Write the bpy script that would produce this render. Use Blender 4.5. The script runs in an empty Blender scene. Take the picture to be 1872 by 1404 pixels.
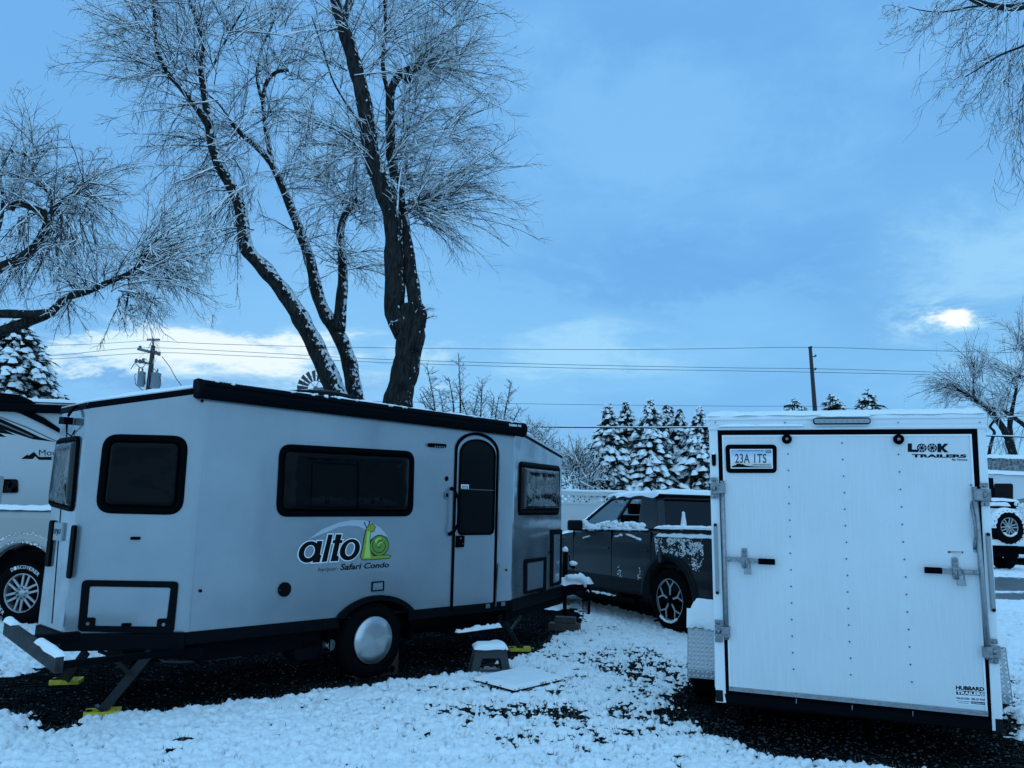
import bpy, bmesh, math, random
import numpy as np
from mathutils import Vector, Matrix, noise as mnoise
R = math.radians
rnd = random.Random(7)
rng = np.random.default_rng(7)
sc = bpy.context.scene
COL = sc.collection

# ------------------------------------------------------------------ camera, sky, sun, exposure
CAMZ, FPX, PITCH, ROLL = 1.6, 1430.2, 0.1606, 0.0196
CX, CY = 936.0, 702.0
cF = Vector((0, math.cos(PITCH), math.sin(PITCH)))
_u = Vector((0, -math.sin(PITCH), math.cos(PITCH))); _r = Vector((1, 0, 0))
cR = _r * math.cos(ROLL) + _u * math.sin(ROLL)
cU = -_r * math.sin(ROLL) + _u * math.cos(ROLL)
cam = bpy.data.cameras.new("camera"); co = bpy.data.objects.new("camera", cam); COL.objects.link(co)
co.matrix_world = Matrix(((cR.x, cU.x, -cF.x, 0), (cR.y, cU.y, -cF.y, 0), (cR.z, cU.z, -cF.z, CAMZ), (0, 0, 0, 1)))
cam.sensor_width = 36; cam.lens = 36 * FPX / 1872; cam.clip_end = 3000; cam.clip_start = 0.05
sc.camera = co
sc.view_settings.view_transform = 'Standard'; sc.view_settings.look = 'None'
sc.view_settings.exposure = 0; sc.view_settings.gamma = 1
C0 = Vector((0, 0, CAMZ))
def ray(px, py): return (cF * FPX + cR * (px - CX) - cU * (py - CY)).normalized()
def at_z(px, py, z=0.0):
    d = ray(px, py); return C0 + d * ((z - CAMZ) / d.z)
def at_y(px, py, y):
    d = ray(px, py); return C0 + d * (y / d.y)

def build_world():
    w = bpy.data.worlds.new("World"); sc.world = w; w.use_nodes = True
    nt = w.node_tree; nt.nodes.clear(); N = nt.nodes; L = nt.links
    def n(t, **k):
        x = N.new(t)
        for a, b in k.items(): setattr(x, a, b)
        return x
    def math_(op, a, b=None, c=None):
        x = n('ShaderNodeMath', operation=op)
        for i, v in enumerate((a, b, c)):
            if v is None: continue
            if hasattr(v, 'is_output'): L.new(v, x.inputs[i])
            else: x.inputs[i].default_value = v
        return x.outputs[0]
    def mix(f, a, b):
        x = n('ShaderNodeMix', data_type='RGBA')
        for s, v in ((x.inputs[0], f), (x.inputs[6], a), (x.inputs[7], b)):
            if hasattr(v, 'is_output'): L.new(v, s)
            elif isinstance(v, tuple): s.default_value = (*v, 1)
            else: s.default_value = v
        return x.outputs[2]
    tc = n('ShaderNodeTexCoord').outputs['Generated']
    sx = n('ShaderNodeSeparateXYZ'); L.new(tc, sx.inputs[0])
    X, Y, Z = sx.outputs
    az = math_('ARCTAN2', X, Y); el = math_('ARCSINE', Z)
    # cloud layer coordinates: direction projected on a high plane
    zz = math_('ADD', math_('MAXIMUM', Z, 0.0), 0.16)
    cb = n('ShaderNodeCombineXYZ'); L.new(math_('DIVIDE', X, zz), cb.inputs[0]); L.new(math_('DIVIDE', Y, zz), cb.inputs[1])
    def noise(scale, detail, rough, off):
        m = n('ShaderNodeMapping'); L.new(cb.outputs[0], m.inputs[0]); m.inputs['Location'].default_value = off
        x = n('ShaderNodeTexNoise'); L.new(m.outputs[0], x.inputs[0]); x.inputs['Scale'].default_value = scale
        x.inputs['Detail'].default_value = detail; x.inputs['Roughness'].default_value = rough
        x.inputs['Distortion'].default_value = .3
        return x.outputs[0]
    def ramp(v, a, b): 
        x = n('ShaderNodeMapRange', interpolation_type='SMOOTHSTEP'); L.new(v, x.inputs[0]); x.inputs[1].default_value = a; x.inputs[2].default_value = b
        return x.outputs[0]
    n1 = noise(.85, 5, .5, (3.1, 1.7, 0)); n2 = noise(2.6, 8, .6, (8.4, 2.2, 0)); n3 = noise(2.6, 12, .66, (1.4, 7.7, 2))
    low = ramp(el, R(30), R(2))
    base = mix(low, (.168, .455, .875), (.25, .60, .97))
    base = mix(math_('MULTIPLY', ramp(n1, .38, .66), .5), base, (.148, .415, .82))
    base = mix(math_('MULTIPLY', ramp(n2, .50, .76), .42), base, (.27, .60, .98))
    def patch(px, py, sax, sel, amp, lo, hi, colr, cur):
        d = ray(px, py); a0 = math.atan2(d.x, d.y); e0 = math.asin(d.z)
        u = math_('DIVIDE', math_('SUBTRACT', az, a0), R(sax)); v = math_('DIVIDE', math_('SUBTRACT', el, e0), R(sel))
        q = math_('EXPONENT', math_('MULTIPLY', math_('ADD', math_('MULTIPLY', u, u), math_('MULTIPLY', v, v)), -1.0))
        f = ramp(math_('ADD', q, math_('MULTIPLY', math_('SUBTRACT', n3, .5), 3.2)), lo, hi)
        f = math_('MULTIPLY', f, math_('MINIMUM', math_('MULTIPLY', q, 3.0), amp))
        return mix(f, cur, colr)
    base = patch(1250, 470, 13, 4.0, .55, .2, .9, (.125, .375, .80), base)
    base = patch(300, 690, 8, 1.8, .8, .25, .9, (.17, .43, .82), base)
    base = patch(560, 700, 6, 1.4, .8, .25, .9, (.17, .43, .82), base)
    base = patch(1870, 480, 7, 6.5, .75, .25, 1.15, (.36, .70, 1.0), base)
    base = patch(1050, 640, 6.5, 2.2, .95, .1, .95, (.36, .70, 1.0), base)
    base = patch(1150, 250, 13, 6.0, .6, .0, 1.0, (.25, .58, .98), base)
    base = patch(400, 648, 15, 2.7, .85, .30, .95, (.45, .76, 1.0), base)
    base = patch(410, 640, 9.5, 1.6, 1.0, .34, .85, (.84, .98, 1.06), base)
    base = patch(180, 640, 4.0, 1.7, .9, .35, .85, (.70, .93, 1.05), base)
    base = patch(1750, 582, 2.6, .95, .9, .2, .7, (.5, .82, 1.02), base)
    base = patch(1748, 580, 1.6, .62, 1.0, .12, .42, (1.0, 1.05, 1.05), base)
    # paler, brighter overcast above and behind the viewer
    hi = math_('MAXIMUM', ramp(el, R(42), R(70)), ramp(Y, .05, -.5))
    base = mix(hi, base, (.42, .84, 1.28))
    sky = n('ShaderNodeTexSky', sky_type='NISHITA'); sky.sun_disc = False
    sky.sun_elevation = R(14); sky.sun_rotation = R(-17); sky.air_density = 1.5; sky.dust_density = .5
    bg1 = n('ShaderNodeBackground'); L.new(sky.outputs[0], bg1.inputs[0]); bg1.inputs[1].default_value = .05
    bg2 = n('ShaderNodeBackground'); L.new(base, bg2.inputs[0]); bg2.inputs[1].default_value = 1.0
    ms = n('ShaderNodeMixShader'); ms.inputs[0].default_value = .98
    L.new(bg1.outputs[0], ms.inputs[1]); L.new(bg2.outputs[0], ms.inputs[2])
    o = n('ShaderNodeOutputWorld'); L.new(ms.outputs[0], o.inputs[0])
build_world()
sun = bpy.data.lights.new("sun", 'SUN'); sun.energy = 1.2; sun.angle = R(14); sun.color = (.30, .62, 1.0)
so = bpy.data.objects.new("sun", sun); COL.objects.link(so)
so.rotation_euler = Vector((math.sin(R(-17)) * math.cos(R(14)), math.cos(R(-17)) * math.cos(R(14)), math.sin(R(14)))).to_track_quat('Z', 'Y').to_euler()

# ------------------------------------------------------------------ materials
MATS = {}
def M(name, col, rough=.5, metal=0., coat=0., bump=None, vary=None, vscale=5., spec=.5, aniso=0):
    if name in MATS: return MATS[name]
    m = bpy.data.materials.new(name); m.use_nodes = True; MATS[name] = m
    nt = m.node_tree; p = nt.nodes['Principled BSDF']; L = nt.links
    p.inputs['Base Color'].default_value = (*col, 1); p.inputs['Roughness'].default_value = rough
    p.inputs['Metallic'].default_value = metal; p.inputs['Coat Weight'].default_value = coat
    p.inputs['Coat Roughness'].default_value = .06; p.inputs['Specular IOR Level'].default_value = spec
    p.inputs['Anisotropic'].default_value = aniso
    tc = nt.nodes.new('ShaderNodeTexCoord')
    if vary:
        nz = nt.nodes.new('ShaderNodeTexNoise'); nz.inputs['Scale'].default_value = vscale; nz.inputs['Detail'].default_value = 8
        nz.inputs['Roughness'].default_value = .6
        L.new(tc.outputs['Object'], nz.inputs[0])
        mr = nt.nodes.new('ShaderNodeMapRange'); mr.inputs[1].default_value = .35; mr.inputs[2].default_value = .7
        L.new(nz.outputs[0], mr.inputs[0])
        mx = nt.nodes.new('ShaderNodeMix'); mx.data_type = 'RGBA'; L.new(mr.outputs[0], mx.inputs[0])
        mx.inputs[6].default_value = (*col, 1); mx.inputs[7].default_value = (*vary, 1); L.new(mx.outputs[2], p.inputs['Base Color'])
    if bump:
        s, st = bump[:2]
        nz = nt.nodes.new('ShaderNodeTexNoise'); nz.inputs['Scale'].default_value = s; nz.inputs['Detail'].default_value = bump[2] if len(bump) > 2 else 4
        L.new(tc.outputs['Object'], nz.inputs[0]); b = nt.nodes.new('ShaderNodeBump'); b.inputs['Strength'].default_value = st
        b.inputs['Distance'].default_value = bump[3] if len(bump) > 3 else .02
        L.new(nz.outputs[0], b.inputs['Height']); L.new(b.outputs[0], p.inputs['Normal'])
    return m
m_alto = M('silver_paint', (.285, .325, .355), .24, .35, .8, bump=(1.1, .4, 3, .02), vary=(.24, .28, .315), vscale=2.2)
m_alto2 = M('frosted_shaded_silver', (.24, .275, .305), .15, .65, .4, bump=(2.2, .5, 3, .012), vary=(.42, .46, .49), vscale=3.4)  # frost patches; base colour darkened to mimic surroundings mirrored in rear and front faces
m_black = M('black_trim', (.003, .004, .006), .5, bump=(300, .15), spec=.02)
m_skirt = M('black_skirt', (.004, .005, .007), .5, bump=(160, .25), spec=.03)
m_frame = M('frame_steel', (.003, .0035, .005), .6, bump=(60, .2), spec=.02)
m_bumper = M('weathered_channel', (.016, .018, .020), .6, vary=(.045, .048, .05), vscale=14, bump=(60, .3), spec=.15)
m_gasket = M('rubber_seal', (.0015, .002, .003), .5, spec=.02)
m_glass = M('smoked_acrylic', (.0015, .002, .003), .05, 0, 0, bump=(3.2, 1.0, 2, .03), spec=.10)
m_glass2 = M('wavy_acrylic', (.004, .005, .006), .05, 0, .3, bump=(4.5, .8, 3, .04), spec=.22)
m_dglass = M('screen_glass', (.002, .003, .004), .2, spec=.08)
m_tyre = M('tyre_rubber', (.0035, .004, .005), .8, bump=(55, .3), spec=.03)
m_snow = M('snow', (.89, .905, .92), .75, bump=(70, .5, 6, .01))
m_white = M('white_metal', (.74, .77, .79), .38, bump=(2.0, .2, 2, .01))
m_alu = M('aluminium', (.24, .26, .28), .38, .75, bump=(90, .15), vary=(.34, .36, .38), vscale=30)
m_bright = M('bright_zinc', (.29, .31, .33), .3, .8, vary=(.13, .14, .15), vscale=45)
m_lens = M('lamp_lens', (.26, .30, .32), .15, 0, .5, bump=(200, .4))
m_yellow = M('yellow_plastic', (.72, .60, .03), .5, vary=(.45, .36, .03), vscale=20)
m_stool = M('grey_plastic', (.024, .028, .032), .6, bump=(120, .3))
m_wood = M('weathered_wood', (.07, .062, .055), .8, vary=(.035, .030, .027), vscale=12, bump=(50, .5))
m_truck = M('dark_grey_paint', (.014, .017, .021), .3, .35, .25, bump=(3., .12, 2, .01), vary=(.020, .023, .027), vscale=2.5, spec=.3)
m_cladding = M('grey_cladding', (.006, .008, .010), .5, spec=.12)
m_carglass = M('car_glass', (.003, .004, .006), .05, 0, 0, bump=(1.5, .3, 2, .02), spec=.25)
m_tan = M('pewter_paint', (.32, .32, .31), .35, .2, .4)
m_inkk = M('black_ink', (.003, .003, .004), .5, spec=.1)
m_inkw = M('white_ink', (.8, .82, .84), .5)
m_navy = M('navy_ink', (.01, .02, .05), .5)
m_orange = M('red_ink', (.12, .05, .035), .5)
m_bark = None
def tree_bark(name, snowamt=.0, base=(.026, .023, .021)):
    m = bpy.data.materials.new(name); m.use_nodes = True; nt = m.node_tree; p = nt.nodes['Principled BSDF']; L = nt.links
    p.inputs['Roughness'].default_value = .9; p.inputs['Specular IOR Level'].default_value = .2
    tc = nt.nodes.new('ShaderNodeTexCoord'); mp = nt.nodes.new('ShaderNodeMapping'); mp.inputs['Scale'].default_value = (14, 14, 3)
    L.new(tc.outputs['Object'], mp.inputs[0]); v = nt.nodes.new('ShaderNodeTexNoise'); v.inputs['Scale'].default_value = 1.6; v.inputs['Detail'].default_value = 8
    v.inputs['Distortion'].default_value = .6
    L.new(mp.outputs[0], v.inputs[0])
    b = nt.nodes.new('ShaderNodeBump'); b.inputs['Strength'].default_value = 1.; b.inputs['Distance'].default_value = .10
    L.new(v.outputs[0], b.inputs['Height']); L.new(b.outputs[0], p.inputs['Normal'])
    r = nt.nodes.new('ShaderNodeMapRange'); r.inputs[1].default_value = .38; r.inputs[2].default_value = .68; L.new(v.outputs[0], r.inputs[0])
    mx = nt.nodes.new('ShaderNodeMix'); mx.data_type = 'RGBA'; L.new(r.outputs[0], mx.inputs[0])
    mx.inputs[6].default_value = (base[0] * .45, base[1] * .45, base[2] * .45, 1); mx.inputs[7].default_value = (base[0] * 2.2, base[1] * 2.2, base[2] * 2.2, 1)
    # snow plastered on the weather side and on upward faces
    g = nt.nodes.new('ShaderNodeNewGeometry'); dt = nt.nodes.new('ShaderNodeVectorMath'); dt.operation = 'DOT_PRODUCT'
    L.new(g.outputs['Normal'], dt.inputs[0]); dt.inputs[1].default_value = Vector((.72, -.25, .75)).normalized()
    nz = nt.nodes.new('ShaderNodeTexNoise'); nz.inputs['Scale'].default_value = 17; nz.inputs['Detail'].default_value = 6; L.new(tc.outputs['Object'], nz.inputs[0])
    a = nt.nodes.new('ShaderNodeMath'); a.operation = 'MULTIPLY_ADD'; L.new(dt.outputs['Value'], a.inputs[0]); a.inputs[1].default_value = .38; L.new(nz.outputs[0], a.inputs[2])
    r2 = nt.nodes.new('ShaderNodeMapRange'); r2.inputs[1].default_value = .84 - snowamt; r2.inputs[2].default_value = .89 - snowamt; L.new(a.outputs[0], r2.inputs[0])
    mx2 = nt.nodes.new('ShaderNodeMix'); mx2.data_type = 'RGBA'; L.new(r2.outputs[0], mx2.inputs[0]); L.new(mx.outputs[2], mx2.inputs[6]); mx2.inputs[7].default_value = (.8, .83, .86, 1)
    L.new(mx2.outputs[2], p.inputs['Base Color'])
    return m
m_bark = tree_bark('willow_bark', -.02, (.017, .016, .0155))
m_barks = tree_bark('snow_flecked_bark', .085, (.018, .017, .016))
m_twig = M('twig_bark', (.030, .026, .023), .85)
m_needle = M('conifer_needles', (.012, .022, .016), .8, vary=(.024, .038, .026), vscale=3)

# ------------------------------------------------------------------ mesh building
class MB:
    def __init__(s): s.v = []; s.f = []; s.sm = []
    def add(s, vs, fs, smooth=False):
        o = len(s.v); s.v += [tuple(v) for v in vs]; s.f += [tuple(i + o for i in f) for f in fs]; s.sm += [smooth] * len(fs); return s
    def box(s, o, x, y, z):
        """corner o and three edge vectors"""
        o, x, y, z = Vector(o), Vector(x), Vector(y), Vector(z)
        if x.cross(y).dot(z) < 0: x, y = y, x
        v = [o, o + x, o + x + y, o + y, o + z, o + x + z, o + x + y + z, o + y + z]
        return s.add(v, [(3, 2, 1, 0), (4, 5, 6, 7), (0, 1, 5, 4), (1, 2, 6, 5), (2, 3, 7, 6), (3, 0, 4, 7)])
    def abox(s, x0, x1, y0, y1, z0, z1): return s.box((x0, y0, z0), (x1 - x0, 0, 0), (0, y1 - y0, 0), (0, 0, z1 - z0))
    def prism(s, pts, ext):
        """closed polygon extruded by vector ext"""
        pts = [Vector(p) for p in pts]; ext = Vector(ext); k = len(pts)
        nrm = Vector((0, 0, 0))
        for i in range(k): nrm += (pts[i] - pts[0]).cross(pts[(i + 1) % k] - pts[0])
        if nrm.dot(ext) < 0: pts = pts[::-1]
        v = pts + [p + ext for p in pts]
        return s.add(v, [tuple(range(k))[::-1], tuple(range(k, 2 * k))] + [(i, (i + 1) % k, (i + 1) % k + k, i + k) for i in range(k)])
    def loftring(s, loops, cap0=True, cap1=True, smooth=True, closed=True):
        k = len(loops[0]); v = [Vector(p) for l in loops for p in l]; f = []
        for j in range(len(loops) - 1):
            for i in range(k if closed else k - 1):
                a = j * k + i; b = j * k + (i + 1) % k; f.append((a, b, b + k, a + k))
        s.add(v, f, smooth)
        n = len(s.v) - len(v)
        if cap0: s.f.append(tuple(range(n, n + k))[::-1]); s.sm.append(False)
        if cap1: s.f.append(tuple(range(n + (len(loops) - 1) * k, n + len(loops) * k))); s.sm.append(False)
        return s
    def tube(s, pts, r, sides=8, smooth=True, rough=0.):
        pts = [Vector(p) for p in pts]; n = len(pts)
        if not hasattr(r, '__len__'): r = [r] * n
        loops = []; prev = None
        for i, p in enumerate(pts):
            t = (pts[min(i + 1, n - 1)] - pts[max(i - 1, 0)]).normalized()
            if prev is None:
                prev = t.orthogonal().normalized()
            u = (prev - t * prev.dot(t)).normalized(); prev = u; w = t.cross(u)
            lp = []
            for k in range(sides):
                a = 2 * math.pi * k / sides; rr = r[i]
                if rough: rr *= 1 + rough * (mnoise.noise(Vector((math.cos(a) * 2.2, math.sin(a) * 2.2, i * .35)) + pts[0]) + .5 * mnoise.noise(Vector((math.cos(a) * 6, math.sin(a) * 6, i * .9)) + pts[0]))
                lp.append(p + (u * math.cos(a) + w * math.sin(a)) * rr)
            loops.append(lp)
        return s.loftring(loops, smooth=smooth)
    def lathe(s, c, ax, prof, seg=32, smooth=True, cap=True):
        """prof = [(radius, height along ax)]"""
        c = Vector(c); ax = Vector(ax).normalized(); u = ax.orthogonal().normalized(); w = ax.cross(u)
        loops = [[c + ax * h + (u * math.cos(2 * math.pi * k / seg) + w * math.sin(2 * math.pi * k / seg)) * max(r, 1e-4) for k in range(seg)] for r, h in prof]
        return s.loftring(loops, cap, cap, smooth)
    def ball(s, c, rx, ry, rz, seg=12, rings=8, jit=0):
        c = Vector(c); loops = []
        for j in range(rings + 1):
            a = math.pi * j / rings - math.pi / 2; lp = []
            for k in range(seg):
                b = 2 * math.pi * k / seg; d = Vector((math.cos(a) * math.cos(b), math.cos(a) * math.sin(b), math.sin(a)))
                q = 1 + jit * mnoise.noise(d * 1.7 + c * 3)
                lp.append(c + Vector((d.x * rx, d.y * ry, d.z * rz)) * q)
            loops.append(lp)
        return s.loftring(loops, False, False)
    def mesh(s, name):
        me = bpy.data.meshes.new(name); me.from_pydata([tuple(v) for v in s.v], [], s.f)
        me.polygons.foreach_set('use_smooth', s.sm); me.update(); return me

def org(o):
    return Vector((0, 0, 0)) if o is None else Vector(o['_o'])
def link(name, me, mat, parent=None, bevel=0.):
    if parent is not None: me.transform(Matrix.Translation(-org(parent)))
    o = bpy.data.objects.new(name, me); COL.objects.link(o)
    if mat: me.materials.append(mat)
    if parent is not None:
        o.parent = parent; o['_o'] = tuple(org(parent))
    else: o['_o'] = (0., 0., 0.)
    if bevel:
        b = o.modifiers.new('bevel', 'BEVEL'); b.width = bevel; b.segments = 2; b.limit_method = 'ANGLE'; b.angle_limit = R(35)
        b.harden_normals = False
    return o
def part(name, mb, mat, parent=None, bevel=0.): return link(name, mb.mesh(name), mat, parent, bevel)
def thing(name, loc, label, cat, group=None):
    o = bpy.data.objects.new(name, None); COL.objects.link(o); o.location = loc; o.empty_display_size = .2
    o['_o'] = tuple(Vector(loc)); o['label'] = label; o['category'] = cat
    if group: o['group'] = group
    return o
def single(name, mb, mat, loc, label, cat, group=None, bevel=0.):
    me = mb.mesh(name) if isinstance(mb, MB) else mb
    me.transform(Matrix.Translation(-Vector(loc))); o = bpy.data.objects.new(name, me); COL.objects.link(o); o.location = loc
    me.materials.append(mat); o['_o'] = tuple(Vector(loc)); o['label'] = label; o['category'] = cat
    if group: o['group'] = group
    if bevel:
        b = o.modifiers.new('bevel', 'BEVEL'); b.width = bevel; b.segments = 2; b.limit_method = 'ANGLE'
    return o

class Fr:
    """a plane frame: origin, unit u (right), unit v (up), n towards the viewer's side"""
    def __init__(s, o, u, v=(0, 0, 1)):
        s.o = Vector(o); s.u = Vector(u).normalized(); s.v = Vector(v).normalized(); s.n = s.u.cross(s.v).normalized()
    def P(s, a, b, h=0.): return s.o + s.u * a + s.v * b + s.n * h
    def uv(s, px, py, h=0.):
        d = ray(px, py); t = ((s.o + s.n * h) - C0).dot(s.n) / d.dot(s.n); q = C0 + d * t - s.o
        return (q.dot(s.u), q.dot(s.v))
    def q(s, pts, h=0.): return [s.uv(x, y, h) for x, y in pts]
    def slab(s, mb, poly, h0, h1): return mb.prism([s.P(a, b, h0) for a, b in poly], s.n * (h1 - h0))
    def shift(s, h): return Fr(s.o + s.n * h, s.u, s.v)
def roundpoly(p, r, seg=6):
    out = []; k = len(p)
    rs = r if hasattr(r, '__len__') else [r] * k
    for i in range(k):
        a, b, c = Vector(p[i - 1]), Vector(p[i]), Vector(p[(i + 1) % k]); rr = rs[i]
        if rr <= 0: out.append(tuple(b)); continue
        d1 = (a - b).normalized(); d2 = (c - b).normalized(); ang = d1.angle(d2); t = rr / math.tan(ang / 2)
        t = min(t, (a - b).length * .49, (c - b).length * .49)
        p1 = b + d1 * t; p2 = b + d2 * t
        for j in range(seg + 1):
            s_ = j / seg; out.append(tuple(p1 * (1 - s_) ** 2 + b * 2 * s_ * (1 - s_) + p2 * s_ ** 2))
    return out
def inset(p, d):
    k = len(p); out = []
    ar = sum(p[i][0] * p[(i + 1) % k][1] - p[(i + 1) % k][0] * p[i][1] for i in range(k))
    sg = 1 if ar > 0 else -1
    for i in range(k):
        a, b, c = Vector(p[i - 1]), Vector(p[i]), Vector(p[(i + 1) % k])
        n1 = Vector((-(b - a).y, (b - a).x)).normalized() * sg; n2 = Vector((-(c - b).y, (c - b).x)).normalized() * sg
        n = (n1 + n2)
        if n.length < 1e-6: n = n1
        n = n.normalized(); out.append(tuple(b + n * d / max(.35, n.dot(n1))))
    return out
def ring(fr, mb, outer, inner, h0, h1):
    k = len(outer)
    l = [[fr.P(*q, h) for q in pl] for pl, h in ((outer, h0), (outer, h1), (inner, h1), (inner, h0), (outer, h0))]
    return mb.loftring(l, False, False, smooth=False)
def strip(fr, mb, pts, w, h0, h1):
    """bar along a uv polyline, width w"""
    for a, b in zip(pts[:-1], pts[1:]):
        a, b = Vector(a), Vector(b); d = (b - a).normalized(); m = Vector((-d.y, d.x)) * w / 2
        fr.slab(mb, [a - m, b - m, b + m, a + m], h0, h1)
    return mb
def disc(fr, mb, c, r, h0, h1, seg=24, ry=None):
    return fr.slab(mb, [(c[0] + r * math.cos(2 * math.pi * i / seg), c[1] + (ry or r) * math.sin(2 * math.pi * i / seg)) for i in range(seg)], h0, h1)
def text(fr, s, quad, mat, h, parent, name='lettering', off=0., shear=0., thick=.0012, spacing=1.):
    cu = bpy.data.curves.new('t', 'FONT'); cu.body = s; cu.offset = off; cu.shear = shear; cu.extrude = .01; cu.space_character = spacing
    cu.resolution_u = 4
    ob = bpy.data.objects.new('t', cu); me = bpy.data.meshes.new_from_object(ob)
    bpy.data.objects.remove(ob)
    co_ = np.array([v.co[:] for v in me.vertices]); mn = co_.min(0); mx = co_.max(0)
    q = [Vector(p) for p in quad]  # TL TR BR BL in uv
    for v in me.vertices:
        a = (v.co.x - mn[0]) / (mx[0] - mn[0]); b = (v.co.y - mn[1]) / (mx[1] - mn[1])
        p = (q[3] * (1 - a) + q[2] * a) * (1 - b) + (q[0] * (1 - a) + q[1] * a) * b
        v.co = fr.P(p.x, p.y, h + (thick if v.co.z > 0 else 0))
    me.name = name; me.materials.clear()
    return link(name, me, mat, parent)

# snow lying on a patch: grid over quad (4 corner points), rounded lumpy pillow
def snowcap(mb, p00, p10, p11, p01, th, nx=30, ny=8, lump=.4, overhang=.0, seed=0, fs=9.):
    p00, p10, p11, p01 = map(Vector, (p00, p10, p11, p01)); vs = []; f = []
    for j in range(ny + 1):
        for i in range(nx + 1):
            a = i / nx; b = j / ny
            # denser near edges
            a2 = .5 - .5 * math.cos(math.pi * a) if nx < 14 else a
            b2 = .5 - .5 * math.cos(math.pi * b)
            p = (p00 * (1 - a2) + p10 * a2) * (1 - b2) + (p01 * (1 - a2) + p11 * a2) * b2
            e = min(1, min(a2, 1 - a2) * nx * .5) ** .5 * (math.sin(math.pi * b2) ** .35 if 0 < b < 1 else 0)
            q = p + Vector((seed * 3.1, 0, seed)); ln = 1 + lump * (mnoise.noise(q * fs) + .6 * mnoise.noise(q * fs * 2.7))
            ex = Vector((0, 0, 0))
            if b in (0, 1): ex = (p01 - p00).normalized() * (-1 if b == 0 else 1) * th * .35 * mnoise.noise(q * fs * 1.3) + Vector((0, 0, -overhang * (.6 + .8 * mnoise.noise(q * fs))))
            vs.append(p + ex + Vector((0, 0, th * e * ln)))
    w = nx + 1
    for j in range(ny):
        for i in range(nx): f.append((j * w + i, j * w + i + 1, (j + 1) * w + i + 1, (j + 1) * w + i))
    mb.add(vs, f, True)
    return mb
# uneven stuck-on snow on any face: lumps in a frame
def snowlumps(fr, mb, poly, n, r, h, seed, dens=None):
    rr = random.Random(seed); xs = [p[0] for p in poly]; ys = [p[1] for p in poly]; c = 0; tries = 0
    def ins(x, y):
        k = False; j = len(poly) - 1
        for i in range(len(poly)):
            if (poly[i][1] > y) != (poly[j][1] > y) and x < (poly[j][0] - poly[i][0]) * (y - poly[i][1]) / (poly[j][1] - poly[i][1]) + poly[i][0]: k = not k
            j = i
        return k
    while c < n and tries < n * 40:
        tries += 1; x = rr.uniform(min(xs), max(xs)); y = rr.uniform(min(ys), max(ys))
        if not ins(x, y): continue
        if dens and dens > 16 and rr.random() > ((y - min(ys)) / (max(ys) - min(ys))) ** .8 + .08: continue
        if dens and mnoise.noise(Vector((x * dens * .9 + .3, y * dens * 1.1, seed))) + 1.1 * mnoise.noise(Vector((x * 5.3, y * 6.1 + .5, seed + 4))) < rr.uniform(-.35, .35): continue
        c += 1; s = r * rr.uniform(.5, 1.5)
        p = fr.P(x, y, h); mb.ball(p, s * rr.uniform(.7, 1.3), s * rr.uniform(.7, 1.3), s * rr.uniform(.6, 1.1), 7, 5, .5)
    return mb

# ------------------------------------------------------------------ numpy noise
def _h(ix, iy, s):
    n = (ix.astype(np.int64) * 374761393 + iy.astype(np.int64) * 668265263 + s * 982451653) & 0x7fffffff
    n = ((n ^ (n >> 13)) * 1274126177) & 0x7fffffff
    return ((n ^ (n >> 16)) & 0xffff) / 65535.0
def vnoise(x, y, s):
    ix = np.floor(x); iy = np.floor(y); fx = x - ix; fy = y - iy; fx = fx * fx * (3 - 2 * fx); fy = fy * fy * (3 - 2 * fy)
    a = _h(ix, iy, s); b = _h(ix + 1, iy, s); c = _h(ix, iy + 1, s); d = _h(ix + 1, iy + 1, s)
    return (a * (1 - fx) + b * fx) * (1 - fy) + (c * (1 - fx) + d * fx) * fy - .5
def fbm(x, y, s, o=4):
    r = 0; a = 1
    for k in range(o): r = r + a * vnoise(x * 2 ** k, y * 2 ** k, s + k); a *= .5
    return r
def worley(x, y, s):
    ix = np.floor(x); iy = np.floor(y); best = np.full(x.shape, 9.)
    for dx in (-1, 0, 1):
        for dy in (-1, 0, 1):
            cx = ix + dx; cy = iy + dy
            d = (cx + _h(cx, cy, s) - x) ** 2 + (cy + _h(cx, cy, s + 11) - y) ** 2
            best = np.minimum(best, d)
    return np.sqrt(best)
def sdf(x, y, poly):
    """signed distance, positive inside"""
    d = np.full(x.shape, 1e9); ins = np.zeros(x.shape, bool); j = len(poly) - 1
    for i in range(len(poly)):
        ax, ay = poly[j]; bx, by = poly[i]; ex, ey = bx - ax, by - ay
        t = np.clip(((x - ax) * ex + (y - ay) * ey) / (ex * ex + ey * ey), 0, 1)
        d = np.minimum(d, (x - ax - ex * t) ** 2 + (y - ay - ey * t) ** 2)
        c = ((by > y) != (ay > y)) & (x < (ax - bx) * (y - by) / (ay - by + 1e-12) + bx); ins ^= c; j = i
    d = np.sqrt(d); return np.where(ins, d, -d)
def G(pts): return [tuple(at_z(x, y)[:2]) for x, y in pts]

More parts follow.
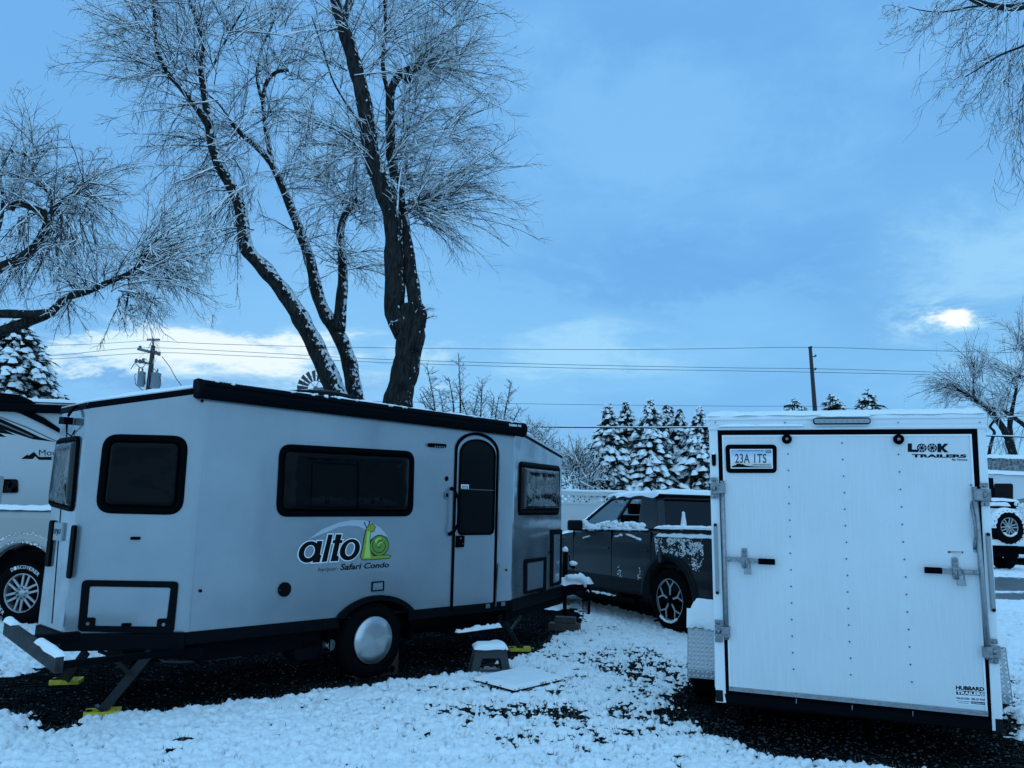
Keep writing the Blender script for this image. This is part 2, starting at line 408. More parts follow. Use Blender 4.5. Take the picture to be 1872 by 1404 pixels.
BARE = [G([(-260, 1262), (20, 1240), (110, 1222), (220, 1203), (330, 1195), (500, 1180), (700, 1140), (900, 1112), (970, 1108), (1020, 1118), (1052, 1112), (1066, 1134),
           (1012, 1163), (962, 1192), (905, 1215), (830, 1232), (740, 1243), (640, 1255), (500, 1275), (380, 1290), (230, 1300), (150, 1312), (128, 1334), (85, 1342), (62, 1308), (-260, 1290)]),
        G([(1250, 1300), (1262, 1250), (1320, 1200), (1800, 1220), (1832, 1290), (1850, 1345), (1900, 1400), (1960, 1490), (1680, 1408), (1500, 1392), (1400, 1378), (1330, 1352), (1280, 1326)]),
        G([(1030, 1062), (1062, 1098), (1120, 1110), (1190, 1127), (1240, 1152), (1320, 1180), (1560, 1190), (1560, 1050), (1300, 1030), (1040, 1030)]),
        G([(-330, 1128), (95, 1124), (110, 1060), (-330, 1060)]),
        G([(1800, 1034), (1900, 1034), (1900, 1020), (1800, 1020)])]
MATQ = G([(868, 1244), (941, 1264), (1028, 1243), (962, 1223)])
ROADY = (16.3, 23.5)
def snow_z(x, y):
    r = np.hypot(x, y)
    fade = 1 / (1 + (r / 26) ** 2)
    w1 = worley(x * 18 + .4 * fbm(x * 6, y * 6, 91, 2), y * 18, 3); w2 = worley(x * 31, y * 31, 5); w3 = worley(x * 9 + 3, y * 9, 17)
    lumps = (1 - np.clip(w1, 0, 1) ** 2) * .021 - np.clip(w1 - .48, 0, .3) * .04 + (1 - np.clip(w2, 0, 1) ** 2) * .015 + (1 - np.clip(w3, 0, 1) ** 2) * .014 - .032
    big = fbm(x * 1.1, y * 1.1, 21, 4); mid = fbm(x * 5, y * 5, 31, 3)
    edge = fbm(x * 3.2, y * 3.2, 41, 4) * .16 + fbm(x * 16, y * 16, 47, 3) * .22
    # wide open foreground is thick, the middle strip is thin over grass
    p = np.zeros(x.shape)
    for (px, py, sx, sy, a) in ((1120, 1230, .9, 1.5, 1.0), (1200, 1300, .9, .5, 1.05), (960, 1300, .9, .40, .9), (1010, 1350, .7, .25, .6), (1330, 1385, 1.0, .18, .35), (660, 1300, .9, .16, .45), (60, 1180, .7, .5, .5),
                                (850, 1262, 1.0, .22, .65), (1110, 1150, .8, .8, .25), (60, 1225, .6, .22, .9), (1120, 1330, .6, .3, .55), (1860, 1250, .8, 3.0, .42)):
        c = at_z(px, py); p = np.maximum(p, a * np.exp(-((x - c.x) / sx) ** 2 - ((y - c.y) / sy) ** 2))
    patchy = np.clip(p * (1.15 + 1.3 * big) + .16 + .35 * big, 0, 1.25)
    t = .034 * (1 - .85 * patchy) + big * .010 + mid * .010 + .020 * fbm(x * 3.5 + y, y * 8, 93, 3) + lumps * (1.3 - .4 * patchy)
    n7 = fbm(x * 10, y * 10, 61, 3); n24 = fbm(x * 27, y * 27, 67, 2); gap = .5 * n7 + .8 * n24 + .85 * vnoise(x * 52, y * 40, 77)
    t = t - patchy * (.011 + .080 * gap)
    t = t - np.clip(gap - .36, 0, 1) * .34
    m = sdf(x, y, MATQ); t = np.where(m > -.16, np.minimum(t, .002 + .22 * np.clip(-m, 0, 1) + .016 * n24), t); t = np.where(m > 0, -.02, t)
    # tyre tracks sweeping towards the parked trailer
    for off in (0., .17):
        c = at_z(1190, 1245); tx = c.x - off; q = (x - tx - .35 * (y - c.y) + .10 * (y - c.y) ** 2)
        t = t - .012 * np.exp(-(q / .05) ** 2) * np.exp(-((y - c.y) / 1.4) ** 2)
    for pl in BARE:
        s = sdf(x, y, pl) + edge * .75
        t = t - .13 * np.clip((s + .13) / .26, 0, 1) ** 1.3 - .001
    # one boot print in the near snow, two lobes
    for (px, py, rx, ry) in ((336, 1352, .075, .075), (320, 1372, .075, .06), (556, 1293, .07, .035), (415, 1308, .07, .03), (1150, 1336, .03, .03)):
        c = at_z(px, py); k = ((x - c.x) / rx) ** 2 + ((y - c.y) / ry) ** 2
        t = np.where(k < 2.5, t * np.clip((k - .6) / 1.2, 0.0, 1) + .005 * fbm(x * 40, y * 40, 95, 2) - .0055, t)
    # slushy road
    rd = (y - ROADY[0] - .04 * (x - 10)); on = (x > 6.) & (rd > -.2) & (rd < 7.6)
    tr = .9 * np.exp(-((rd - .8) / .5) ** 2) + .55 * np.exp(-((rd - 2.9) / .7) ** 2) + .8 * np.exp(-((rd - 4.9) / 1.0) ** 2)
    t = np.where(on, t - .24 * tr * (.75 + 1.1 * fbm(x * .35, y * 5, 71, 3)), t)
    return t
def build_snow():
    a = np.linspace(R(-48), R(48), 880); k = 760
    rr = 2.0 * np.exp(np.linspace(0, math.log(42 / 2.0), k) ** 1.0)
    A, Rr = np.meshgrid(a, rr); x = Rr * np.sin(A); y = Rr * np.cos(A)
    z = snow_z(x.ravel(), y.ravel()).reshape(x.shape)
    vs = np.stack([x, y, z], -1).reshape(-1, 3); w = len(a)
    i, j = np.meshgrid(np.arange(w - 1), np.arange(k - 1)); b = (j * w + i).ravel()
    f = np.stack([b, b + 1, b + w + 1, b + w], -1)
    keep = vs[:, 2][f].max(1) > -.006; f = f[keep]
    used = np.zeros(len(vs), bool); used[f] = True; ix = np.cumsum(used) - 1; vs = vs[used]; f = ix[f]
    # coarse remainder: behind and beside the viewer, and out to the horizon
    def patch(a0, a1, na, r0, r1, nr):
        nonlocal vs, f
        aa, r_ = np.meshgrid(np.linspace(a0, a1, na), np.geomspace(r0, r1, nr)); vv = np.stack([r_ * np.sin(aa), r_ * np.cos(aa), np.full(aa.shape, .035)], -1).reshape(-1, 3)
        i, j = np.meshgrid(np.arange(na - 1), np.arange(nr - 1)); b = (j * na + i).ravel() + len(vs)
        vs = np.vstack([vs, vv]); f = np.vstack([f, np.stack([b, b + 1, b + na + 1, b + na], -1)])
    patch(R(48), R(312), 90, .05, 42, 30); patch(R(-48), R(48), 60, .05, 2.0, 6); patch(0, R(360), 180, 42, 900, 14)
    me = bpy.data.meshes.new('snow_cover'); me.vertices.add(len(vs)); me.vertices.foreach_set('co', vs.ravel())
    me.loops.add(f.size); me.loops.foreach_set('vertex_index', f.ravel().astype(np.int32)); me.polygons.add(len(f))
    me.polygons.foreach_set('loop_start', np.arange(0, f.size, 4, dtype=np.int32)); me.polygons.foreach_set('loop_total', np.full(len(f), 4, np.int32))
    me.polygons.foreach_set('use_smooth', np.ones(len(f), bool)); me.update(calc_edges=True)
    o = bpy.data.objects.new('snow_cover', me); COL.objects.link(o); me.materials.append(m_snow); o['kind'] = 'structure'
build_snow()
def gravel_mat():
    m = bpy.data.materials.new('wet_gravel'); m.use_nodes = True; nt = m.node_tree; p = nt.nodes['Principled BSDF']; L = nt.links
    tc = nt.nodes.new('ShaderNodeTexCoord'); v = nt.nodes.new('ShaderNodeTexVoronoi'); v.inputs['Scale'].default_value = 52; L.new(tc.outputs['Object'], v.inputs[0])
    hs = nt.nodes.new('ShaderNodeSeparateXYZ'); L.new(v.outputs['Color'], hs.inputs[0])
    r = nt.nodes.new('ShaderNodeMapRange'); r.inputs[1].default_value = .3; r.inputs[2].default_value = 1.; r.inputs[3].default_value = .002; r.inputs[4].default_value = .030
    L.new(hs.outputs[0], r.inputs[0]); pw = nt.nodes.new('ShaderNodeMath'); pw.operation = 'POWER'
    nz = nt.nodes.new('ShaderNodeTexNoise'); nz.inputs['Scale'].default_value = 3; nz.inputs['Detail'].default_value = 6; L.new(tc.outputs['Object'], nz.inputs[0])
    mu = nt.nodes.new('ShaderNodeMath'); mu.operation = 'MULTIPLY'; L.new(r.outputs[0], mu.inputs[0]); L.new(nz.outputs[0], mu.inputs[1])
    mu2 = nt.nodes.new('ShaderNodeMath'); mu2.operation = 'MULTIPLY'; L.new(mu.outputs[0], mu2.inputs[0]); mu2.inputs[1].default_value = 1.5
    cb = nt.nodes.new('ShaderNodeCombineColor')
    for i, k in enumerate((.85, 1., 1.1)):
        mk = nt.nodes.new('ShaderNodeMath'); mk.operation = 'MULTIPLY'; L.new(mu2.outputs[0], mk.inputs[0]); mk.inputs[1].default_value = k; L.new(mk.outputs[0], cb.inputs[i])
    L.new(cb.outputs[0], p.inputs['Base Color']); p.inputs['Roughness'].default_value = .8; p.inputs['Specular IOR Level'].default_value = .0
    b = nt.nodes.new('ShaderNodeBump'); b.inputs['Strength'].default_value = .9; b.inputs['Distance'].default_value = .01; b.invert = True
    L.new(v.outputs['Distance'], b.inputs['Height']); L.new(b.outputs[0], p.inputs['Normal'])
    return m
m_gravel = gravel_mat()
def structure(name, mb, mat):
    o = part(name, mb, mat); o['kind'] = 'structure'; return o
gb = MB(); gb.add([(-900, -900, 0), (900, -900, 0), (900, 900, 0), (-900, 900, 0)], [(0, 1, 2, 3)])
structure('ground', gb, m_gravel)
rb = MB(); rb.add([(6, 15.9, .005), (120, 20.4, .005), (120, 28.6, .005), (6, 24.1, .005)], [(0, 1, 2, 3)])
structure('road', rb, M('wet_asphalt', (.05, .052, .055), .45, vary=(.11, .115, .12), vscale=1.5, bump=(200, .2)))
def scatter():
    gr = MB(); st = MB(); rr = random.Random(11)
    boxes = [(-4.6, 2.2, 4.6, 12.5, 5200), (1.0, 4.2, 3.6, 6.6, 3800)]
    def bare(x, y):
        X = np.array([x]); Y = np.array([y]); return float(snow_z(X, Y)[0])
    xs, ys = [], []
    for x0, x1, y0, y1, n in boxes:
        for _ in range(n): xs.append(rr.uniform(x0, x1)); ys.append(rr.uniform(y0, y1))
    z = snow_z(np.array(xs), np.array(ys))
    for x, y, h in zip(xs, ys, z):
        if h > .0: continue
        s = rr.choice((.003, .004, .005, .006, .009)) * rr.uniform(.7, 1.3)
        st.ball((x, y, s * .3), s * rr.uniform(.8, 1.5), s, s * .7, 6, 4, .8)
    n = 90000; gx = rng.uniform(-4.5, 5.0, n); gy = rng.uniform(3.2, 11.5, n); gz = snow_z(gx, gy)
    for x, y, h in zip(gx, gy, gz):
        if h > .016 or h < -.035 or (h > .004 and rr.random() < .5): continue
        a = rr.uniform(0, 6.28); l = rr.uniform(.018, .045); w = .0026; b = rr.uniform(.2, .9)
        dx, dy = math.cos(a), math.sin(a); tip = (x + dx * l * b, y + dy * l * b, l * .9)
        gr.add([(x - dy * w, y + dx * w, 0), (x + dy * w, y - dx * w, 0), tip], [(0, 1, 2)])
    o = part('gravel', st, M('pebble', (.10, .105, .11), .7, vary=(.012, .013, .014), vscale=150, spec=.1)); o['kind'] = 'stuff'; o['label'] = 'loose dark gravel stones on the snow-free ground under the trailers'
    o = part('grass', gr, M('dead_grass', (.11, .115, .10), .8)); o['kind'] = 'stuff'; o['label'] = 'short dead grass poking through the thin snow'
scatter()

# ------------------------------------------------------------------ the silver travel trailer
def build_camper():
    A = Vector((-2.549, 6.450, 0)); B = Vector((.042, 9.162, 0)); Cc = Vector((-3.411, 6.250, 0)); E_ = Vector((-3.872, 6.691, 0)); D = Vector((.721, 10.912, 0))
    ax = (B - A).normalized(); ni = Vector((-ax.y, ax.x, 0)); ctr = (Cc + E_) / 2
    def mirror(p):
        d = p - ctr; return ctr + ax * d.dot(ax) - ni * (d.dot(ni))
    A2, B2, D2 = mirror(A), mirror(B), mirror(D)
    zb, zt, zc, zd = .585, 2.549, 2.372, 2.355
    root = thing('camper_trailer', tuple((A + B2) / 2), 'silver grey travel trailer with a snail emblem, black awning and dark windows', 'camper trailer')
    F = Fr(A, B - A); FR = Fr(Cc, A - Cc); FE = Fr(E_, Cc - E_); FF = Fr(B, D - B); FC = Fr(ctr, ax)
    L = (B - A).length
    up = Vector((0, 0, 1)); z = lambda p, h: p + up * h
    # wheel and arch geometry
    wc = F.uv(682, 1170); rt = wc[1] - F.uv(679, 1240)[1]; rt = wc[1] - .003
    arch = .5 * (F.uv(747, 1130)[0] - F.uv(619, 1140)[0]); archc = (.5 * (F.uv(747, 1130)[0] + F.uv(619, 1140)[0]), wc[1])
    archtop = F.uv(684, 1095)[1]
    ry = archtop - wc[1]
    def arcpts(k, da=0., dy=0.):
        a0 = math.asin(max(-1, min(1, (zb - wc[1]) / (ry))))
        return [(archc[0] - (arch + da) * math.cos(t) / math.cos(a0) * 1.0, wc[1] + (ry + dy) * math.sin(t)) for t in [a0 + (math.pi - 2 * a0) * i / k for i in range(k + 1)]]
    body = MB()
    wall = [(0, zb)] + arcpts(24) + [(L, zb), (L, zt), (0, zt)]
    body.add([F.P(a, b) for a, b in wall], [tuple(range(len(wall)))])
    def quad(*p): body.add(list(p), [(0, 1, 2, 3)])
    quad(z(Cc, zb), z(A, zb), z(A, zt), z(Cc, zc))
    quad(z(E_, zb), z(Cc, zb), z(Cc, zc), z(E_, zc))
    quad(z(B, zb), z(D, zb), z(D, zd), z(B, zt))
    quad(z(A2, zb), z(E_, zb), z(E_, zc), z(A2, zt)); quad(z(B2, zb), z(A2, zb), z(A2, zt), z(B2, zt)); quad(z(D2, zb), z(B2, zb), z(B2, zt), z(D2, zd))
    quad(z(D, zb), z(D2, zb), z(D2, zd), z(D, zd))
    body.add([z(p, zb) for p in (A, Cc, E_, A2, B2, D2, D, B)], [tuple(range(8))])
    bo = part('body', body, m_alto, root)
    bm = bmesh.new(); bm.from_mesh(bo.data); bmesh.ops.remove_doubles(bm, verts=bm.verts, dist=.002); bm.to_mesh(bo.data); bm.free()
    bv = bo.modifiers.new('bevel', 'BEVEL'); bv.width = .035; bv.segments = 4; bv.limit_method = 'ANGLE'; bv.angle_limit = R(18)
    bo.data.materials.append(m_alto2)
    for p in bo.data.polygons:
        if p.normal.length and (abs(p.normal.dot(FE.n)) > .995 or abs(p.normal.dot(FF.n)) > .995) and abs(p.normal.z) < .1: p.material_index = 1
    roof = MB()
    for q in ((z(A, zt), z(B, zt), z(B2, zt), z(A2, zt)), (z(Cc, zc), z(A, zt), z(A2, zt), z(E_, zc)), (z(B, zt), z(D, zd), z(D2, zd), z(B2, zt))):
        roof.prism([p + up * .004 for p in q], up * .03)
    part('roof', roof, M('roof_membrane', (.5, .52, .54), .6), root)
    tr = MB()
    def edge(p, q, o, w=.05, h=.055):
        d = (q - p).normalized(); s = d.cross(up).normalized()
        tr.box(p + s * .006 + up * -.03 - d * .0, q - p, -s * w + s * .0, up * h)
    edge(z(Cc, zc), z(A, zt), 0); edge(z(E_, zc), z(Cc, zc), 0); edge(z(B, zt), z(D, zd), 0, h=.04); edge(z(D, zd), z(D2, zd), 0, h=.04)
    part('roof_trim', tr, m_black, root, .008)
    # snow on the roof
    sn = MB()
    snowcap(sn, z(Cc, zc + .03) + ni * .05 + ax * .05, z(A, zt + .035) + ni * .04, z(A2, zt + .035), z(E_, zc + .03) + ax * .05, .045, 26, 14, .35, seed=1, fs=4)
    snowcap(sn, z(A, zt + .034) + ni * .06, z(B, zt + .034) + ni * .06, z(B2, zt + .034), z(A2, zt + .034), .05, 60, 14, .35, seed=2, fs=4)
    snowcap(sn, z(B, zt + .034) + ni * .06, z(D, zd + .034) + ni * .03, z(D2, zd + .034), z(B2, zt + .034), .04, 26, 14, .35, seed=3, fs=4)
    part('roof_snow', sn, m_snow, root)
    # rooftop vent cover seen above the awning
    vc = MB(); c0 = FC.uv(600, 716)[0]; cz = zt + .03
    pc = FC.P(c0, cz); vh = max(.12, (FC.uv(600, 710)[1] - cz) * .9); prof = [(.52, 0), (.50, vh * .42), (.36, vh * .8), (.10, vh), (.0, vh)]
    vc.loftring([[pc + ax * (math.cos(t) * r * 1.25) + ni * (math.sin(t) * r * .6) + up * h for t in [2 * math.pi * i / 28 for i in range(28)]] for r, h in prof])
    vent = part('roof_vent', vc, m_skirt, root)
    vs = MB(); vs.loftring([[pc + ax * (math.cos(t) * r * 1.25 - .1) + ni * (math.sin(t) * r * .6 - .05) + up * h for t in [2 * math.pi * i / 20 for i in range(20)]] for r, h in [(.36, vh * .7), (.34, vh * .86), (.2, vh + .012), (.0, vh + .015)]])
    
    # awning box
    F12 = F.shift(.11); q = F12.q([(368, 697), (963, 769), (963, 790), (368, 731)])
    a0, a1 = q[0][0], q[1][0]; zt0 = (q[0][1] + q[1][1]) / 2; zb0 = (q[3][1] + q[2][1]) / 2
    prof = [(.0, zb0 - .005), (.06, zb0 - .02), (.10, zb0 + .01), (.115, zb0 + .05), (.112, zt0 - .045), (.09, zt0 - .01), (.05, zt0), (-.02, zt0 - .005), (-.02, zt + .0), (0, zt - .01)]
    aw = MB(); aw.loftring([[F.P(a, b, h) for h, b in prof] for a in (a0 + .02, a1 - .02)], smooth=False)
    awn = part('awning', aw, m_black, root, .006)
    ec = MB()
    for s0, s1 in ((a0 - .012, a0 + .03), (a1 - .03, a1 + .012)): ec.loftring([[F.P(a, (b - (zt0 + zb0) / 2) * 1.06 + (zt0 + zb0) / 2, h * 1.06) for h, b in prof] for a in (s0, s1)], smooth=False)
    part('end_cap', ec, m_skirt, awn, .01)
    gr = MB()
    for dz in (.085, .095): gr.box(F.P(a0 + .04, zb0 + dz, .113), F.u * (a1 - a0 - .08), up * .004, F.n * .004)
    part('groove', gr, m_gasket, awn)
    text(F, 'FIAMMA F45', F12.q([(930, 774.5), (952, 777), (952, 781), (930, 779)]), m_inkw, .116, awn, off=.03)
    sb = MB(); rr = random.Random(4)
    for px, py, s in ((404, 704, 7), (537, 726, 3), (577, 733, 4), (600, 732, 4), (617, 736, 6), (712, 742, 7), (741, 746, 6), (871, 761, 4), (888, 762, 4), (940, 768, 4), (430, 708, 3), (655, 736, 3)):
        u_, v_ = F12.uv(px, py)
        for k in range(7): sb.ball(F.P(u_ + rr.uniform(-s, s) * .005, zt0 - .005 + rr.uniform(-.012, .006), rr.uniform(.03, .10)), .018 * rr.uniform(.5, 1.4), .016, .009, 8, 5, .6)
    snowcap(sb, F.P(a0 + .1, zt0 - .004, -.02), F.P(a1 - .05, zt0 - .004, -.02), F.P(a1 - .05, zt0 - .002, -.16), F.P(a0 + .1, zt0 - .002, -.16), .03, 90, 6, .7, seed=9, fs=5)
    part('snow', sb, m_snow, awn)
    # windows: rounded frames with a bulging smoked pane
    def window(fr, quad_px, rad, fw=.045, bulge=.03, mat=m_glass, h=.012, split=None):
        o = roundpoly(fr.q(quad_px), rad, 7); i1 = inset(o, fw * .45); i2 = inset(o, fw); i3 = inset(o, fw * 1.35)
        mb = MB(); mb.loftring([[fr.P(*p, hh) for p in pl] for pl, hh in ((o, -.01), (o, h), (i1, h + .014), (i2, h + .010), (i3, h - .002), (i3, -.01))], False, False, smooth=True)
        w = part('window', mb, m_gasket, root)
        g = MB(); c = Vector((sum(p[0] for p in i3) / len(i3), sum(p[1] for p in i3) / len(i3))); lo = []
        for s, hh in ((1., h - .001), (.97, h + bulge * .55), (.90, h + bulge * .9), (.80, h + bulge), (.78, h + bulge * .9), (.4, h + bulge * .95), (.02, h + bulge)):
            lo.append([fr.P(*(c + (Vector(p) - c) * s), hh) for p in i3])
        g.loftring(lo, False, True, smooth=True); gp = part('pane', g, mat, w)
        return w, o
    w, _ = window(F, [(511, 811), (757, 825), (754, 944), (504, 945)], .12, .045, .035)
    sp = MB(); strip(F, sp, F.q([(650, 846), (648, 932)]), .012, .045, .052); strip(F, sp, F.q([(565, 846), (650, 851)]), .006, .045, .048); strip(F, sp, F.q([(563, 930), (648, 930)]), .006, .045, .048); strip(F, sp, F.q([(566, 846), (563, 930)]), .006, .045, .048)
    part('sash', sp, m_gasket, w)
    window(FR, [(190, 793), (345, 797), (334, 942), (174, 938)], .125, .045, .035)
    window(FE, [(108, 802), (148, 796), (136, 937), (92, 925)], .08, .03, .035, m_glass2, .012)
    window(FF, [(949, 843), (1022, 852), (1020, 941), (946, 942)], .08, .05, .04, m_glass2)
    # door
    tl, trr, br, bl = F.q([(834, 793), (912, 800), (904, 1110), (821, 1114)])
    def arched(l, r, b, t, lean=0., n=16):
        ww = (r - l) / 2; rise = ww * .62
        return [(l, b), (r, b)] + [(l + ww + ww * math.cos(t_), t - rise + rise * math.sin(t_)) for t_ in [math.pi * k / n for k in range(n + 1)]]
    dl, dr = (tl[0] + bl[0]) / 2, (trr[0] + br[0]) / 2; dt_ = F.uv(873, 791)[1]; db = (bl[1] + br[1]) / 2
    do = MB(); ring(F, do, arched(dl, dr, db, dt_), arched(dl + .028, dr - .028, db - .001, dt_ - .03), -.005, .016)
    door = MB(); F.slab(door, arched(dl + .034, dr - .034, db + .004, dt_ - .037), -.01, .008)
    part('door_frame', do, m_gasket, root)
    dp = part('door', door, m_alto, root, .004)
    wl, wr = dl + .062, dr - .055; wb = F.uv(870, 978)[1]; wt = F.uv(873, 803)[1]
    o = arched(wl, wr, wb, wt - .0); o = roundpoly(o[:2], 0) + o[2:]
    o = [(wl + .06, wb), (wr - .06, wb), (wr - .018, wb + .018), (wr, wb + .06)] + o[2:] + [(wl, wb + .06), (wl + .018, wb + .018)]
    g = MB(); ring(F, g, o, inset(o, .022), .006, .022); wf = part('door_window', g, m_gasket, dp)
    g = MB(); F.slab(g, inset(o, .02), .008, .014); part('pane', g, m_dglass, wf)
    g = MB(); y_ = F.uv(870, 896)[1]; g.box(F.P(wl + .02, y_, .014), F.u * (wr - wl - .04), up * .010, F.n * .006); part('screen_bar', g, M('dull_bar', (.06, .065, .07), .5), wf)
    g = MB(); F.slab(g, F.q([(843, 885.5), (857, 886), (857, 895), (843, 894.5)], .015), .014, .016); stk = part('sticker', g, m_inkw, wf)
    text(F, '39TB', F.q([(844.5, 887.5), (855.5, 888), (855.5, 893), (844.5, 892.5)], .015), m_navy, .0165, stk, off=.02)
    g = MB(); F.slab(g, roundpoly(F.q([(832, 979), (846, 979), (845, 1000), (831, 1001)]), .012), .006, .035); lt = part('door_latch', g, m_gasket, dp, .004)
    g = MB(); disc(F, g, F.uv(838, 984), .009, .035, .038); disc(F, g, F.uv(842, 994), .006, .035, .038); part('lock', g, m_bright, lt)
    g = MB()
    for px, py in ((890, 1108), (918, 1104)):
        u_, v_ = F.uv(px, py); g.box(F.P(u_ - .03, v_ - .02, .0), F.u * .06, up * .045, F.n * .02)
    part('hinge_plate', g, m_bright, root, .003)
    g = MB(); strip(F, g, F.q([(908, 1030), (903, 1108)]), .012, .012, .03); strip(F, g, F.q([(912, 830), (911, 880)]), .006, .016, .02); strip(F, g, F.q([(910, 935), (909, 985)]), .006, .016, .02); part('door_stay', g, m_bright, root)
    # grab handle, vent, lamps, ports
    hp = [F.P(*F.uv(824, 893), .01), F.P(*F.uv(824.5, 896), .06), F.P(*F.uv(828, 912), .085), F.P(*F.uv(828.5, 935), .085), F.P(*F.uv(827, 958), .085), F.P(*F.uv(823, 970), .07), F.P(*F.uv(820, 977), .01)]
    g = MB(); g.tube(hp, [.022, .016, .014, .014, .014, .016, .022], 10); part('grab_handle', g, m_gasket, root)
    g = MB(); disc(F, g, F.uv(816, 875), .022, 0, .012, 20, .026); part('speaker_port', g, m_gasket, root, .003)
    g = MB(); disc(F, g, F.uv(815, 905), .030, 0, .02, 20, .040); lk = part('deadbolt', g, m_bright, root, .005)
    g = MB(); u_, v_ = F.uv(815, 905); F.slab(g, [(u_ - .016, v_ - .02), (u_ + .016, v_ - .02), (u_ + .016, v_ + .02), (u_ - .016, v_ + .02)], .02, .023); part('keyway', g, m_gasket, lk)
    g = MB(); F.slab(g, roundpoly(F.q([(781, 810), (812, 812), (812, 819), (782, 817)]), .014), 0, .04); ll = part('porch_lamp', g, m_gasket, root, .004)
    g = MB()
    for k in range(5): disc(F, g, F.uv(791 + k * 4.2, 816.3 + k * .25), .006, .04, .043, 8)
    part('lamp_lens', g, m_lens, ll)
    g = MB(); c = F.uv(519.5, 1077.5); disc(F, g, c, .062, 0, .018, 32); disc(F, g, c, .050, .018, .026, 32); disc(F, g, c, .028, .026, .03, 24); wi = part('water_inlet', g, m_skirt, root, .003)
    g = MB(); disc(F, g, F.uv(509.5, 1078.5), .004, .018, .022, 8); disc(F, g, F.uv(529.5, 1076.5), .004, .018, .022, 8); part('screw', g, m_bright, wi)
    g = MB(); pq = F.q([(679, 1063.5), (701.5, 1062), (701, 1079.5), (678.5, 1081.5)]); ring(F, g, pq, inset(pq, .010), 0, .012); po = part('power_inlet', g, m_gasket, root)
    g = MB(); F.slab(g, inset(pq, .011), 0, .006); i2 = inset(pq, .03); F.slab(g, i2, .006, .014); part('inlet_cover', g, m_alto, po, .002)
    g = MB()
    for fr, px, py in ((F, 369, 733), (F, 366, 1080), (F, 925, 1042), (FF, 944, 794), (FF, 1003, 1010)): disc(fr, g, fr.uv(px, py), .013, 0, .012, 12)
    part('screw_cap', g, m_gasket, root, .003)
    # rear side panel: storage hatch, small vents
    o = roundpoly(FR.q([(151, 1060), (327, 1063), (318, 1158), (143, 1154)]), .03); inn = FR.q([(164.5, 1071.5), (313, 1074), (304, 1146), (158, 1144)])
    def resample(poly, n, c):
        out = []
        for k in range(n):
            a = 2 * math.pi * k / n + .001; d = Vector((math.cos(a), math.sin(a))); best = 0
            for i in range(len(poly)):
                p, q = Vector(poly[i - 1]) - c, Vector(poly[i]) - c; e = q - p; den = d.x * e.y - d.y * e.x
                if abs(den) < 1e-9: continue
                t = (p.x * e.y - p.y * e.x) / den; s = (p.x * d.y - p.y * d.x) / den
                if t > 0 and -1e-6 <= s <= 1 + 1e-6: best = max(best, t)
            out.append(tuple(c + d * best))
        return out
    def hatch(fr, outer, inner, rad, h=.018, name='storage_hatch'):
        oo = roundpoly(fr.q(outer), rad); ii = roundpoly(fr.q(inner), rad * .35); c = sum((Vector(p) for p in fr.q(inner)), Vector((0, 0))) / 4
        n = 160; g = MB(); ring(fr, g, resample(oo, n, c), resample(ii, n, c), 0, h); ht = part(name, g, m_skirt, root)
        g = MB(); fr.slab(g, inset(ii, .004), 0, h * .55); part('hatch_panel', g, m_alto, ht); return ht
    ht = hatch(FR, [(151, 1060), (327, 1063), (318, 1158), (143, 1154)], [(164.5, 1071.5), (313, 1074), (304, 1146), (158, 1144)], .035)
    g = MB(); g2 = MB()
    for px, py in ((162, 1139.5), (300, 1141)):
        u_, v_ = FR.uv(px, py); FR.slab(g, roundpoly([(u_ - .05, v_ - .045), (u_ + .05, v_ - .045), (u_ + .05, v_ + .045), (u_ - .05, v_ + .045)], .02), .0, .021); disc(FR, g2, (u_, v_), .013, .021, .027, 14)
    lt = part('hatch_latch', g, m_skirt, ht); part('lock', g2, m_bright, lt)
    g = MB()
    for px, py in ((232, 1141.5), (248, 984)):
        u_, v_ = FR.uv(px, py); FR.slab(g, roundpoly([(u_ - .036, v_ - .012), (u_ + .036, v_ - .012), (u_ + .036, v_ + .012), (u_ - .036, v_ + .012)], .011), .0, .022)
    part('vent_slot', g, m_gasket, root)
    # front panel hatches
    hatch(FF, [(957, 1022.6), (997, 1018), (996, 1079), (956.4, 1086)], [(962, 1029), (992.5, 1024), (991.5, 1074), (961.5, 1081)], .03)
    hatch(FF, [(1005.5, 968), (1025.8, 968), (1024.2, 1067), (1004.7, 1073)], [(1010.5, 977), (1023, 976), (1021.5, 1062), (1009.5, 1067)], .02, name='tall_hatch')
    # rear face: seam, marker strips, plate, camera
    g = MB(); strip(FE, g, FE.q([(126, 745), (95, 1140)]), .008, 0, .004); part('seam', g, m_gasket, root)
    for a, b, wd in (((91.5, 951), (82, 1036), .10), ((131, 960), (121, 1058), .085)):
        g = MB(); p, q = FE.uv(*a, .03), FE.uv(*b, .03); m_ = (p[0] + q[0]) / 2
        FE.slab(g, roundpoly([(m_ - wd / 2, q[1]), (m_ + wd / 2, q[1]), (m_ + wd / 2, p[1]), (m_ - wd / 2, p[1])], .03), 0, .022); part('tail_lamp', g, m_gasket, root, .006)
    g = MB(); pq = FE.q([(101, 955), (115, 957), (110, 989), (95, 986)], .02); ys = (max(p[1] for p in pq), min(p[1] for p in pq)); x0, x1 = pq[3][0] * .5 + pq[0][0] * .5, pq[1][0] * .5 + pq[2][0] * .5
    rq = [(x0, ys[0]), (x1, ys[0]), (x1, ys[1]), (x0, ys[1])]; FE.slab(g, rq, .01, .02); FE.slab(g, inset(rq, -.0), .0, .012)
    pl = part('licence_plate', g, M('dull_plate', (.30, .33, .36), .5), root, .003)
    text(FE, 'SPJ87', [(x0 + .01, ys[0] - .05), (x1 - .01, ys[0] - .05), (x1 - .01, ys[1] + .04), (x0 + .01, ys[1] + .04)], m_navy, .021, pl, off=.02)
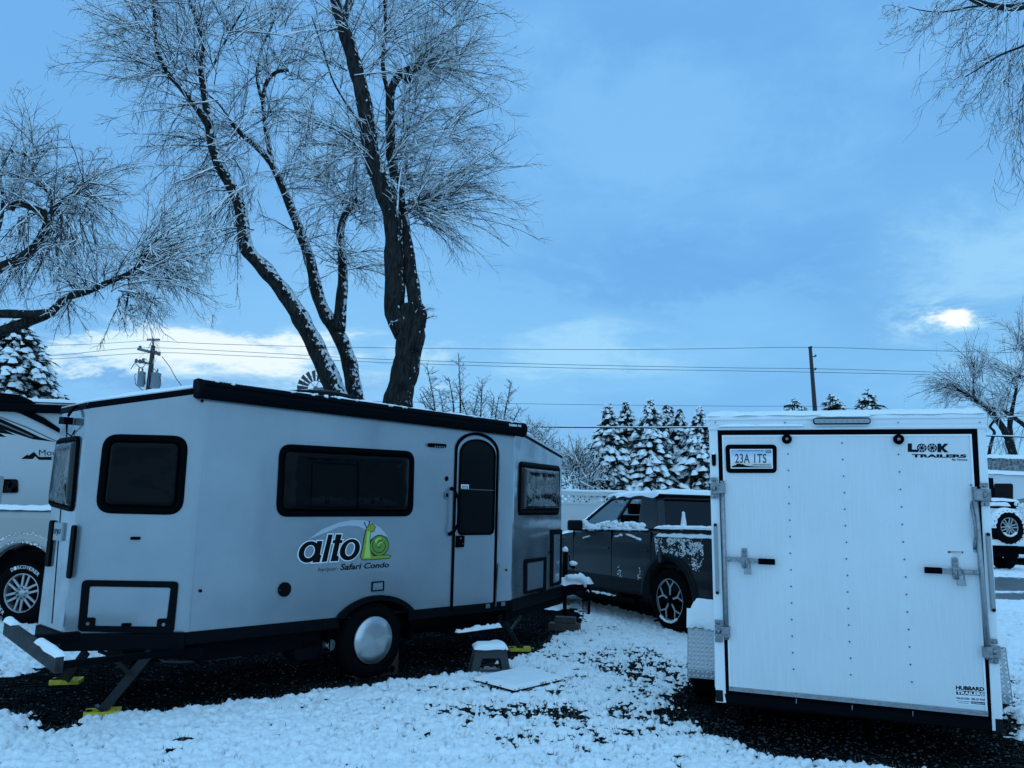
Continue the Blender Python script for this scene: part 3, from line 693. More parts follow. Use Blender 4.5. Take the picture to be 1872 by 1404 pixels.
    g = MB(); c = FE.uv(120, 768, .06); FE.slab(g, [(c[0] - .07, c[1] - .03), (c[0] + .06, c[1] - .04), (c[0] + .06, c[1] + .02), (c[0] - .07, c[1] + .03)], .02, .09); g.tube([FE.P(c[0] + .05, c[1] + .03, .06), FE.P(c[0] + .07, c[1] + .10, .03), FE.P(c[0] + .05, c[1] + .12, .0)], .012, 6)
    g.tube([FE.P(c[0] + .03, c[1] - .04, .06), FE.P(c[0] - .04, c[1] - .10, .03), FE.P(c[0] + .02, c[1] - .13, .01), FE.P(c[0] + .06, c[1] - .08, .0)], .006, 6)
    part('rear_camera', g, m_gasket, root, .006)
    # emblem and lettering
    def e8(pts): return F.q([(500 + x / 5.015, 920 + y / 5.015) for x, y in pts])
    g = MB(); F.slab(g, e8([(325, 327), (450, 237), (600, 177), (720, 155), (830, 157), (900, 178), (980, 225), (1045, 305), (1000, 300), (880, 330), (850, 245), (780, 212), (700, 204), (600, 217), (470, 272)]), 0, .0018)
    part('logo_swoosh', g, M('pale_vinyl', (.42, .47, .52), .4), root)
    def ell(cx, cy, rx_, ry_, sh=.22, n=36): return [(cx + rx_ * math.cos(t) - ry_ * math.sin(t) * sh * -1, cy - ry_ * math.sin(t)) for t in [2 * math.pi * i / n for i in range(n)]]
    def letters(mb, d, h0, h1):
        for ox, oy, orx, ory, icx, icy, irx, iry in ((322, 446, 92, 99, 328, 443, 48 - d, 60 - d), (698, 426, 90, 98, 700, 421, 43 - d, 64 - d)):
            ring(F, mb, e8(ell(ox, oy, orx + d, ory + d)), e8(ell(icx, icy, irx, iry)), h0, h1)
        e = -d / 5.015 / 192.
        for k, pl in enumerate(([(398, 345), (447, 345), (424, 470), (437, 478), (420, 541), (352, 544), (382, 470)], [(500, 286), (541, 286), (486, 536), (438, 539)],
                   [(570, 285), (624, 285), (612, 337), (632, 337), (625, 366), (604, 366), (580, 478), (596, 490), (590, 530), (520, 533), (558, 366), (538, 366), (545, 337), (560, 337)])):
            F.slab(mb, inset(e8(pl), e), h0, h1 + .0002 * (k + 1))
    g = MB(); letters(g, 9, .001, .0030); lo_ = part('logo_outline', g, m_inkw, root)
    g = MB(); letters(g, 0, .0038, .0050); part('logo_lettering', g, m_inkk, lo_)
    text(F, 'by/par', e8([(408, 590), (585, 583), (585, 625), (408, 634)]), m_inkk, .001, root, 'logo_lettering', shear=.2, off=-.008)
    text(F, 'Safari Condo', e8([(612, 556), (1058, 538), (1058, 587), (612, 615)]), m_inkk, .001, root, 'logo_lettering', off=.022, shear=.2)
    gs = M('snail_green', (.30, .36, .03), .45, vary=(.20, .26, .02), vscale=60); gl = M('snail_belly', (.38, .62, .13), .45); gd = M('shell_green', (.14, .25, .03), .45)
    bodyp = [(850, 240), (835, 300), (825, 360), (812, 430), (799, 490), (815, 516), (880, 515), (1000, 505), (1055, 502), (1070, 484), (1050, 476), (1005, 478), (905, 485), (888, 440), (880, 350), (885, 262), (918, 252), (930, 218), (905, 190), (873, 200), (858, 222)]
    g = MB(); F.slab(g, inset(e8(bodyp), -.006), .002, .004)
    for a, b in (((852, 225), (833, 182)), ((870, 215), (879, 172))):
        strip(F, g, e8([a, b]), .008, .002, .004); disc(F, g, e8([b])[0], .008, .002, .004, 12)
    ci = e8([(968, 388)])[0]; rx = e8([(1056, 388)])[0][0] - ci[0]; ry_ = ci[1] - e8([(968, 486)])[0][1]
    disc(F, g, ci, rx, .002, .0045, 40, ry_)
    sn_ = part('snail_emblem', g, m_inkk, root)
    g = MB(); F.slab(g, e8(bodyp), .004, .0052); part('snail_body', g, gs, sn_)
    g = MB(); F.slab(g, e8([(858, 258), (884, 258), (876, 330), (876, 420), (886, 500), (826, 500), (840, 410), (850, 320)]), .0052, .006); part('snail_belly', g, gl, sn_)
    g = MB(); disc(F, g, ci, rx - .008, .0045, .0056, 40, ry_ - .008); part('snail_shell', g, gd, sn_)
    g = MB(); pts = [(ci[0] + (rx * .1 + (rx * .72) * t) * math.cos(-9.5 * t - .5) + .008, ci[1] + (ry_ * .1 + ry_ * .72 * t) * math.sin(-9.5 * t - .5)) for t in [i / 50 for i in range(51)]]
    strip(F, g, pts, .0055, .0056, .0066); part('shell_spiral', g, m_inkk, sn_)
    g = MB(); F.slab(g, e8([(925, 345), (945, 320), (985, 312), (985, 325), (955, 335), (935, 372)]), .0056, .0066); F.slab(g, e8([(945, 385), (955, 365), (1005, 345), (1005, 355), (965, 375), (955, 400)]), .0056, .0066); part('shell_highlight', g, gl, sn_)
    # lower skirt, frame, arch, wheel
    g = MB()
    def sk(fr, a0, a1, z0, z1, h0=-.02, h1=.012): g.box(fr.P(a0, z0, h0), fr.u * (a1 - a0), up * (z1 - z0), fr.n * (h1 - h0))
    LR = (A - Cc).length; LF = (D - B).length; LE = (Cc - E_).length; ap = arcpts(24)
    sk(F, .0, ap[0][0], .50, .598); sk(F, ap[-1][0], L, .50, .598); sk(FR, -.005, LR, .47, .598); sk(FE, 0, LE, .47, .598); sk(FF, 0, LF + .01, .47, .605)
    part('skirt', g, m_skirt, root, .008)
    g = MB(); o1 = arcpts(24, .035, .035); i1 = arcpts(24, -.012, -.012)
    for h0, h1 in ((0, .045),):
        l = [[F.P(*p, hh) for p in pl] for pl, hh in ((o1, h0), (o1, h1), (i1, h1), (i1, -.2))]
        g.loftring(l, False, False, smooth=False, closed=False)
    part('wheel_arch', g, m_skirt, root)
    def inb(p, k): return p
    g = MB()
    hb = MB(); a_, b_ = ap[0][0] - .06, ap[-1][0] + .06
    g.box(F.P(a_, .3, -.38), F.u * (b_ - a_), up * (archtop - .25), F.n * .02); g.box(F.P(a_, archtop + .03, -.38), F.u * (b_ - a_), up * .02, F.n * .37)
    g.box(F.P(a_ - .02, .3, -.38), F.u * .03, up * (archtop - .25), F.n * .34); g.box(F.P(b_, .3, -.38), F.u * .03, up * (archtop - .25), F.n * .34)
    part('wheel_well', g, m_gasket, root)
    # underbody and chassis
    g = MB(); pts = [A, Cc, E_, A2, B2, D2, D, B]; cen = sum(pts, Vector()) / 8
    w0 = a_ - .02
    g.box(F.P(-.2, .30, -.5), F.u * (w0 + .2), up * .22, -F.n * .75); g.box(F.P(b_ + .05, .34, -.5), F.u * (L - b_ + .1), up * .2, -F.n * .75)
    g.box(F.P(w0, .34, -.5), F.u * (b_ - w0 + .1), up * .2, -F.n * .7)
    for hh in (-.14, -1.45): g.box(F.P(-.1, .40, hh), F.u * (L + .3), up * .10, -F.n * .06)
    g.box(F.P(.15, .34, -.10), F.u * (w0 - .2), up * .17, -F.n * .5)
    g.box(F.P(b_ + .1, .30, -.30), F.u * (L - b_), up * .2, -F.n * .5)
    part('chassis', g, m_frame, root)
    # A-frame tongue, coupler, jack
    g = MB(); cp = FC.P(*FC.uv(1050, 1079)); cp.z = .55
    for s in (D, D2):
        q0 = (s * .78 + cen * .22); q0.z = .50; d = cp - q0; side = d.cross(up).normalized() * .035
        g.box(q0 - side - up * .08, d, side * 2, up * .15)
    q0 = B.copy(); q0 = F.P(L * .98, .40, -.02); d = (z(D, .42) - q0); d.z = 0
    g.box(q0 - up * .03, d * 1.0, -F.n * .05, up * .12)
    part('tongue', g, m_frame, root, .006)
    g = MB(); g.box(cp + ax * -.12 - ni * .06 - up * .05, ax * .30, ni * .12, up * .11); g.ball(cp + ax * .20 + up * .0, .075, .075, .06, 12, 8); part('coupler', g, m_skirt, root, .01)
    jp = FC.P(*FC.uv(1033, 1060)); g = MB(); jt = FC.uv(1033, 1008)[1]
    jb = .20
    g.tube([Vector((jp.x, jp.y, jb)), Vector((jp.x, jp.y, .55))], .028, 12); g.tube([Vector((jp.x, jp.y, .5)), Vector((jp.x, jp.y, jt))], .036, 12)
    j = part('tongue_jack', g, m_frame, root); g = MB(); hx = Vector((jp.x, jp.y, jt - .06)); g.tube([hx, hx + cR * .055, hx + cR * .06 - up * .14, hx + cR * .11 - up * .15], .009, 8); g.ball(hx + cR * .11 - up * .15, .03, .03, .03); part('jack_crank', g, m_frame, j)
    g = MB(); g.ball((jp.x, jp.y, jt + .02), .042, .042, .045, 12, 8, .3); g.ball(hx + cR * .11 - up * .105, .06, .05, .035, 12, 8, .4)
    p0 = cp + up * .07; snowcap(g, p0 - ax * .35 - ni * .08, p0 + ax * .30 - ni * .10, p0 + ax * .30 + ni * .10, p0 - ax * .35 + ni * .08, .10, 18, 8, .6, .02, seed=5, fs=8)
    g.tube([p0 - ax * .3 + up * .10 - ni * .1, p0 - ax * .05 + up * .09 - ni * .12, p0 + ax * .06 + up * .03 - ni * .12, p0 + ax * .10 - up * .05 - ni * .12], [.03, .04, .03, .02], 8)
    part('snow', g, m_snow, j)
    g = MB(); c0_ = cp - ni * .10 + ax * .08
    for k in range(9):
        cc = c0_ - up * (.05 + .035 * k) + ax * (.01 * math.sin(k * 2.)); dd = ax if k % 2 else ni
        g.lathe(cc, dd, [(.020, -.004), (.024, 0), (.020, .004), (.014, .004), (.012, 0), (.014, -.004), (.020, -.004)], 10, cap=False)
        cc = c0_ + ax * .07 - up * (.05 + .035 * k); g.lathe(cc, ni if k % 2 else ax, [(.020, -.004), (.024, 0), (.020, .004), (.014, .004), (.012, 0), (.014, -.004), (.020, -.004)], 10, cap=False)
    g.tube([c0_ + ax * .1 + up * .02, c0_ + ax * .16 - up * .05, c0_ + ax * .13 - up * .2, c0_ + ax * .12 - up * .36], .018, 8)
    part('safety_chain', g, m_frame, root)
    # wheel
    W = F.shift(-.01); wcx = wc
    g = MB(); cw = F.P(wc[0], wc[1], -.21); n_ = F.n
    g.lathe(cw, n_, [(rt * .60, .0), (rt * .92, .0), (rt * .985, .02), (rt, .05), (rt, .16), (rt * .985, .19), (rt * .93, .212), (rt * .80, .222), (rt * .68, .215), (rt * .64, .20), (rt * .62, .17)], 64, cap=False)
    tyre = part('wheel', g, m_tyre, root)
    rc = (F.uv(680, 1127.5)[1] - F.uv(680, 1214.5)[1]) / 2
    g = MB(); g.lathe(cw, n_, [(rc, .20), (rc, .218), (rc * .985, .224), (rc * .96, .222), (rc * .95, .226), (rc * .6, .232), (rc * .2, .2365), (.001, .2375)], 96)
    part('hub_cap', g, spun_alu(tuple(cw - org(root)), tuple(n_), tuple(F.u)), tyre)
    # gas locker / exhaust pod below the floor
    g = MB(); P0 = F.uv(534, 1212, -.10); P1 = F.uv(590, 1164, -.10)
    x0, x1, z0, z1 = P0[0], P1[0], P0[1], P1[1]; Fi = F.shift(-.10)
    pr = roundpoly([(x0 + .05, z0), (x1 - .05, z0), (x1, (z0 + z1) / 2), (x1 - .02, z1), (x0 + .1, z1), (x0, z0 + .08)], .04)
    Fi.slab(g, pr, -.22, 0); tk = part('heater_pod', g, m_skirt, root, .02)
    g = MB(); c = Vector(F.P(*F.uv(602, 1180, -.05), -.05)); g.lathe(c - F.n * .10, (F.n + F.u * .25).normalized(), [(.05, 0), (.052, .10), (.045, .105), (.040, .10), (.034, .102), (.01, .10)], 20)
    part('exhaust_cap', g, m_bright, tk)
    # rear frame stubs, bumper channel
    FB = Fr(E_ - ax * .30, (Cc - E_).normalized())
    bL = FB.uv(22, 1128); bR = FB.uv(118, 1200)
    g = MB(); zbm = (bL[1] + bR[1]) / 2
    p0 = FB.P(bL[0], bL[1] - .02); p1 = FB.P(bR[0], bR[1] + .0)
    d = p1 - p0; hgt = .105
    g.box(p0 - up * hgt, d, up * hgt, FB.n * .05 * 1.)
    bp = part('bumper', g, m_bumper, root, .006)
    g = MB(); g.box(p0 - up * hgt + d * .32 - FB.n * .35 , FB.n * .35, d.normalized() * .06, up * .07); g.box(p1 - up * .085 - d.normalized() * .06, (F.P(.2, .44, -.1) - (p1 - up * .05)), d.normalized() * .04, up * .045)
    q0 = FR.P(.42, .385, -.06); g.box(q0, FR.u * .60, up * .085, -FR.n * .05)
    part('bumper_arm', g, m_frame, root, .005)
    g = MB()
    for t0_, t1_, th in ((0.0, .16, .028), (.62, 1., .032)):
        a = p0 + d * t0_; b = p0 + d * t1_; snowcap(g, a + FB.n * .055, b + FB.n * .055, b - FB.n * .01, a - FB.n * .01, th, 24, 8, .25, .01, seed=t0_ + 3, fs=5)
    part('snow', g, m_snow, bp)
    g = MB()
    for px, py in ((204, 1173), (194, 1188), (251, 1181)): disc(FR, g, FR.uv(px, py, .0), .013, -.008, .008 if py < 1175 else .004, 10)
    part('bolt', g, m_bright, root)
    # stabiliser legs (each on its own yellow pad)
    def leg(foot, top, brace, wid=.07):
        g = MB(); f_ = Vector(foot); t_ = Vector(top); dd = (t_ - f_); s = dd.cross(cF).normalized() * wid; w_ = dd.cross(s).normalized() * .03
        g.box(f_ - s / 2, dd, s, w_); g.box(f_ - up * .0 - s * .9 - w_, s * 1.8, w_ * 3, up * .012)
        if brace:
            b0, b1 = Vector(brace[0]), Vector(brace[1]); d2 = b1 - b0; s2 = d2.cross(cF).normalized() * .03; g.box(b0 - s2 / 2 - cF * .03, d2, s2, d2.cross(s2).normalized() * .02)
            g.lathe(b1 - cF * .06, cF, [(.012, 0), (.012, .03)], 10)
        part('stabiliser_leg', g, M('leg_steel', (.020, .022, .025), .5, bump=(60, .2), spec=.15), root, .004)
    f1 = at_z(188, 1299, .03); t1 = F.P(*F.uv(278, 1190, -.15), -.15); b0 = F.P(*F.uv(212, 1199, -.13), -.13); b1 = f1.lerp(t1, .62); leg(f1, t1, (b0, b1))
    FD = Fr(E_ + ni * .0, ax); f2 = at_z(122, 1242, .03); t2 = f2 + (at_z(160, 1190, .42) - f2) * 1.0; leg(f2, t2, None, .07)
    f3 = at_z(950, 1184, .03); t3 = F.P(*F.uv(915, 1122, -.1), -.1); b0 = F.P(*F.uv(952, 1124, -.1), -.1); leg(f3, t3, (b0, f3.lerp(t3, .5)), .05)
    # folding entry step under the door with a line of snow
    g = MB(); FS = F.shift(.10); s0 = FS.uv(835, 1158); s1 = FS.uv(922, 1146); zz_ = (s0[1] + s1[1]) / 2
    g.box(FS.P(s0[0], zz_ - .03, 0), F.u * (s1[0] - s0[0]), up * .028, -F.n * .26)
    for a in (s0[0] + .02, s1[0] - .04): g.box(FS.P(a, zz_, -.24), F.u * .02, up * (.45 - zz_), F.n * .03)
    st = part('entry_step', g, m_frame, root, .005)
    g = MB(); snowcap(g, FS.P(s0[0] + .03, zz_, -.0), FS.P(s1[0] - .03, zz_, -.0), FS.P(s1[0] - .03, zz_, -.07), FS.P(s0[0] + .03, zz_, -.07), .035, 40, 7, .9, .0, seed=8, fs=14); part('snow', g, m_snow, st)
    # loose hoses
    g = MB(); pp = [F.P(*F.uv(x, y, -.3), -.3) for x, y in ((292, 1190), (286, 1200), (300, 1209), (330, 1210), (365, 1207), (400, 1204), (440, 1200))]; g.tube(pp, .011, 8)
    pp = [F.P(*F.uv(x, y, -.35), -.35) for x, y in ((300, 1203), (320, 1206), (350, 1209), (380, 1207), (420, 1196))]; g.tube(pp, .008, 8); part('hose', g, M('grey_hose', (.06, .065, .07), .4), root)
    return F, wc, rt, f1, f2, f3, jp
def spun_alu(c, ax, u):
    m = bpy.data.materials.new('spun_aluminium'); m.use_nodes = True; nt = m.node_tree; p = nt.nodes['Principled BSDF']; L = nt.links
    p.inputs['Metallic'].default_value = 1; p.inputs['Roughness'].default_value = .28; p.inputs['Base Color'].default_value = (.55, .57, .59, 1)
    p.inputs['Anisotropic'].default_value = .95; p.inputs['Anisotropic Rotation'].default_value = .25
    tc = nt.nodes.new('ShaderNodeTexCoord'); s = nt.nodes.new('ShaderNodeVectorMath'); s.operation = 'SUBTRACT'; L.new(tc.outputs['Object'], s.inputs[0]); s.inputs[1].default_value = c
    cr = nt.nodes.new('ShaderNodeVectorMath'); cr.operation = 'CROSS_PRODUCT'; L.new(s.outputs[0], cr.inputs[0]); cr.inputs[1].default_value = ax
    nm = nt.nodes.new('ShaderNodeVectorMath'); nm.operation = 'NORMALIZE'; L.new(cr.outputs[0], nm.inputs[0]); L.new(nm.outputs[0], p.inputs['Tangent'])
    return m
cam_info = build_camper()
def ground_bits():
    F, wc, rt, f1, f2, f3, jp = cam_info
    labels = ['yellow levelling pad under the nearest rear leg of the silver camper', 'yellow levelling pad behind the rear bumper, under the far rear leg', 'yellow levelling pad under the front leg near the camper door']
    for f, lab, a in ((f1, labels[0], .35), (f2, labels[1], .25), (f3, labels[2], .15)):
        root = thing('levelling_pad', (f.x, f.y, 0), lab, 'jack pad', 'yellow pads under the camper legs')
        u = Vector((math.cos(a), math.sin(a), 0)); v = Vector((-u.y, u.x, 0)); c = Vector((f.x, f.y, 0)); fr = Fr(c, u, v)
        g = MB(); o = roundpoly([(-.125, -.08), (.125, -.08), (.125, .08), (-.125, .08)], .02); ring(fr, g, o, inset(o, .015), .0, .035); fr.slab(g, inset(o, .012), .0, .026)
        for i in range(-3, 4):
            g.box(fr.P(i * .03 - .003, -.066, .026), u * .006, v * .132, Vector((0, 0, .007)))
        for i in range(-2, 3): g.box(fr.P(-.11, i * .030 - .003, .026), u * .22, v * .006, Vector((0, 0, .007)))
        part('grid_plate', g, m_yellow, root)
        g = MB(); ring(fr, g, [( -.10 + .03 * math.cos(t), .0 + .03 * math.sin(t)) for t in [i * math.pi / 8 for i in range(16)]], [(-.10 + .018 * math.cos(t), .0 + .018 * math.sin(t)) for t in [i * math.pi / 8 for i in range(16)]], .03, .038); part('locking_ring', g, m_gasket, root)
    # curved wheel leveller under the camper's wheel
    root = thing('wheel_leveller', tuple(F.P(wc[0], 0, -.1)), 'dark red curved plastic ramp with round holes under the camper wheel', 'wheel chock')
    g = MB(); x0 = wc[0] - .16; x1 = wc[0] + .34; n = 20; top = []
    for i in range(n + 1):
        x = x0 + (x1 - x0) * i / n; dx = x - wc[0]; zz = wc[1] - math.sqrt(max((rt + .008) ** 2 - dx ** 2, 0)); top.append((x, zz))
    for hh in (-.20, -.04): F.slab(g, [(x0, .004), (x1, .004)] + top[::-1], hh, hh + .012)
    for i in range(n): 
        a, b = top[i], top[i + 1]; g.box(F.P(a[0], a[1] - .008, -.20), F.P(b[0], b[1], 0) - F.P(a[0], a[1], 0), Vector((0, 0, .008)), F.n * .172)
    part('curved_ramp', g, M('dark_red_plastic', (.035, .012, .010), .5), root)
    g = MB()
    for k, (x, r) in enumerate(((.06, .012), (.10, .016), (.145, .020), (.20, .026), (.265, .034))): disc(F, g, (wc[0] + x, .016 + r * 1.05), r, -.028, -.0265, 16)
    part('hole', g, m_gasket, root)
    # timber blocks under the tongue jack
    specs = [(-.24, .18, 0, .10, .20, 'thick timber block on the ground under the camper tongue'), (-.16, .12, .10, .085, .14, 'shorter timber block on top, under the jack foot')]
    for x0, x1, z0, h, w, lab in specs:
        c = Vector((jp.x, jp.y, 0)); u = Vector((.97, -.22, 0)).normalized(); v = Vector((-u.y, u.x, 0)); g = MB()
        g.box(c + u * (x0 + .03) - v * w / 2 + Vector((0, 0, z0)), u * (x1 - x0), v * w, Vector((0, 0, h - .004)))
        single('timber_block', g, m_wood, tuple(c + Vector((0, 0, z0))), lab, 'wood block', 'timber blocks under the camper tongue', .008)
    g = MB()
    # plastic step stool
    sc_ = at_z(897, 1232); root = thing('step_stool', tuple(sc_), 'grey plastic folding step stool topped with snow beside the camper', 'step stool')
    a = R(8); u = Vector((math.cos(a), math.sin(a), 0)); v = Vector((-u.y, u.x, 0)); W0, D0, W1, D1, H = .40, .30, .31, .22, .235; c = sc_ + v * D0 * .4
    def P(x, y, z): return c + u * x + v * y + Vector((0, 0, z))
    for sx in (1, -1):
        for (fr_, w0, w1, off0, off1) in ((None, W0, W1, D0, D1),):
            # front/back panel with a cut-out
            y0, y1 = -sx * off0 / 2, -sx * off1 / 2
            def q(x, t): return P(x * (w0 + (w1 - w0) * t), y0 + (y1 - y0) * t, H * t)
            th = v * .012 * sx
            g = MB()
            outer = [q(-.5, 0), q(-.30, 0), q(-.30, .12), q(-.26, .62), q(.26, .62), q(.30, .12), q(.30, 0), q(.5, 0), q(.5, .93), q(-.5, .93)]
            g.prism([p for p in outer], th); g.prism([q(-.32, .10), q(.32, .10), q(.32, .2), q(-.32, .2)], th * .9)
            part('side_panel', g, m_stool, root, .004)
            x0, x1 = sx * w0 / 2, sx * w1 / 2
            def q2(y, t): return P(x0 + (x1 - x0) * t, y * (off0 + (off1 - off0) * t), H * t)
            g = MB(); outer = [q2(-.49, 0), q2(-.25, 0), q2(-.2, .62), q2(.2, .62), q2(.25, 0), q2(.49, 0), q2(.49, .93), q2(-.49, .93)]
            g.prism(outer, -u * .012 * sx); part('end_panel', g, m_stool, root, .004)
    g = MB(); o = roundpoly([(-W1 / 2 - .012, -D1 / 2 - .012), (W1 / 2 + .012, -D1 / 2 - .012), (W1 / 2 + .012, D1 / 2 + .012), (-W1 / 2 - .012, D1 / 2 + .012)], .03)
    g.prism([P(x, y, H * .9) for x, y in o], Vector((0, 0, .03))); part('top', g, m_stool, root, .005)
    g = MB(); z_ = H * .9 + .026; e = .016; snowcap(g, P(-W1 / 2 - e, -D1 / 2 - e, z_), P(W1 / 2 + e, -D1 / 2 - e, z_), P(W1 / 2 + e, D1 / 2 + e, z_), P(-W1 / 2 - e, D1 / 2 + e, z_), .06, 12, 12, .25, .012, seed=14, fs=10); part('snow', g, m_snow, root)
    # snow covered door mat
    q = [at_z(868, 1244, .02), at_z(941, 1264, .02), at_z(1028, 1243, .02), at_z(962, 1223, .02)]
    root = thing('door_mat', tuple(sum(q, Vector()) / 4), 'flat rectangular mat buried under smooth snow in front of the stool', 'mat')
    g = MB(); g.prism([Vector((p.x, p.y, .025)) for p in q], Vector((0, 0, .014))); part('mat', g, m_gasket, root)
    cc = sum(q, Vector()) / 4; q = [cc + (p - cc) * 1.02 for p in q]
    g = MB(); n = 44
    vs = []; 
    for j in range(n + 1):
        for i in range(n + 1):
            a, b = i / n, j / n; p = (q[0] * (1 - a) + q[1] * a) * (1 - b) + (q[3] * (1 - a) + q[2] * a) * b
            e = min(a, 1 - a, b, 1 - b) * 2; nz = mnoise.noise(p * 7) + .5 * mnoise.noise(p * 19)
            out = (p - cc).normalized() * (.012 * nz + .012 * mnoise.noise(p * 45)) if e < .02 else Vector()
            vs.append(Vector((p.x, p.y, .028)) + out + Vector((0, 0, (.036 * min(1, e * 9) ** .4 + .006 * nz * min(1, e * 8)))))
    g.add(vs, [(j * (n + 1) + i, j * (n + 1) + i + 1, (j + 1) * (n + 1) + i + 1, (j + 1) * (n + 1) + i) for j in range(n) for i in range(n)], True); part('snow', g, m_snow, root)
ground_bits()

# ------------------------------------------------------------------ wheels
def tyre_mesh(mb, c, ax, r, w, ri, lug=0, seg=64):
    """tyre with outer face at c, body going back along -ax; ri = rim radius"""
    ax = Vector(ax).normalized(); c = Vector(c)
    mb.lathe(c, ax, [(ri * .97, -w), (r * .93, -w), (r * .985, -w * .9), (r, -w * .8), (r, -w * .2), (r * .985, -w * .1), (r * .94, -.008), (r * .86, .002), (ri * 1.12, -.004), (ri * 1.03, -.016), (ri * 1.0, -.03)], seg, cap=False)
    if lug:
        u = ax.orthogonal().normalized(); v = ax.cross(u)
        for k in range(lug):
            a = 2 * math.pi * k / lug
            for s, o in ((0, 0), (1, .5)):
                b = a + o * 2 * math.pi / lug; d = u * math.cos(b) + v * math.sin(b); t = ax.cross(d)
                mb.box(c + d * (r * .985) - ax * (w * (.02 + .5 * s)) - t * r * .045, t * r * .075, -ax * w * .42, d * r * .035)
def ribbed_rim(parent, c, ax, r, style, mat, up=Vector((0, 0, 1)), phase=0.):
    ax = Vector(ax).normalized(); c = Vector(c); side = up.cross(ax).normalized(); fr = Fr(c, side, up)
    if fr.n.dot(ax) < 0: fr = Fr(c, -side, up)
    g = MB(); g.lathe(c, ax, [(r * .99, -.16), (r * .9, -.14), (r * .3, -.10), (.01, -.10)], 40); part('rim_well', g, m_gasket, parent)
    g = MB(); g.lathe(c, ax, [(r * 1.0, -.03), (r * 1.03, -.012), (r * .985, -.008), (r * .94, -.03), (r * .93, -.12)], 56, cap=False)
    if style == 'five': part('rim_lip', g, m_gasket, parent); g = MB(); g.lathe(c, ax, [(r * .985, -.0075), (r * .97, -.0055), (r * .955, -.0075)], 56, cap=False)
    def P(a, q): return (q * r * math.cos(a), q * r * math.sin(a))
    if style == 'twelve':
        n = 6
        for k in range(n):
            a = 2 * math.pi * k / n + phase
            for s in (-1, 1):
                w = .055; cx_ = Vector((math.cos(a), math.sin(a))); cy_ = Vector((-cx_.y, cx_.x))
                p, q = (cx_ * .34 + cy_ * s * .115) * r, (cx_ * .945 + cy_ * s * .175) * r; d = (q - p).normalized(); m_ = Vector((-d.y, d.x)) * r * w
                fr.slab(g, [p - m_ * 1.2, q - m_, q + m_, p + m_ * 1.2], -.045, -.022)
    elif style == 'five':
        n = 5
        for k in range(n):
            a = math.pi / 2 + 2 * math.pi * k / n + phase
            p0, p1 = Vector(P(a, .22)), Vector(P(a, .60)); d = (p1 - p0).normalized(); m_ = Vector((-d.y, d.x)) * r * .05
            fr.slab(g, [p0 - m_ * .9, p1 - m_ * .9, p1 + m_ * .9, p0 + m_ * .9], -.03, -.016)
            for s in (-1, 1):
                q0 = Vector(P(a + s * .03, .58)); q1 = Vector(P(a + s * .30, .95)); d = (q1 - q0).normalized(); m_ = Vector((-d.y, d.x)) * r * .04
                fr.slab(g, [q0 - m_, q1 - m_ * .8, q1 + m_ * .8, q0 + m_], -.03, -.0165 + s * .0004)
                e0 = Vector(P(a + s * .30, .95)); e1 = Vector(P(a + s * .628, .93)); d = (e1 - e0).normalized(); m_ = Vector((-d.y, d.x)) * r * .022
                fr.slab(g, [e0 - m_, e1 - m_, e1 + m_, e0 + m_], -.028, -.0175 + s * .0003)
    ri = part('rim', g, mat, parent, .002)
    g = MB(); g.lathe(c, ax, [(r * .40, -.06), (r * .38, -.03), (r * .33, -.022), (r * .2, -.02), (r * .17, -.008), (r * .04, -.006)], 32)
    g2 = MB()
    if style == 'twelve':
        for k in range(8): cc = fr.P(*P(2 * math.pi * k / 8, .285), -.02); g2.lathe(cc, ax, [(r * .045, 0), (r * .045, .022), (r * .03, .03), (.001, .031)], 10)
        part('hub', g, mat, ri); part('wheel_nut', g2, m_bright, ri)
    else:
        part('hub', g, m_gasket, ri)
    return fr

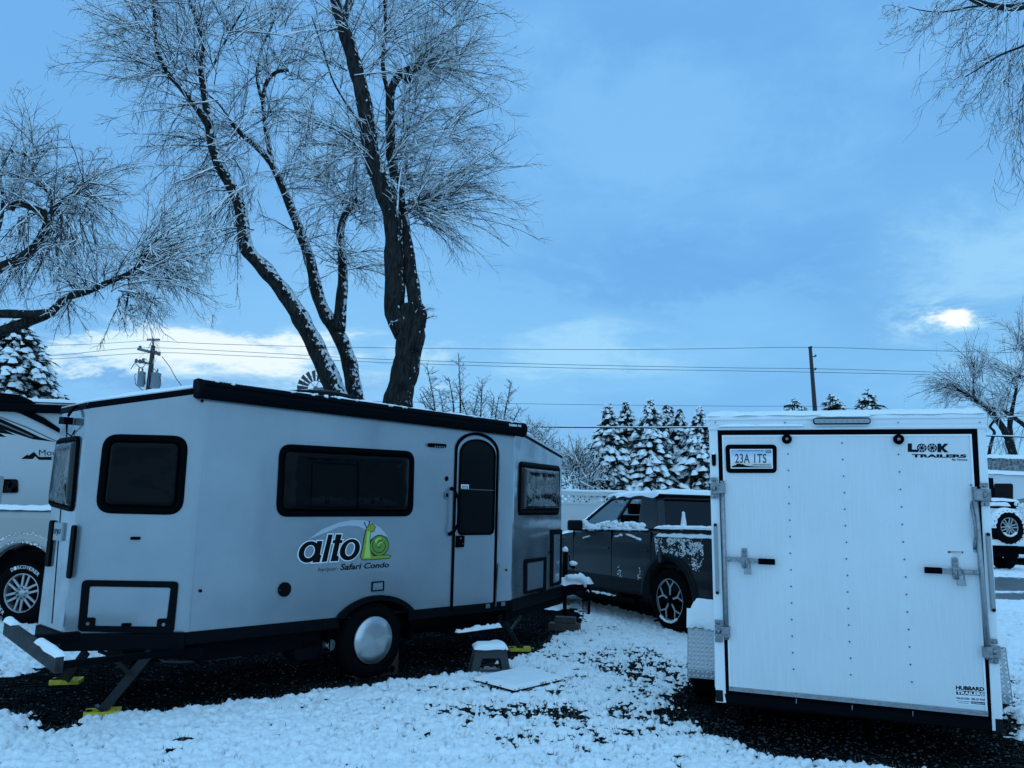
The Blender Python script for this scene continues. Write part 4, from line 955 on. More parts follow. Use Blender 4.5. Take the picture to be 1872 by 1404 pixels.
# ------------------------------------------------------------------ the white cargo trailer
def build_cargo():
    up = Vector((0, 0, 1)); BL = Vector((1.5095, 5.9405, 0)); th = -.3186; u = Vector((math.cos(th), math.sin(th), 0)); W = 1.83
    tl = -.0075; uu = u * math.cos(tl) + up * math.sin(tl); vv = -u * math.sin(tl) + up * math.cos(tl)
    o = BL + up * .258; F = Fr(o, uu, vv); H = 2.078; Lg = 3.1
    root = thing('cargo_trailer', tuple(BL + u * W / 2), 'white enclosed cargo trailer with a snowy roof edge and a padlocked rear ramp door', 'cargo trailer')
    q = F.q; back = -F.n
    # shell: side walls, roof, v nose, floor
    g = MB()
    g.box(F.P(0, .10, -.02), back * Lg, F.u * .03, F.v * (H - .14)); g.box(F.P(W - .03, .10, -.02), back * Lg, F.u * .03, F.v * (H - .14))
    g.prism([F.P(0, .10, -Lg), F.P(W, .10, -Lg), F.P(W / 2, .10, -Lg - .65)], F.v * (H - .14))
    part('body', g, m_white, root, .006)
    g = MB(); g.prism([F.P(-.01, H - .035, 0), F.P(W + .01, H - .035, 0), F.P(W + .01, H - .035, -Lg), F.P(W / 2, H - .035, -Lg - .66), F.P(-.01, H - .035, -Lg)], F.v * .03); part('roof', g, m_white, root)
    g = MB(); g.box(F.P(.05, -.02, -.06), F.u * (W - .1), back * Lg, F.v * .13); fr_ = part('chassis', g, m_frame, root)
    # rear posts
    lp = q([(1296, 780), (1311, 782), (1325, 1285), (1309, 1282)]); pw = .052
    for name, a0 in (('l', -.002), ('r', W - .078)):
        pq = [(1295.5, 770), (1311, 770), (1327.5, 1285), (1308.7, 1284)] if a0 < 0 else [(1786, 770), (1801, 770), (1834.5, 1338), (1814.5, 1336)]
        g = MB(); F.slab(g, q(pq), -.03, 0); cpst = part('corner_post', g, m_white, root, .004)
        pq = [(1308, 1261), (1321.5, 1262), (1322.5, 1283), (1309, 1282)] if a0 < 0 else [(1819.5, 1314), (1833.5, 1315), (1835, 1339), (1820.5, 1338)]
        g = MB(); F.slab(g, q(pq), -.028, .0035); part('post_foot', g, m_cladding, cpst, .002)
    # header with lipped extrusion
    hb = F.uv(1550, 782)[1]; ht = F.uv(1550, 757)[1]
    g = MB(); prof = [(0, hb - .012), (.012, hb - .012), (.018, hb), (.012, hb + .012), (.02, hb + .03), (.02, hb + (ht - hb) * .55), (.034, hb + (ht - hb) * .62), (.034, ht - .03), (.02, ht - .004), (.0, ht), (-.03, ht), (-.03, hb - .012)]
    g.loftring([[F.P(a, b, h) for h, b in prof] for a in (F.uv(1294.5, 768)[0], F.uv(1802.5, 768)[0])], smooth=False); hd = part('header', g, m_white, root)
    g = MB(); snowcap(g, F.P(-.03, ht, .03), F.P(W + .004, ht, .03), F.P(W + .01, ht, -.6), F.P(-.01, ht, -.6), .05, 120, 12, .28, .012, seed=21, fs=6); snowcap(g, F.P(.0, ht, -.55), F.P(W, ht, -.55), F.P(W, ht, -Lg), F.P(0, ht, -Lg), .05, 30, 12, .2, seed=22)
    part('roof_snow', g, m_snow, root)
    g = MB(); a0 = F.uv(1313, 780)[0]; a1 = F.uv(1470, 780)[0]; snowcap(g, F.P(a0, hb + .012, .034), F.P(a1, hb + .012, .034), F.P(a1, hb + .014, .012), F.P(a0, hb + .014, .012), .017, 60, 6, .6, .002, seed=23, fs=14)
    a0 = F.uv(1492, 765)[0]; a1 = F.uv(1590, 765)[0]; zt_ = F.uv(1540, 766)[1]; snowcap(g, F.P(a0, zt_ + .014, .062), F.P(a1, zt_ + .014, .062), F.P(a1, zt_ + .018, .03), F.P(a0, zt_ + .018, .03), .014, 40, 6, .5, .004, seed=24, fs=14)
    part('snow', g, m_snow, hd)
    g = MB(); F.slab(g, roundpoly(q([(1486, 764.5), (1591, 764), (1592, 775.5), (1487, 776)], .05), .022), .03, .062); lb = part('light_bar', g, m_gasket, hd, .003)
    g = MB(); F.slab(g, inset(roundpoly(q([(1486, 764.5), (1591, 764), (1592, 775.5), (1487, 776)], .05), .022), .007), .062, .066); part('lens', g, m_lens, lb)
    g = MB()
    for k in range(9): disc(F, g, F.uv(1497 + k * 10.5, 770.2, .066), .006, .066, .068, 8)
    part('led', g, m_bright, lb)
    g = MB()
    for px in (1308, 1435, 1641, 1790): disc(F, g, F.uv(px, 773), .006, .02, .026, 8)
    part('header_screw', g, m_bright, hd)
    # black rubber seal around the ramp door (a recessed dark frame) and sill
    T = [(1311, 784), (1784, 782), (1814, 1337), (1324, 1285)]; sq = q([(1309, 780), (1788, 778), (1816, 1337), (1322, 1285)]); dq0 = q([(1320, 796), (1775, 794), (1805, 1308), (1333, 1255)])
    g = MB(); ring(F, g, sq, q([(1322, 797), (1773, 795), (1801, 1306), (1335, 1254)]), -.03, -.004); part('rubber_seal', g, m_gasket, root)
    g = MB(); F.slab(g, q([(1324, 1268), (1812, 1318), (1812, 1336), (1328, 1284)]), -.05, .0); sl = part('sill', g, m_black, root)
    g = MB()
    for px, py in ((1455, 1277), (1557, 1289), (1668, 1300)): F.slab(g, q([(px, py), (px + 1.5, py), (px + 1.5, py + 9), (px, py + 9)]), .0, .003)
    part('drain_notch', g, m_bright, sl)
    # ramp door
    g = MB(); F.slab(g, dq0, -.03, .012)
    dr = part('ramp_door', g, stained_white(), root, .003)
    g = MB(); e = .011
    dqo = dq0; dqi = inset(dq0, .012); ring(F, g, dqo, dqi, .0122, .017); part('door_edging', g, m_white, dr)
    g = MB(); bq = q([(1333, 1253.5), (1805, 1299), (1805, 1309), (1333, 1261.5)]); F.slab(g, bq, .012, .024); s1 = q([(1334, 1255), (1804, 1301.5), (1804, 1303.5), (1334, 1257)]); F.slab(g, s1, .024, .030); part('bottom_rail', g, m_alu, dr, .002)
    g = MB()
    for x0, y0, x1, y1, n in ((1436, 827, 1454, 1254), (1540, 810, 1558, 1254), (1641, 808, 1674, 1262)) and ():
        pass
    rows = [((1440.5, 815), (1450.5, 1238), 14), ((1539, 795), (1556, 1248), 15), ((1641, 815), (1667, 1262), 14)]
    for (xa, ya), (xb, yb), n in rows:
        for k in range(n):
            t = (k + .5) / n; t = t
            disc(F, g, F.uv(xa + (xb - xa) * t + rnd.uniform(-.7, .7), ya + (yb - ya) * t), .0058, .012, .0155, 8)
    for px, py in ((1323, 798), (1772, 797), (1774, 887), (1325, 880), (1332, 1160), (1800, 1302), (1540, 797), (1338, 1256), (1455, 1267), (1557, 1277), (1668, 1288)): disc(F, g, F.uv(px, py), .006, .012, .0255 if py > 1253 else .016, 8)
    part('rivet', g, M('rivet_head', (.06, .07, .09), .4, .4), dr)
    # plate holder
    g = MB(); o_ = roundpoly(q([(1326, 813), (1420, 813), (1420, 865), (1328, 865)]), .035); c = Vector(F.uv(1373, 839)); iq = q([(1334, 820.5), (1411.5, 820.5), (1413, 856), (1335.5, 856)])
    F.slab(g, o_, .012, .022); F.slab(g, inset(o_, .010), .022, .034); ph = part('plate_holder', g, m_gasket, dr, .004)
    pq = q([(1334.5, 821), (1412, 821), (1413, 856.5), (1336, 856.5)], .035); g = MB(); F.slab(g, pq, .034, .037); pl = part('licence_plate', g, plate_mat(F, pq, root), ph, .002)
    pin = inset(pq, .006)
    g = MB(); ring(F, g, pq, pin, .037, .0385); part('plate_edge', g, m_inkw, pl)
    def pz(x, y): return F.uv(1300 + x / 5.2, 790 + y / 5.2, .037)
    g = MB(); F.slab(g, [pz(*p) for p in [(188, 335), (195, 325), (235, 312), (245, 300), (275, 298), (285, 305), (300, 303), (330, 318), (350, 320), (400, 326), (480, 328), (578, 330), (578, 337)][::-1]] , .037, .0378); part('mountain_print', g, m_inkk, pl)
    text(F, '23A 1TS', [pz(228, 206), pz(526, 206), pz(526, 294), pz(228, 294)], M('plate_ink', (.02, .03, .05), .5), .037, pl, off=.012, spacing=1.05)
    text(F, 'ARIZONA', [pz(255, 166), pz(500, 168), pz(500, 182), pz(255, 180)], m_navy, .037, pl)
    text(F, 'GRAND CANYON STATE', [pz(392, 303), pz(565, 305), pz(565, 318), pz(392, 316)], m_navy, .0379, pl)
    g = MB(); F.slab(g, [pz(520, 170), pz(572, 170), pz(572, 196), pz(520, 196)], .0375, .0382); sk_ = part('plate_tag', g, m_navy, pl); text(F, 'PERM', [pz(524, 176), pz(568, 176), pz(568, 190), pz(524, 190)], m_inkw, .0382, sk_)
    # rubber bumpers
    for px, py in ((1438.5, 802.5), (1643, 803)):
        g = MB(); c = F.P(*F.uv(px, py, .03), .012); g.lathe(c, F.n, [(.032, 0), (.036, .01), (.034, .03), (.026, .036), (.016, .030), (.015, .02), (.001, .02)], 28); bb = part('rubber_bumper', g, m_gasket, dr)
        g = MB(); g.lathe(c, F.n, [(.013, .018), (.013, .026), (.009, .030), (.001, .031)], 16); part('bolt', g, m_bright, bb)
    # lettering
    def z5(x, y): return F.uv(1640 + x / 5.013, 780 + y / 5.013)
    def t5(s, x0, y0, x1, y1, sl=.0, **k): return text(F, s, [z5(x0, y0), z5(x1, y0 + sl), z5(x1, y1 + sl), z5(x0, y1)], m_inkk, .0125, dr, **k)
    ll = M('logo_ink', (.004, .008, .014), .5, spec=.1)
    g = MB(); F.slab(g, [z5(*p) for p in [(95, 155), (133, 155), (133, 210), (190, 212), (190, 236), (95, 232)]], .012, .0138)
    F.slab(g, [z5(*p) for p in [(366, 156), (402, 157), (402, 236), (366, 235)]], .012, .0138); F.slab(g, [z5(*p) for p in [(395, 190), (430, 157), (467, 157), (424, 197), (468, 237), (430, 237), (395, 204)]], .012, .0141)
    for cx in (223, 318):
        c = Vector(z5(cx, 196)); r = (z5(cx + 44, 196)[0] - c.x); n = 28
        oo = [tuple(c + Vector((math.cos(t), math.sin(t))) * r) for t in [2 * math.pi * i / n for i in range(n)]]; ii = [tuple(c + Vector((math.cos(t), math.sin(t))) * r * .80) for t in [2 * math.pi * i / n for i in range(n)]]
        ring(F, g, oo, ii, .012, .0138); disc(F, g, c, r * .34, .012, .0138, 14)
        for k in range(8):
            a = 2 * math.pi * (k + .5) / 8; d = Vector((math.cos(a), math.sin(a))); m_ = Vector((-d.y, d.x)) * r
            F.slab(g, [c + d * r * .3 - m_ * .06, c + d * r * .82 - m_ * .17, c + d * r * .82 + m_ * .17, c + d * r * .3 + m_ * .06], .012, .0135)
    part('logo_lettering', g, ll, dr)
    t5('TRAILERS', 133, 253, 632, 284, 2, off=.05, name='logo_lettering'); t5('By Novae', 500, 294, 640, 316, 2, off=.02, name='logo_lettering')
    g = MB(); F.slab(g, [z5(*p) for p in [(460, 1137), (606, 1141), (604, 1162), (460, 1158)]], .012, .0130); F.slab(g, [z5(*p) for p in [(505, 1162), (578, 1164), (578, 1196), (505, 1192)]], .012, .0126)
    ds = part('danger_sticker', g, M('pale_sticker', (.62, .6, .58), .5), dr)
    g = MB(); F.slab(g, [z5(*p) for p in [(462, 1139), (604, 1142.5), (603, 1160), (462, 1157)]], .013, .0134); part('danger_band', g, m_orange, ds); text(F, 'DANGER', [z5(492, 1142), z5(590, 1144), z5(590, 1158), z5(492, 1156)], m_inkw, .0135, ds, off=.02)
    for k in range(4): text(F, 'keep clear', [z5(508, 1165 + k * 8), z5(575, 1167 + k * 8), z5(575, 1172 + k * 8), z5(508, 1170 + k * 8)], m_inkk, .0127, ds) if 0 else None
    def z11(x, y): return F.uv(1720 + x / 11.7, 1230 + y / 11.7)
    g = MB(); F.slab(g, [z11(*p) for p in [(300, 255), (920, 285), (945, 690), (315, 665)]], .012, .0125); hs = part('dealer_sticker', g, M('sticker_white', (.78, .81, .83), .4), dr)
    def t11(s, quad, mat, h=.0126, **k): text(F, s, [z11(*p) for p in quad], mat, h, hs, **k)
    t11('HUBBARD', [(312, 262), (915, 298), (915, 386), (312, 350)], m_inkk, off=.05)
    g = MB(); F.slab(g, [z11(*p) for p in [(318, 366), (920, 402), (922, 492), (322, 456)]], .0125, .0130); part('sticker_band', g, m_inkk, hs)
    t11('TRAILERS', [(330, 378), (910, 412), (910, 482), (330, 446)], m_inkw, .0131, off=.04)
    t11('928-632-0785 · 888-527-8768', [(320, 506), (928, 545), (928, 592), (320, 552)], m_inkk, off=.01)
    t11('BUY·SELL·SERVICE', [(330, 578), (608, 598), (608, 618), (330, 598)], M('blue_ink', (.01, .08, .25), .5)); t11('PARTS·REPAIR', [(358, 622), (588, 634), (588, 654), (358, 642)], MATS['blue_ink'])
    g = MB(); F.slab(g, [z11(*p) for p in [(632, 598), (932, 622), (934, 678), (634, 652)]], .0125, .0130); part('sticker_band', g, m_inkk, hs); t11('hubbardtrailers.com', [(642, 612), (922, 634), (922, 664), (642, 640)], m_inkw, .0131, off=.01)
    # hinge/lock bars: vertical tube on each side with clamps, handle and padlock
    def lockset(side, top, bot, clamps, hy, hx0, hx1, gx0, gx1, hasp, bx):
        g = MB(); a = F.P(*F.uv(*top, .03), .03); b = F.P(*F.uv(*bot, .03), .03); g.tube([b, a], .0165, 14); lb_ = part('lock_bar', g, m_alu, root)
        g = MB(); g2 = MB()
        for (cx, cy, px) in clamps:
            ub, vb = F.uv(cx, cy); up_, vp = F.uv(px, cy)
            l_, r_ = min(ub, up_) - .028, max(ub, up_) + .030
            if side > 0: l_, r_ = ub - .026, up_ + .040
            g.box(F.P(l_, vb - .042, .0), F.u * (r_ - l_), F.v * .084, F.n * .013)
            g.box(F.P(ub - .028, vb - .036, .013), F.u * .056, F.v * .072, F.n * .040)
            for dz in (-.075, .052): g.box(F.P(up_ - .026, vp + dz, .0), F.u * .052, F.v * .03, F.n * .017)
            for dz, r0 in ((-.062, .010), (.0, .019), (.062, .012)): g2.lathe(F.P(up_, vp + dz, .012), F.n, [(r0, 0), (r0, .006), (r0 * .7, .013), (.001, .015)], 14)
        cl = part('bar_clamp', g, m_bright, lb_, .003); part('bolt', g2, m_bright, cl)
        g = MB(); a = F.uv(hx0, hy[0], .045); b = F.uv(hx1, hy[1], .045); d = (Vector(b) - Vector(a)); m_ = Vector((-d.y, d.x)).normalized() * .017
        F.slab(g, [Vector(a) - m_, Vector(b) - m_, Vector(b) + m_, Vector(a) + m_], .042, .050); g.lathe(F.P(*F.uv(bx, hy[2], .05), .05), F.n, [(.016, 0), (.015, .008), (.001, .012)], 14)
        hn = part('lock_handle', g, m_bright, lb_, .002)
        g = MB(); a = F.uv(gx0, hy[1] if gx0 > hx0 else hy[1], .045); b = F.uv(gx1, hy[1] + .5, .045); F.slab(g, roundpoly([(min(a[0], b[0]), a[1] - .021), (max(a[0], b[0]), a[1] - .021), (max(a[0], b[0]), a[1] + .021), (min(a[0], b[0]), a[1] + .021)], .004), .038, .054); part('grip', g, m_gasket, hn, .003)
        hx, hy0, hy1 = hasp; g = MB(); a = F.uv(hx, hy0, .03); b = F.uv(hx + (hy1 - hy0) * .07, hy1, .03)
        F.slab(g, roundpoly([(a[0] - .02, b[1]), (a[0] + .02, b[1]), (a[0] + .02, a[1]), (a[0] - .02, a[1])], .014), .012, .022); g.lathe(F.P(a[0], a[1] - .022, .022), F.n, [(.012, 0), (.010, .008), (.001, .01)], 12)
        F.slab(g, [(a[0] - .024, b[1] + .03), (a[0] + .024, b[1] + .03), (a[0] + .024, b[1] + .085), (a[0] - .024, b[1] + .085)], .022, .062)
        hp_ = part('hasp', g, m_bright, lb_, .003)
        g = MB(); pc = (a[0] + .022, b[1] + .0); F.slab(g, roundpoly([(pc[0] - .026, pc[1] - .035), (pc[0] + .026, pc[1] - .035), (pc[0] + .026, pc[1] + .008), (pc[0] - .026, pc[1] + .008)], .005), .055, .078)
        F.slab(g, [(pc[0] - .027, pc[1] - .034), (pc[0] + .027, pc[1] - .034), (pc[0] + .027, pc[1] - .026), (pc[0] - .027, pc[1] - .026)], .054, .0795)
        pk = part('padlock', g, m_alu, hp_, .002); g = MB(); arcp = [F.P(pc[0] + .017 * math.cos(t), pc[1] + .006 + (.05 + .017 * math.sin(t) if 0 < t < math.pi else .0), .067) for t in (0, .001, math.pi / 4, math.pi / 2, 3 * math.pi / 4, math.pi - .001, math.pi)]
        g.tube(arcp, .0042, 8); part('shackle', g, m_bright, pk)
    lockset(-1, (1320, 879), (1329, 1169), [(1319, 893, 1306), (1327.5, 1154, 1314)], (1021, 1026, 1023), 1327, 1390, 1386, 1417, (1360.5, 1002, 1040), 1333)
    lockset(1, (1781, 890), (1808, 1206), [(1785, 905, 1799), (1803, 1191, 1816)], (1047, 1043.5, 1047), 1790, 1722, 1722, 1690, (1746, 1019, 1060), 1785)
    # grab handle beside the right bar
    g = MB(); hp = [F.P(*F.uv(x, y, h), h) for x, y, h in ((1777, 921, .014), (1777.5, 932, .02), (1779, 940, .05), (1782, 960, .055), (1784, 980, .05), (1782.5, 992, .02), (1782.5, 1004, .014))]; g.tube(hp, [.012, .011, .007, .007, .007, .011, .012], 10)
    for x, y in ((1777.5, 925), (1782, 1000)): F.slab(g, roundpoly([(F.uv(x, y)[0] - .013, F.uv(x, y)[1] - .035), (F.uv(x, y)[0] + .013, F.uv(x, y)[1] - .035), (F.uv(x, y)[0] + .013, F.uv(x, y)[1] + .035), (F.uv(x, y)[0] - .013, F.uv(x, y)[1] + .035)], .01), .012, .018)
    part('grab_handle', g, m_bright, dr)
    # side marker lamps and long lamp strips on the posts
    g = MB(); F.slab(g, roundpoly(q([(1301, 830), (1309, 830), (1309, 852), (1302, 852)]), .014), .0, .018); lm = part('marker_lamp', g, m_gasket, root, .004)
    g = MB(); disc(F, g, F.uv(1304.5, 828.5), .012, .0, .02, 12); part('snow', g, m_snow, lm)
    for qd in ([(1304.5, 957), (1311, 957), (1315, 1086), (1308.5, 1086)], [(1801, 974), (1809.5, 974), (1820.5, 1118), (1811.5, 1118)]):
        g = MB(); o_ = roundpoly(q(qd), .011); F.slab(g, o_, .0, .014); ls = part('lamp_strip', g, m_alu, root, .002); g = MB(); F.slab(g, inset(o_, .006), .014, .017); part('lens', g, m_lens, ls)
        g = MB()
        for k, t in enumerate((.02, .98)):
            p = [(Vector(qd[0]) + Vector(qd[1])) / 2, (Vector(qd[3]) + Vector(qd[2])) / 2]; c = p[0].lerp(p[1], t); disc(F, g, F.uv(c.x, c.y), .012, .014, .019, 12)
        part('end_cap', g, m_cladding, ls)
    # fenders with tread plate, and wheels
    axl = 1.42
    for s, a in ((-1, 0), (1, W)):
        c = F.P(a, 0, -axl); c.z = .34; r = .34; out = u * s
        g = MB(); tyre_mesh(g, c + out * .275, out, r, .23, .19); wh = part('wheel', g, m_tyre, root)
        g = MB(); g.lathe(c + out * .255, out, [(.19, -.02), (.17, -.03), (.15, -.10), (.08, -.08), (.06, -.02), (.001, -.02)], 28); part('rim', g, m_white, wh)
        g = MB(); bk = back; wd = .29
        def fp(x, z_, o2): p = c + bk * x + out * o2; p.z = z_; return p
        prof = [(-.44, .23), (-.44, .30), (-.37, .60), (-.33, .735), (-.27, .765), (.27, .765), (.33, .735), (.37, .60), (.44, .23)]
        for (x0, z0), (x1, z1) in zip(prof[:-1], prof[1:]):
            g.add([fp(x0, z0, -.0), fp(x1, z1, -.0), fp(x1, z1, wd), fp(x0, z0, wd)], [(0, 1, 2, 3)])
        # outer skirt
        sk_ = [(x, z_) for x, z_ in prof] + [(.40, .23), (.32, .55), (.22, .69), (-.22, .69), (-.32, .55), (-.40, .23)]
        g.prism([fp(x, z_, wd) for x, z_ in sk_], -out * .006)
        fd = part('fender', g, M('tread_plate', (.30, .32, .34), .3, .85), root); g = MB()
        # raised tread bars on the rear-facing and top faces
        for (x0, z0), (x1, z1) in zip(prof[:-1], prof[1:]):
            p0, p1 = fp(x0, z0, 0), fp(x1, z1, 0); L_ = (p1 - p0).length; d = (p1 - p0).normalized(); nn = d.cross(out).normalized()
            if nn.dot(Vector((0, 0, 1)) - bk) < 0: nn = -nn
            ny = max(1, int(L_ / .034)); nx = int(wd / .034)
            for i in range(nx):
                for j in range(ny):
                    ctr = p0 + d * ((j + .5) * L_ / ny) + out * ((i + .5) * wd / nx); sg = 1 if (i + j) % 2 else -1
                    e = (d * sg + out).normalized(); m_ = e.cross(nn)
                    g.add([ctr - e * .021, ctr - m_ * .0065 + nn * .003, ctr + e * .021, ctr + m_ * .0065 + nn * .003, ctr + nn * .007], [(0, 1, 4), (1, 2, 4), (2, 3, 4), (3, 0, 4)])
        part('tread_pattern', g, M('highlit_tread', (.80, .82, .84), .3, .6), fd)  # tread bars paled in colour to stand in for glints off their raised shape
        g = MB(); snowcap(g, fp(-.36, .70, wd + .004), fp(-.36, .70, .0), fp(.34, .74, .0), fp(.34, .74, wd + .004), .10, 16, 14, .3, .03, seed=31 + s, fs=6)
        n = 16; vs = []
        for j in range(7):
            for i in range(n + 1):
                t = i / n; o2 = wd * (1 - t) + .006 * (1 if i == 0 else 0); x = -.315 - .075 * j / 6; z_ = .79 - .16 * j / 6 - .02 * mnoise.noise(Vector((t * 6, s, j))) * j * .5; th_ = .045 * math.sin(math.pi * min(1, t * 1 + .02)) ** .2 * (1 - (j / 6) ** 3)
                vs.append(fp(x - th_ * .9, z_, o2))
        g.add(vs, [(j * (n + 1) + i, j * (n + 1) + i + 1, (j + 1) * (n + 1) + i + 1, (j + 1) * (n + 1) + i) for j in range(6) for i in range(n)], True)
        part('snow', g, m_snow, fd)
def stained_white():
    m = bpy.data.materials.new('streaked_white_panel'); m.use_nodes = True; nt = m.node_tree; p = nt.nodes['Principled BSDF']; L = nt.links
    p.inputs['Roughness'].default_value = .42
    tc = nt.nodes.new('ShaderNodeTexCoord'); mp = nt.nodes.new('ShaderNodeMapping'); mp.inputs['Scale'].default_value = (60, 60, 2.2); L.new(tc.outputs['Object'], mp.inputs[0])
    a = nt.nodes.new('ShaderNodeTexNoise'); a.inputs['Scale'].default_value = 1.6; a.inputs['Detail'].default_value = 8; L.new(mp.outputs[0], a.inputs[0])
    b = nt.nodes.new('ShaderNodeTexNoise'); b.inputs['Scale'].default_value = 1.7; b.inputs['Detail'].default_value = 5; L.new(tc.outputs['Object'], b.inputs[0])
    r = nt.nodes.new('ShaderNodeMapRange'); r.inputs[1].default_value = .36; r.inputs[2].default_value = .66; L.new(a.outputs[0], r.inputs[0])
    mx = nt.nodes.new('ShaderNodeMix'); mx.data_type = 'RGBA'; mx.inputs[6].default_value = (.605, .64, .665, 1); mx.inputs[7].default_value = (.65, .68, .705, 1); L.new(r.outputs[0], mx.inputs[0])
    r2 = nt.nodes.new('ShaderNodeMapRange'); r2.inputs[1].default_value = .42; r2.inputs[2].default_value = .7; L.new(b.outputs[0], r2.inputs[0])
    mx2 = nt.nodes.new('ShaderNodeMix'); mx2.data_type = 'RGBA'; L.new(r2.outputs[0], mx2.inputs[0]); L.new(mx.outputs[2], mx2.inputs[6]); mx2.inputs[7].default_value = (.67, .70, .725, 1)
    # fine dirt specks
    s = nt.nodes.new('ShaderNodeTexVoronoi'); s.inputs['Scale'].default_value = 42; L.new(tc.outputs['Object'], s.inputs[0]); r3 = nt.nodes.new('ShaderNodeMapRange'); r3.inputs[1].default_value = .05; r3.inputs[2].default_value = .09; L.new(s.outputs['Distance'], r3.inputs[0])
    mx3 = nt.nodes.new('ShaderNodeMix'); mx3.data_type = 'RGBA'; L.new(r3.outputs[0], mx3.inputs[0]); mx3.inputs[6].default_value = (.36, .40, .44, 1); L.new(mx2.outputs[2], mx3.inputs[7]); L.new(mx3.outputs[2], p.inputs['Base Color'])
    bp = nt.nodes.new('ShaderNodeBump'); bp.inputs['Strength'].default_value = .2; bp.inputs['Distance'].default_value = .004; L.new(a.outputs[0], bp.inputs['Height']); L.new(bp.outputs[0], p.inputs['Normal'])
    return m
def plate_mat(F, pq, root):
    m = bpy.data.materials.new('plate_print'); m.use_nodes = True; nt = m.node_tree; p = nt.nodes['Principled BSDF']; L = nt.links; p.inputs['Roughness'].default_value = .35
    tc = nt.nodes.new('ShaderNodeTexCoord'); sx = nt.nodes.new('ShaderNodeSeparateXYZ'); L.new(tc.outputs['Object'], sx.inputs[0])
    z0 = F.P(*pq[3]).z; z1 = F.P(*pq[0]).z; r = nt.nodes.new('ShaderNodeMapRange'); r.inputs[1].default_value = z0; r.inputs[2].default_value = z1; L.new(sx.outputs[2], r.inputs[0])
    cr = nt.nodes.new('ShaderNodeValToRGB'); cr.color_ramp.elements[0].color = (.60, .50, .42, 1); cr.color_ramp.elements[1].color = (.22, .40, .62, 1); e = cr.color_ramp.elements.new(.5); e.color = (.72, .74, .76, 1)
    L.new(r.outputs[0], cr.inputs[0]); L.new(cr.outputs[0], p.inputs['Base Color']); return m
build_cargo()

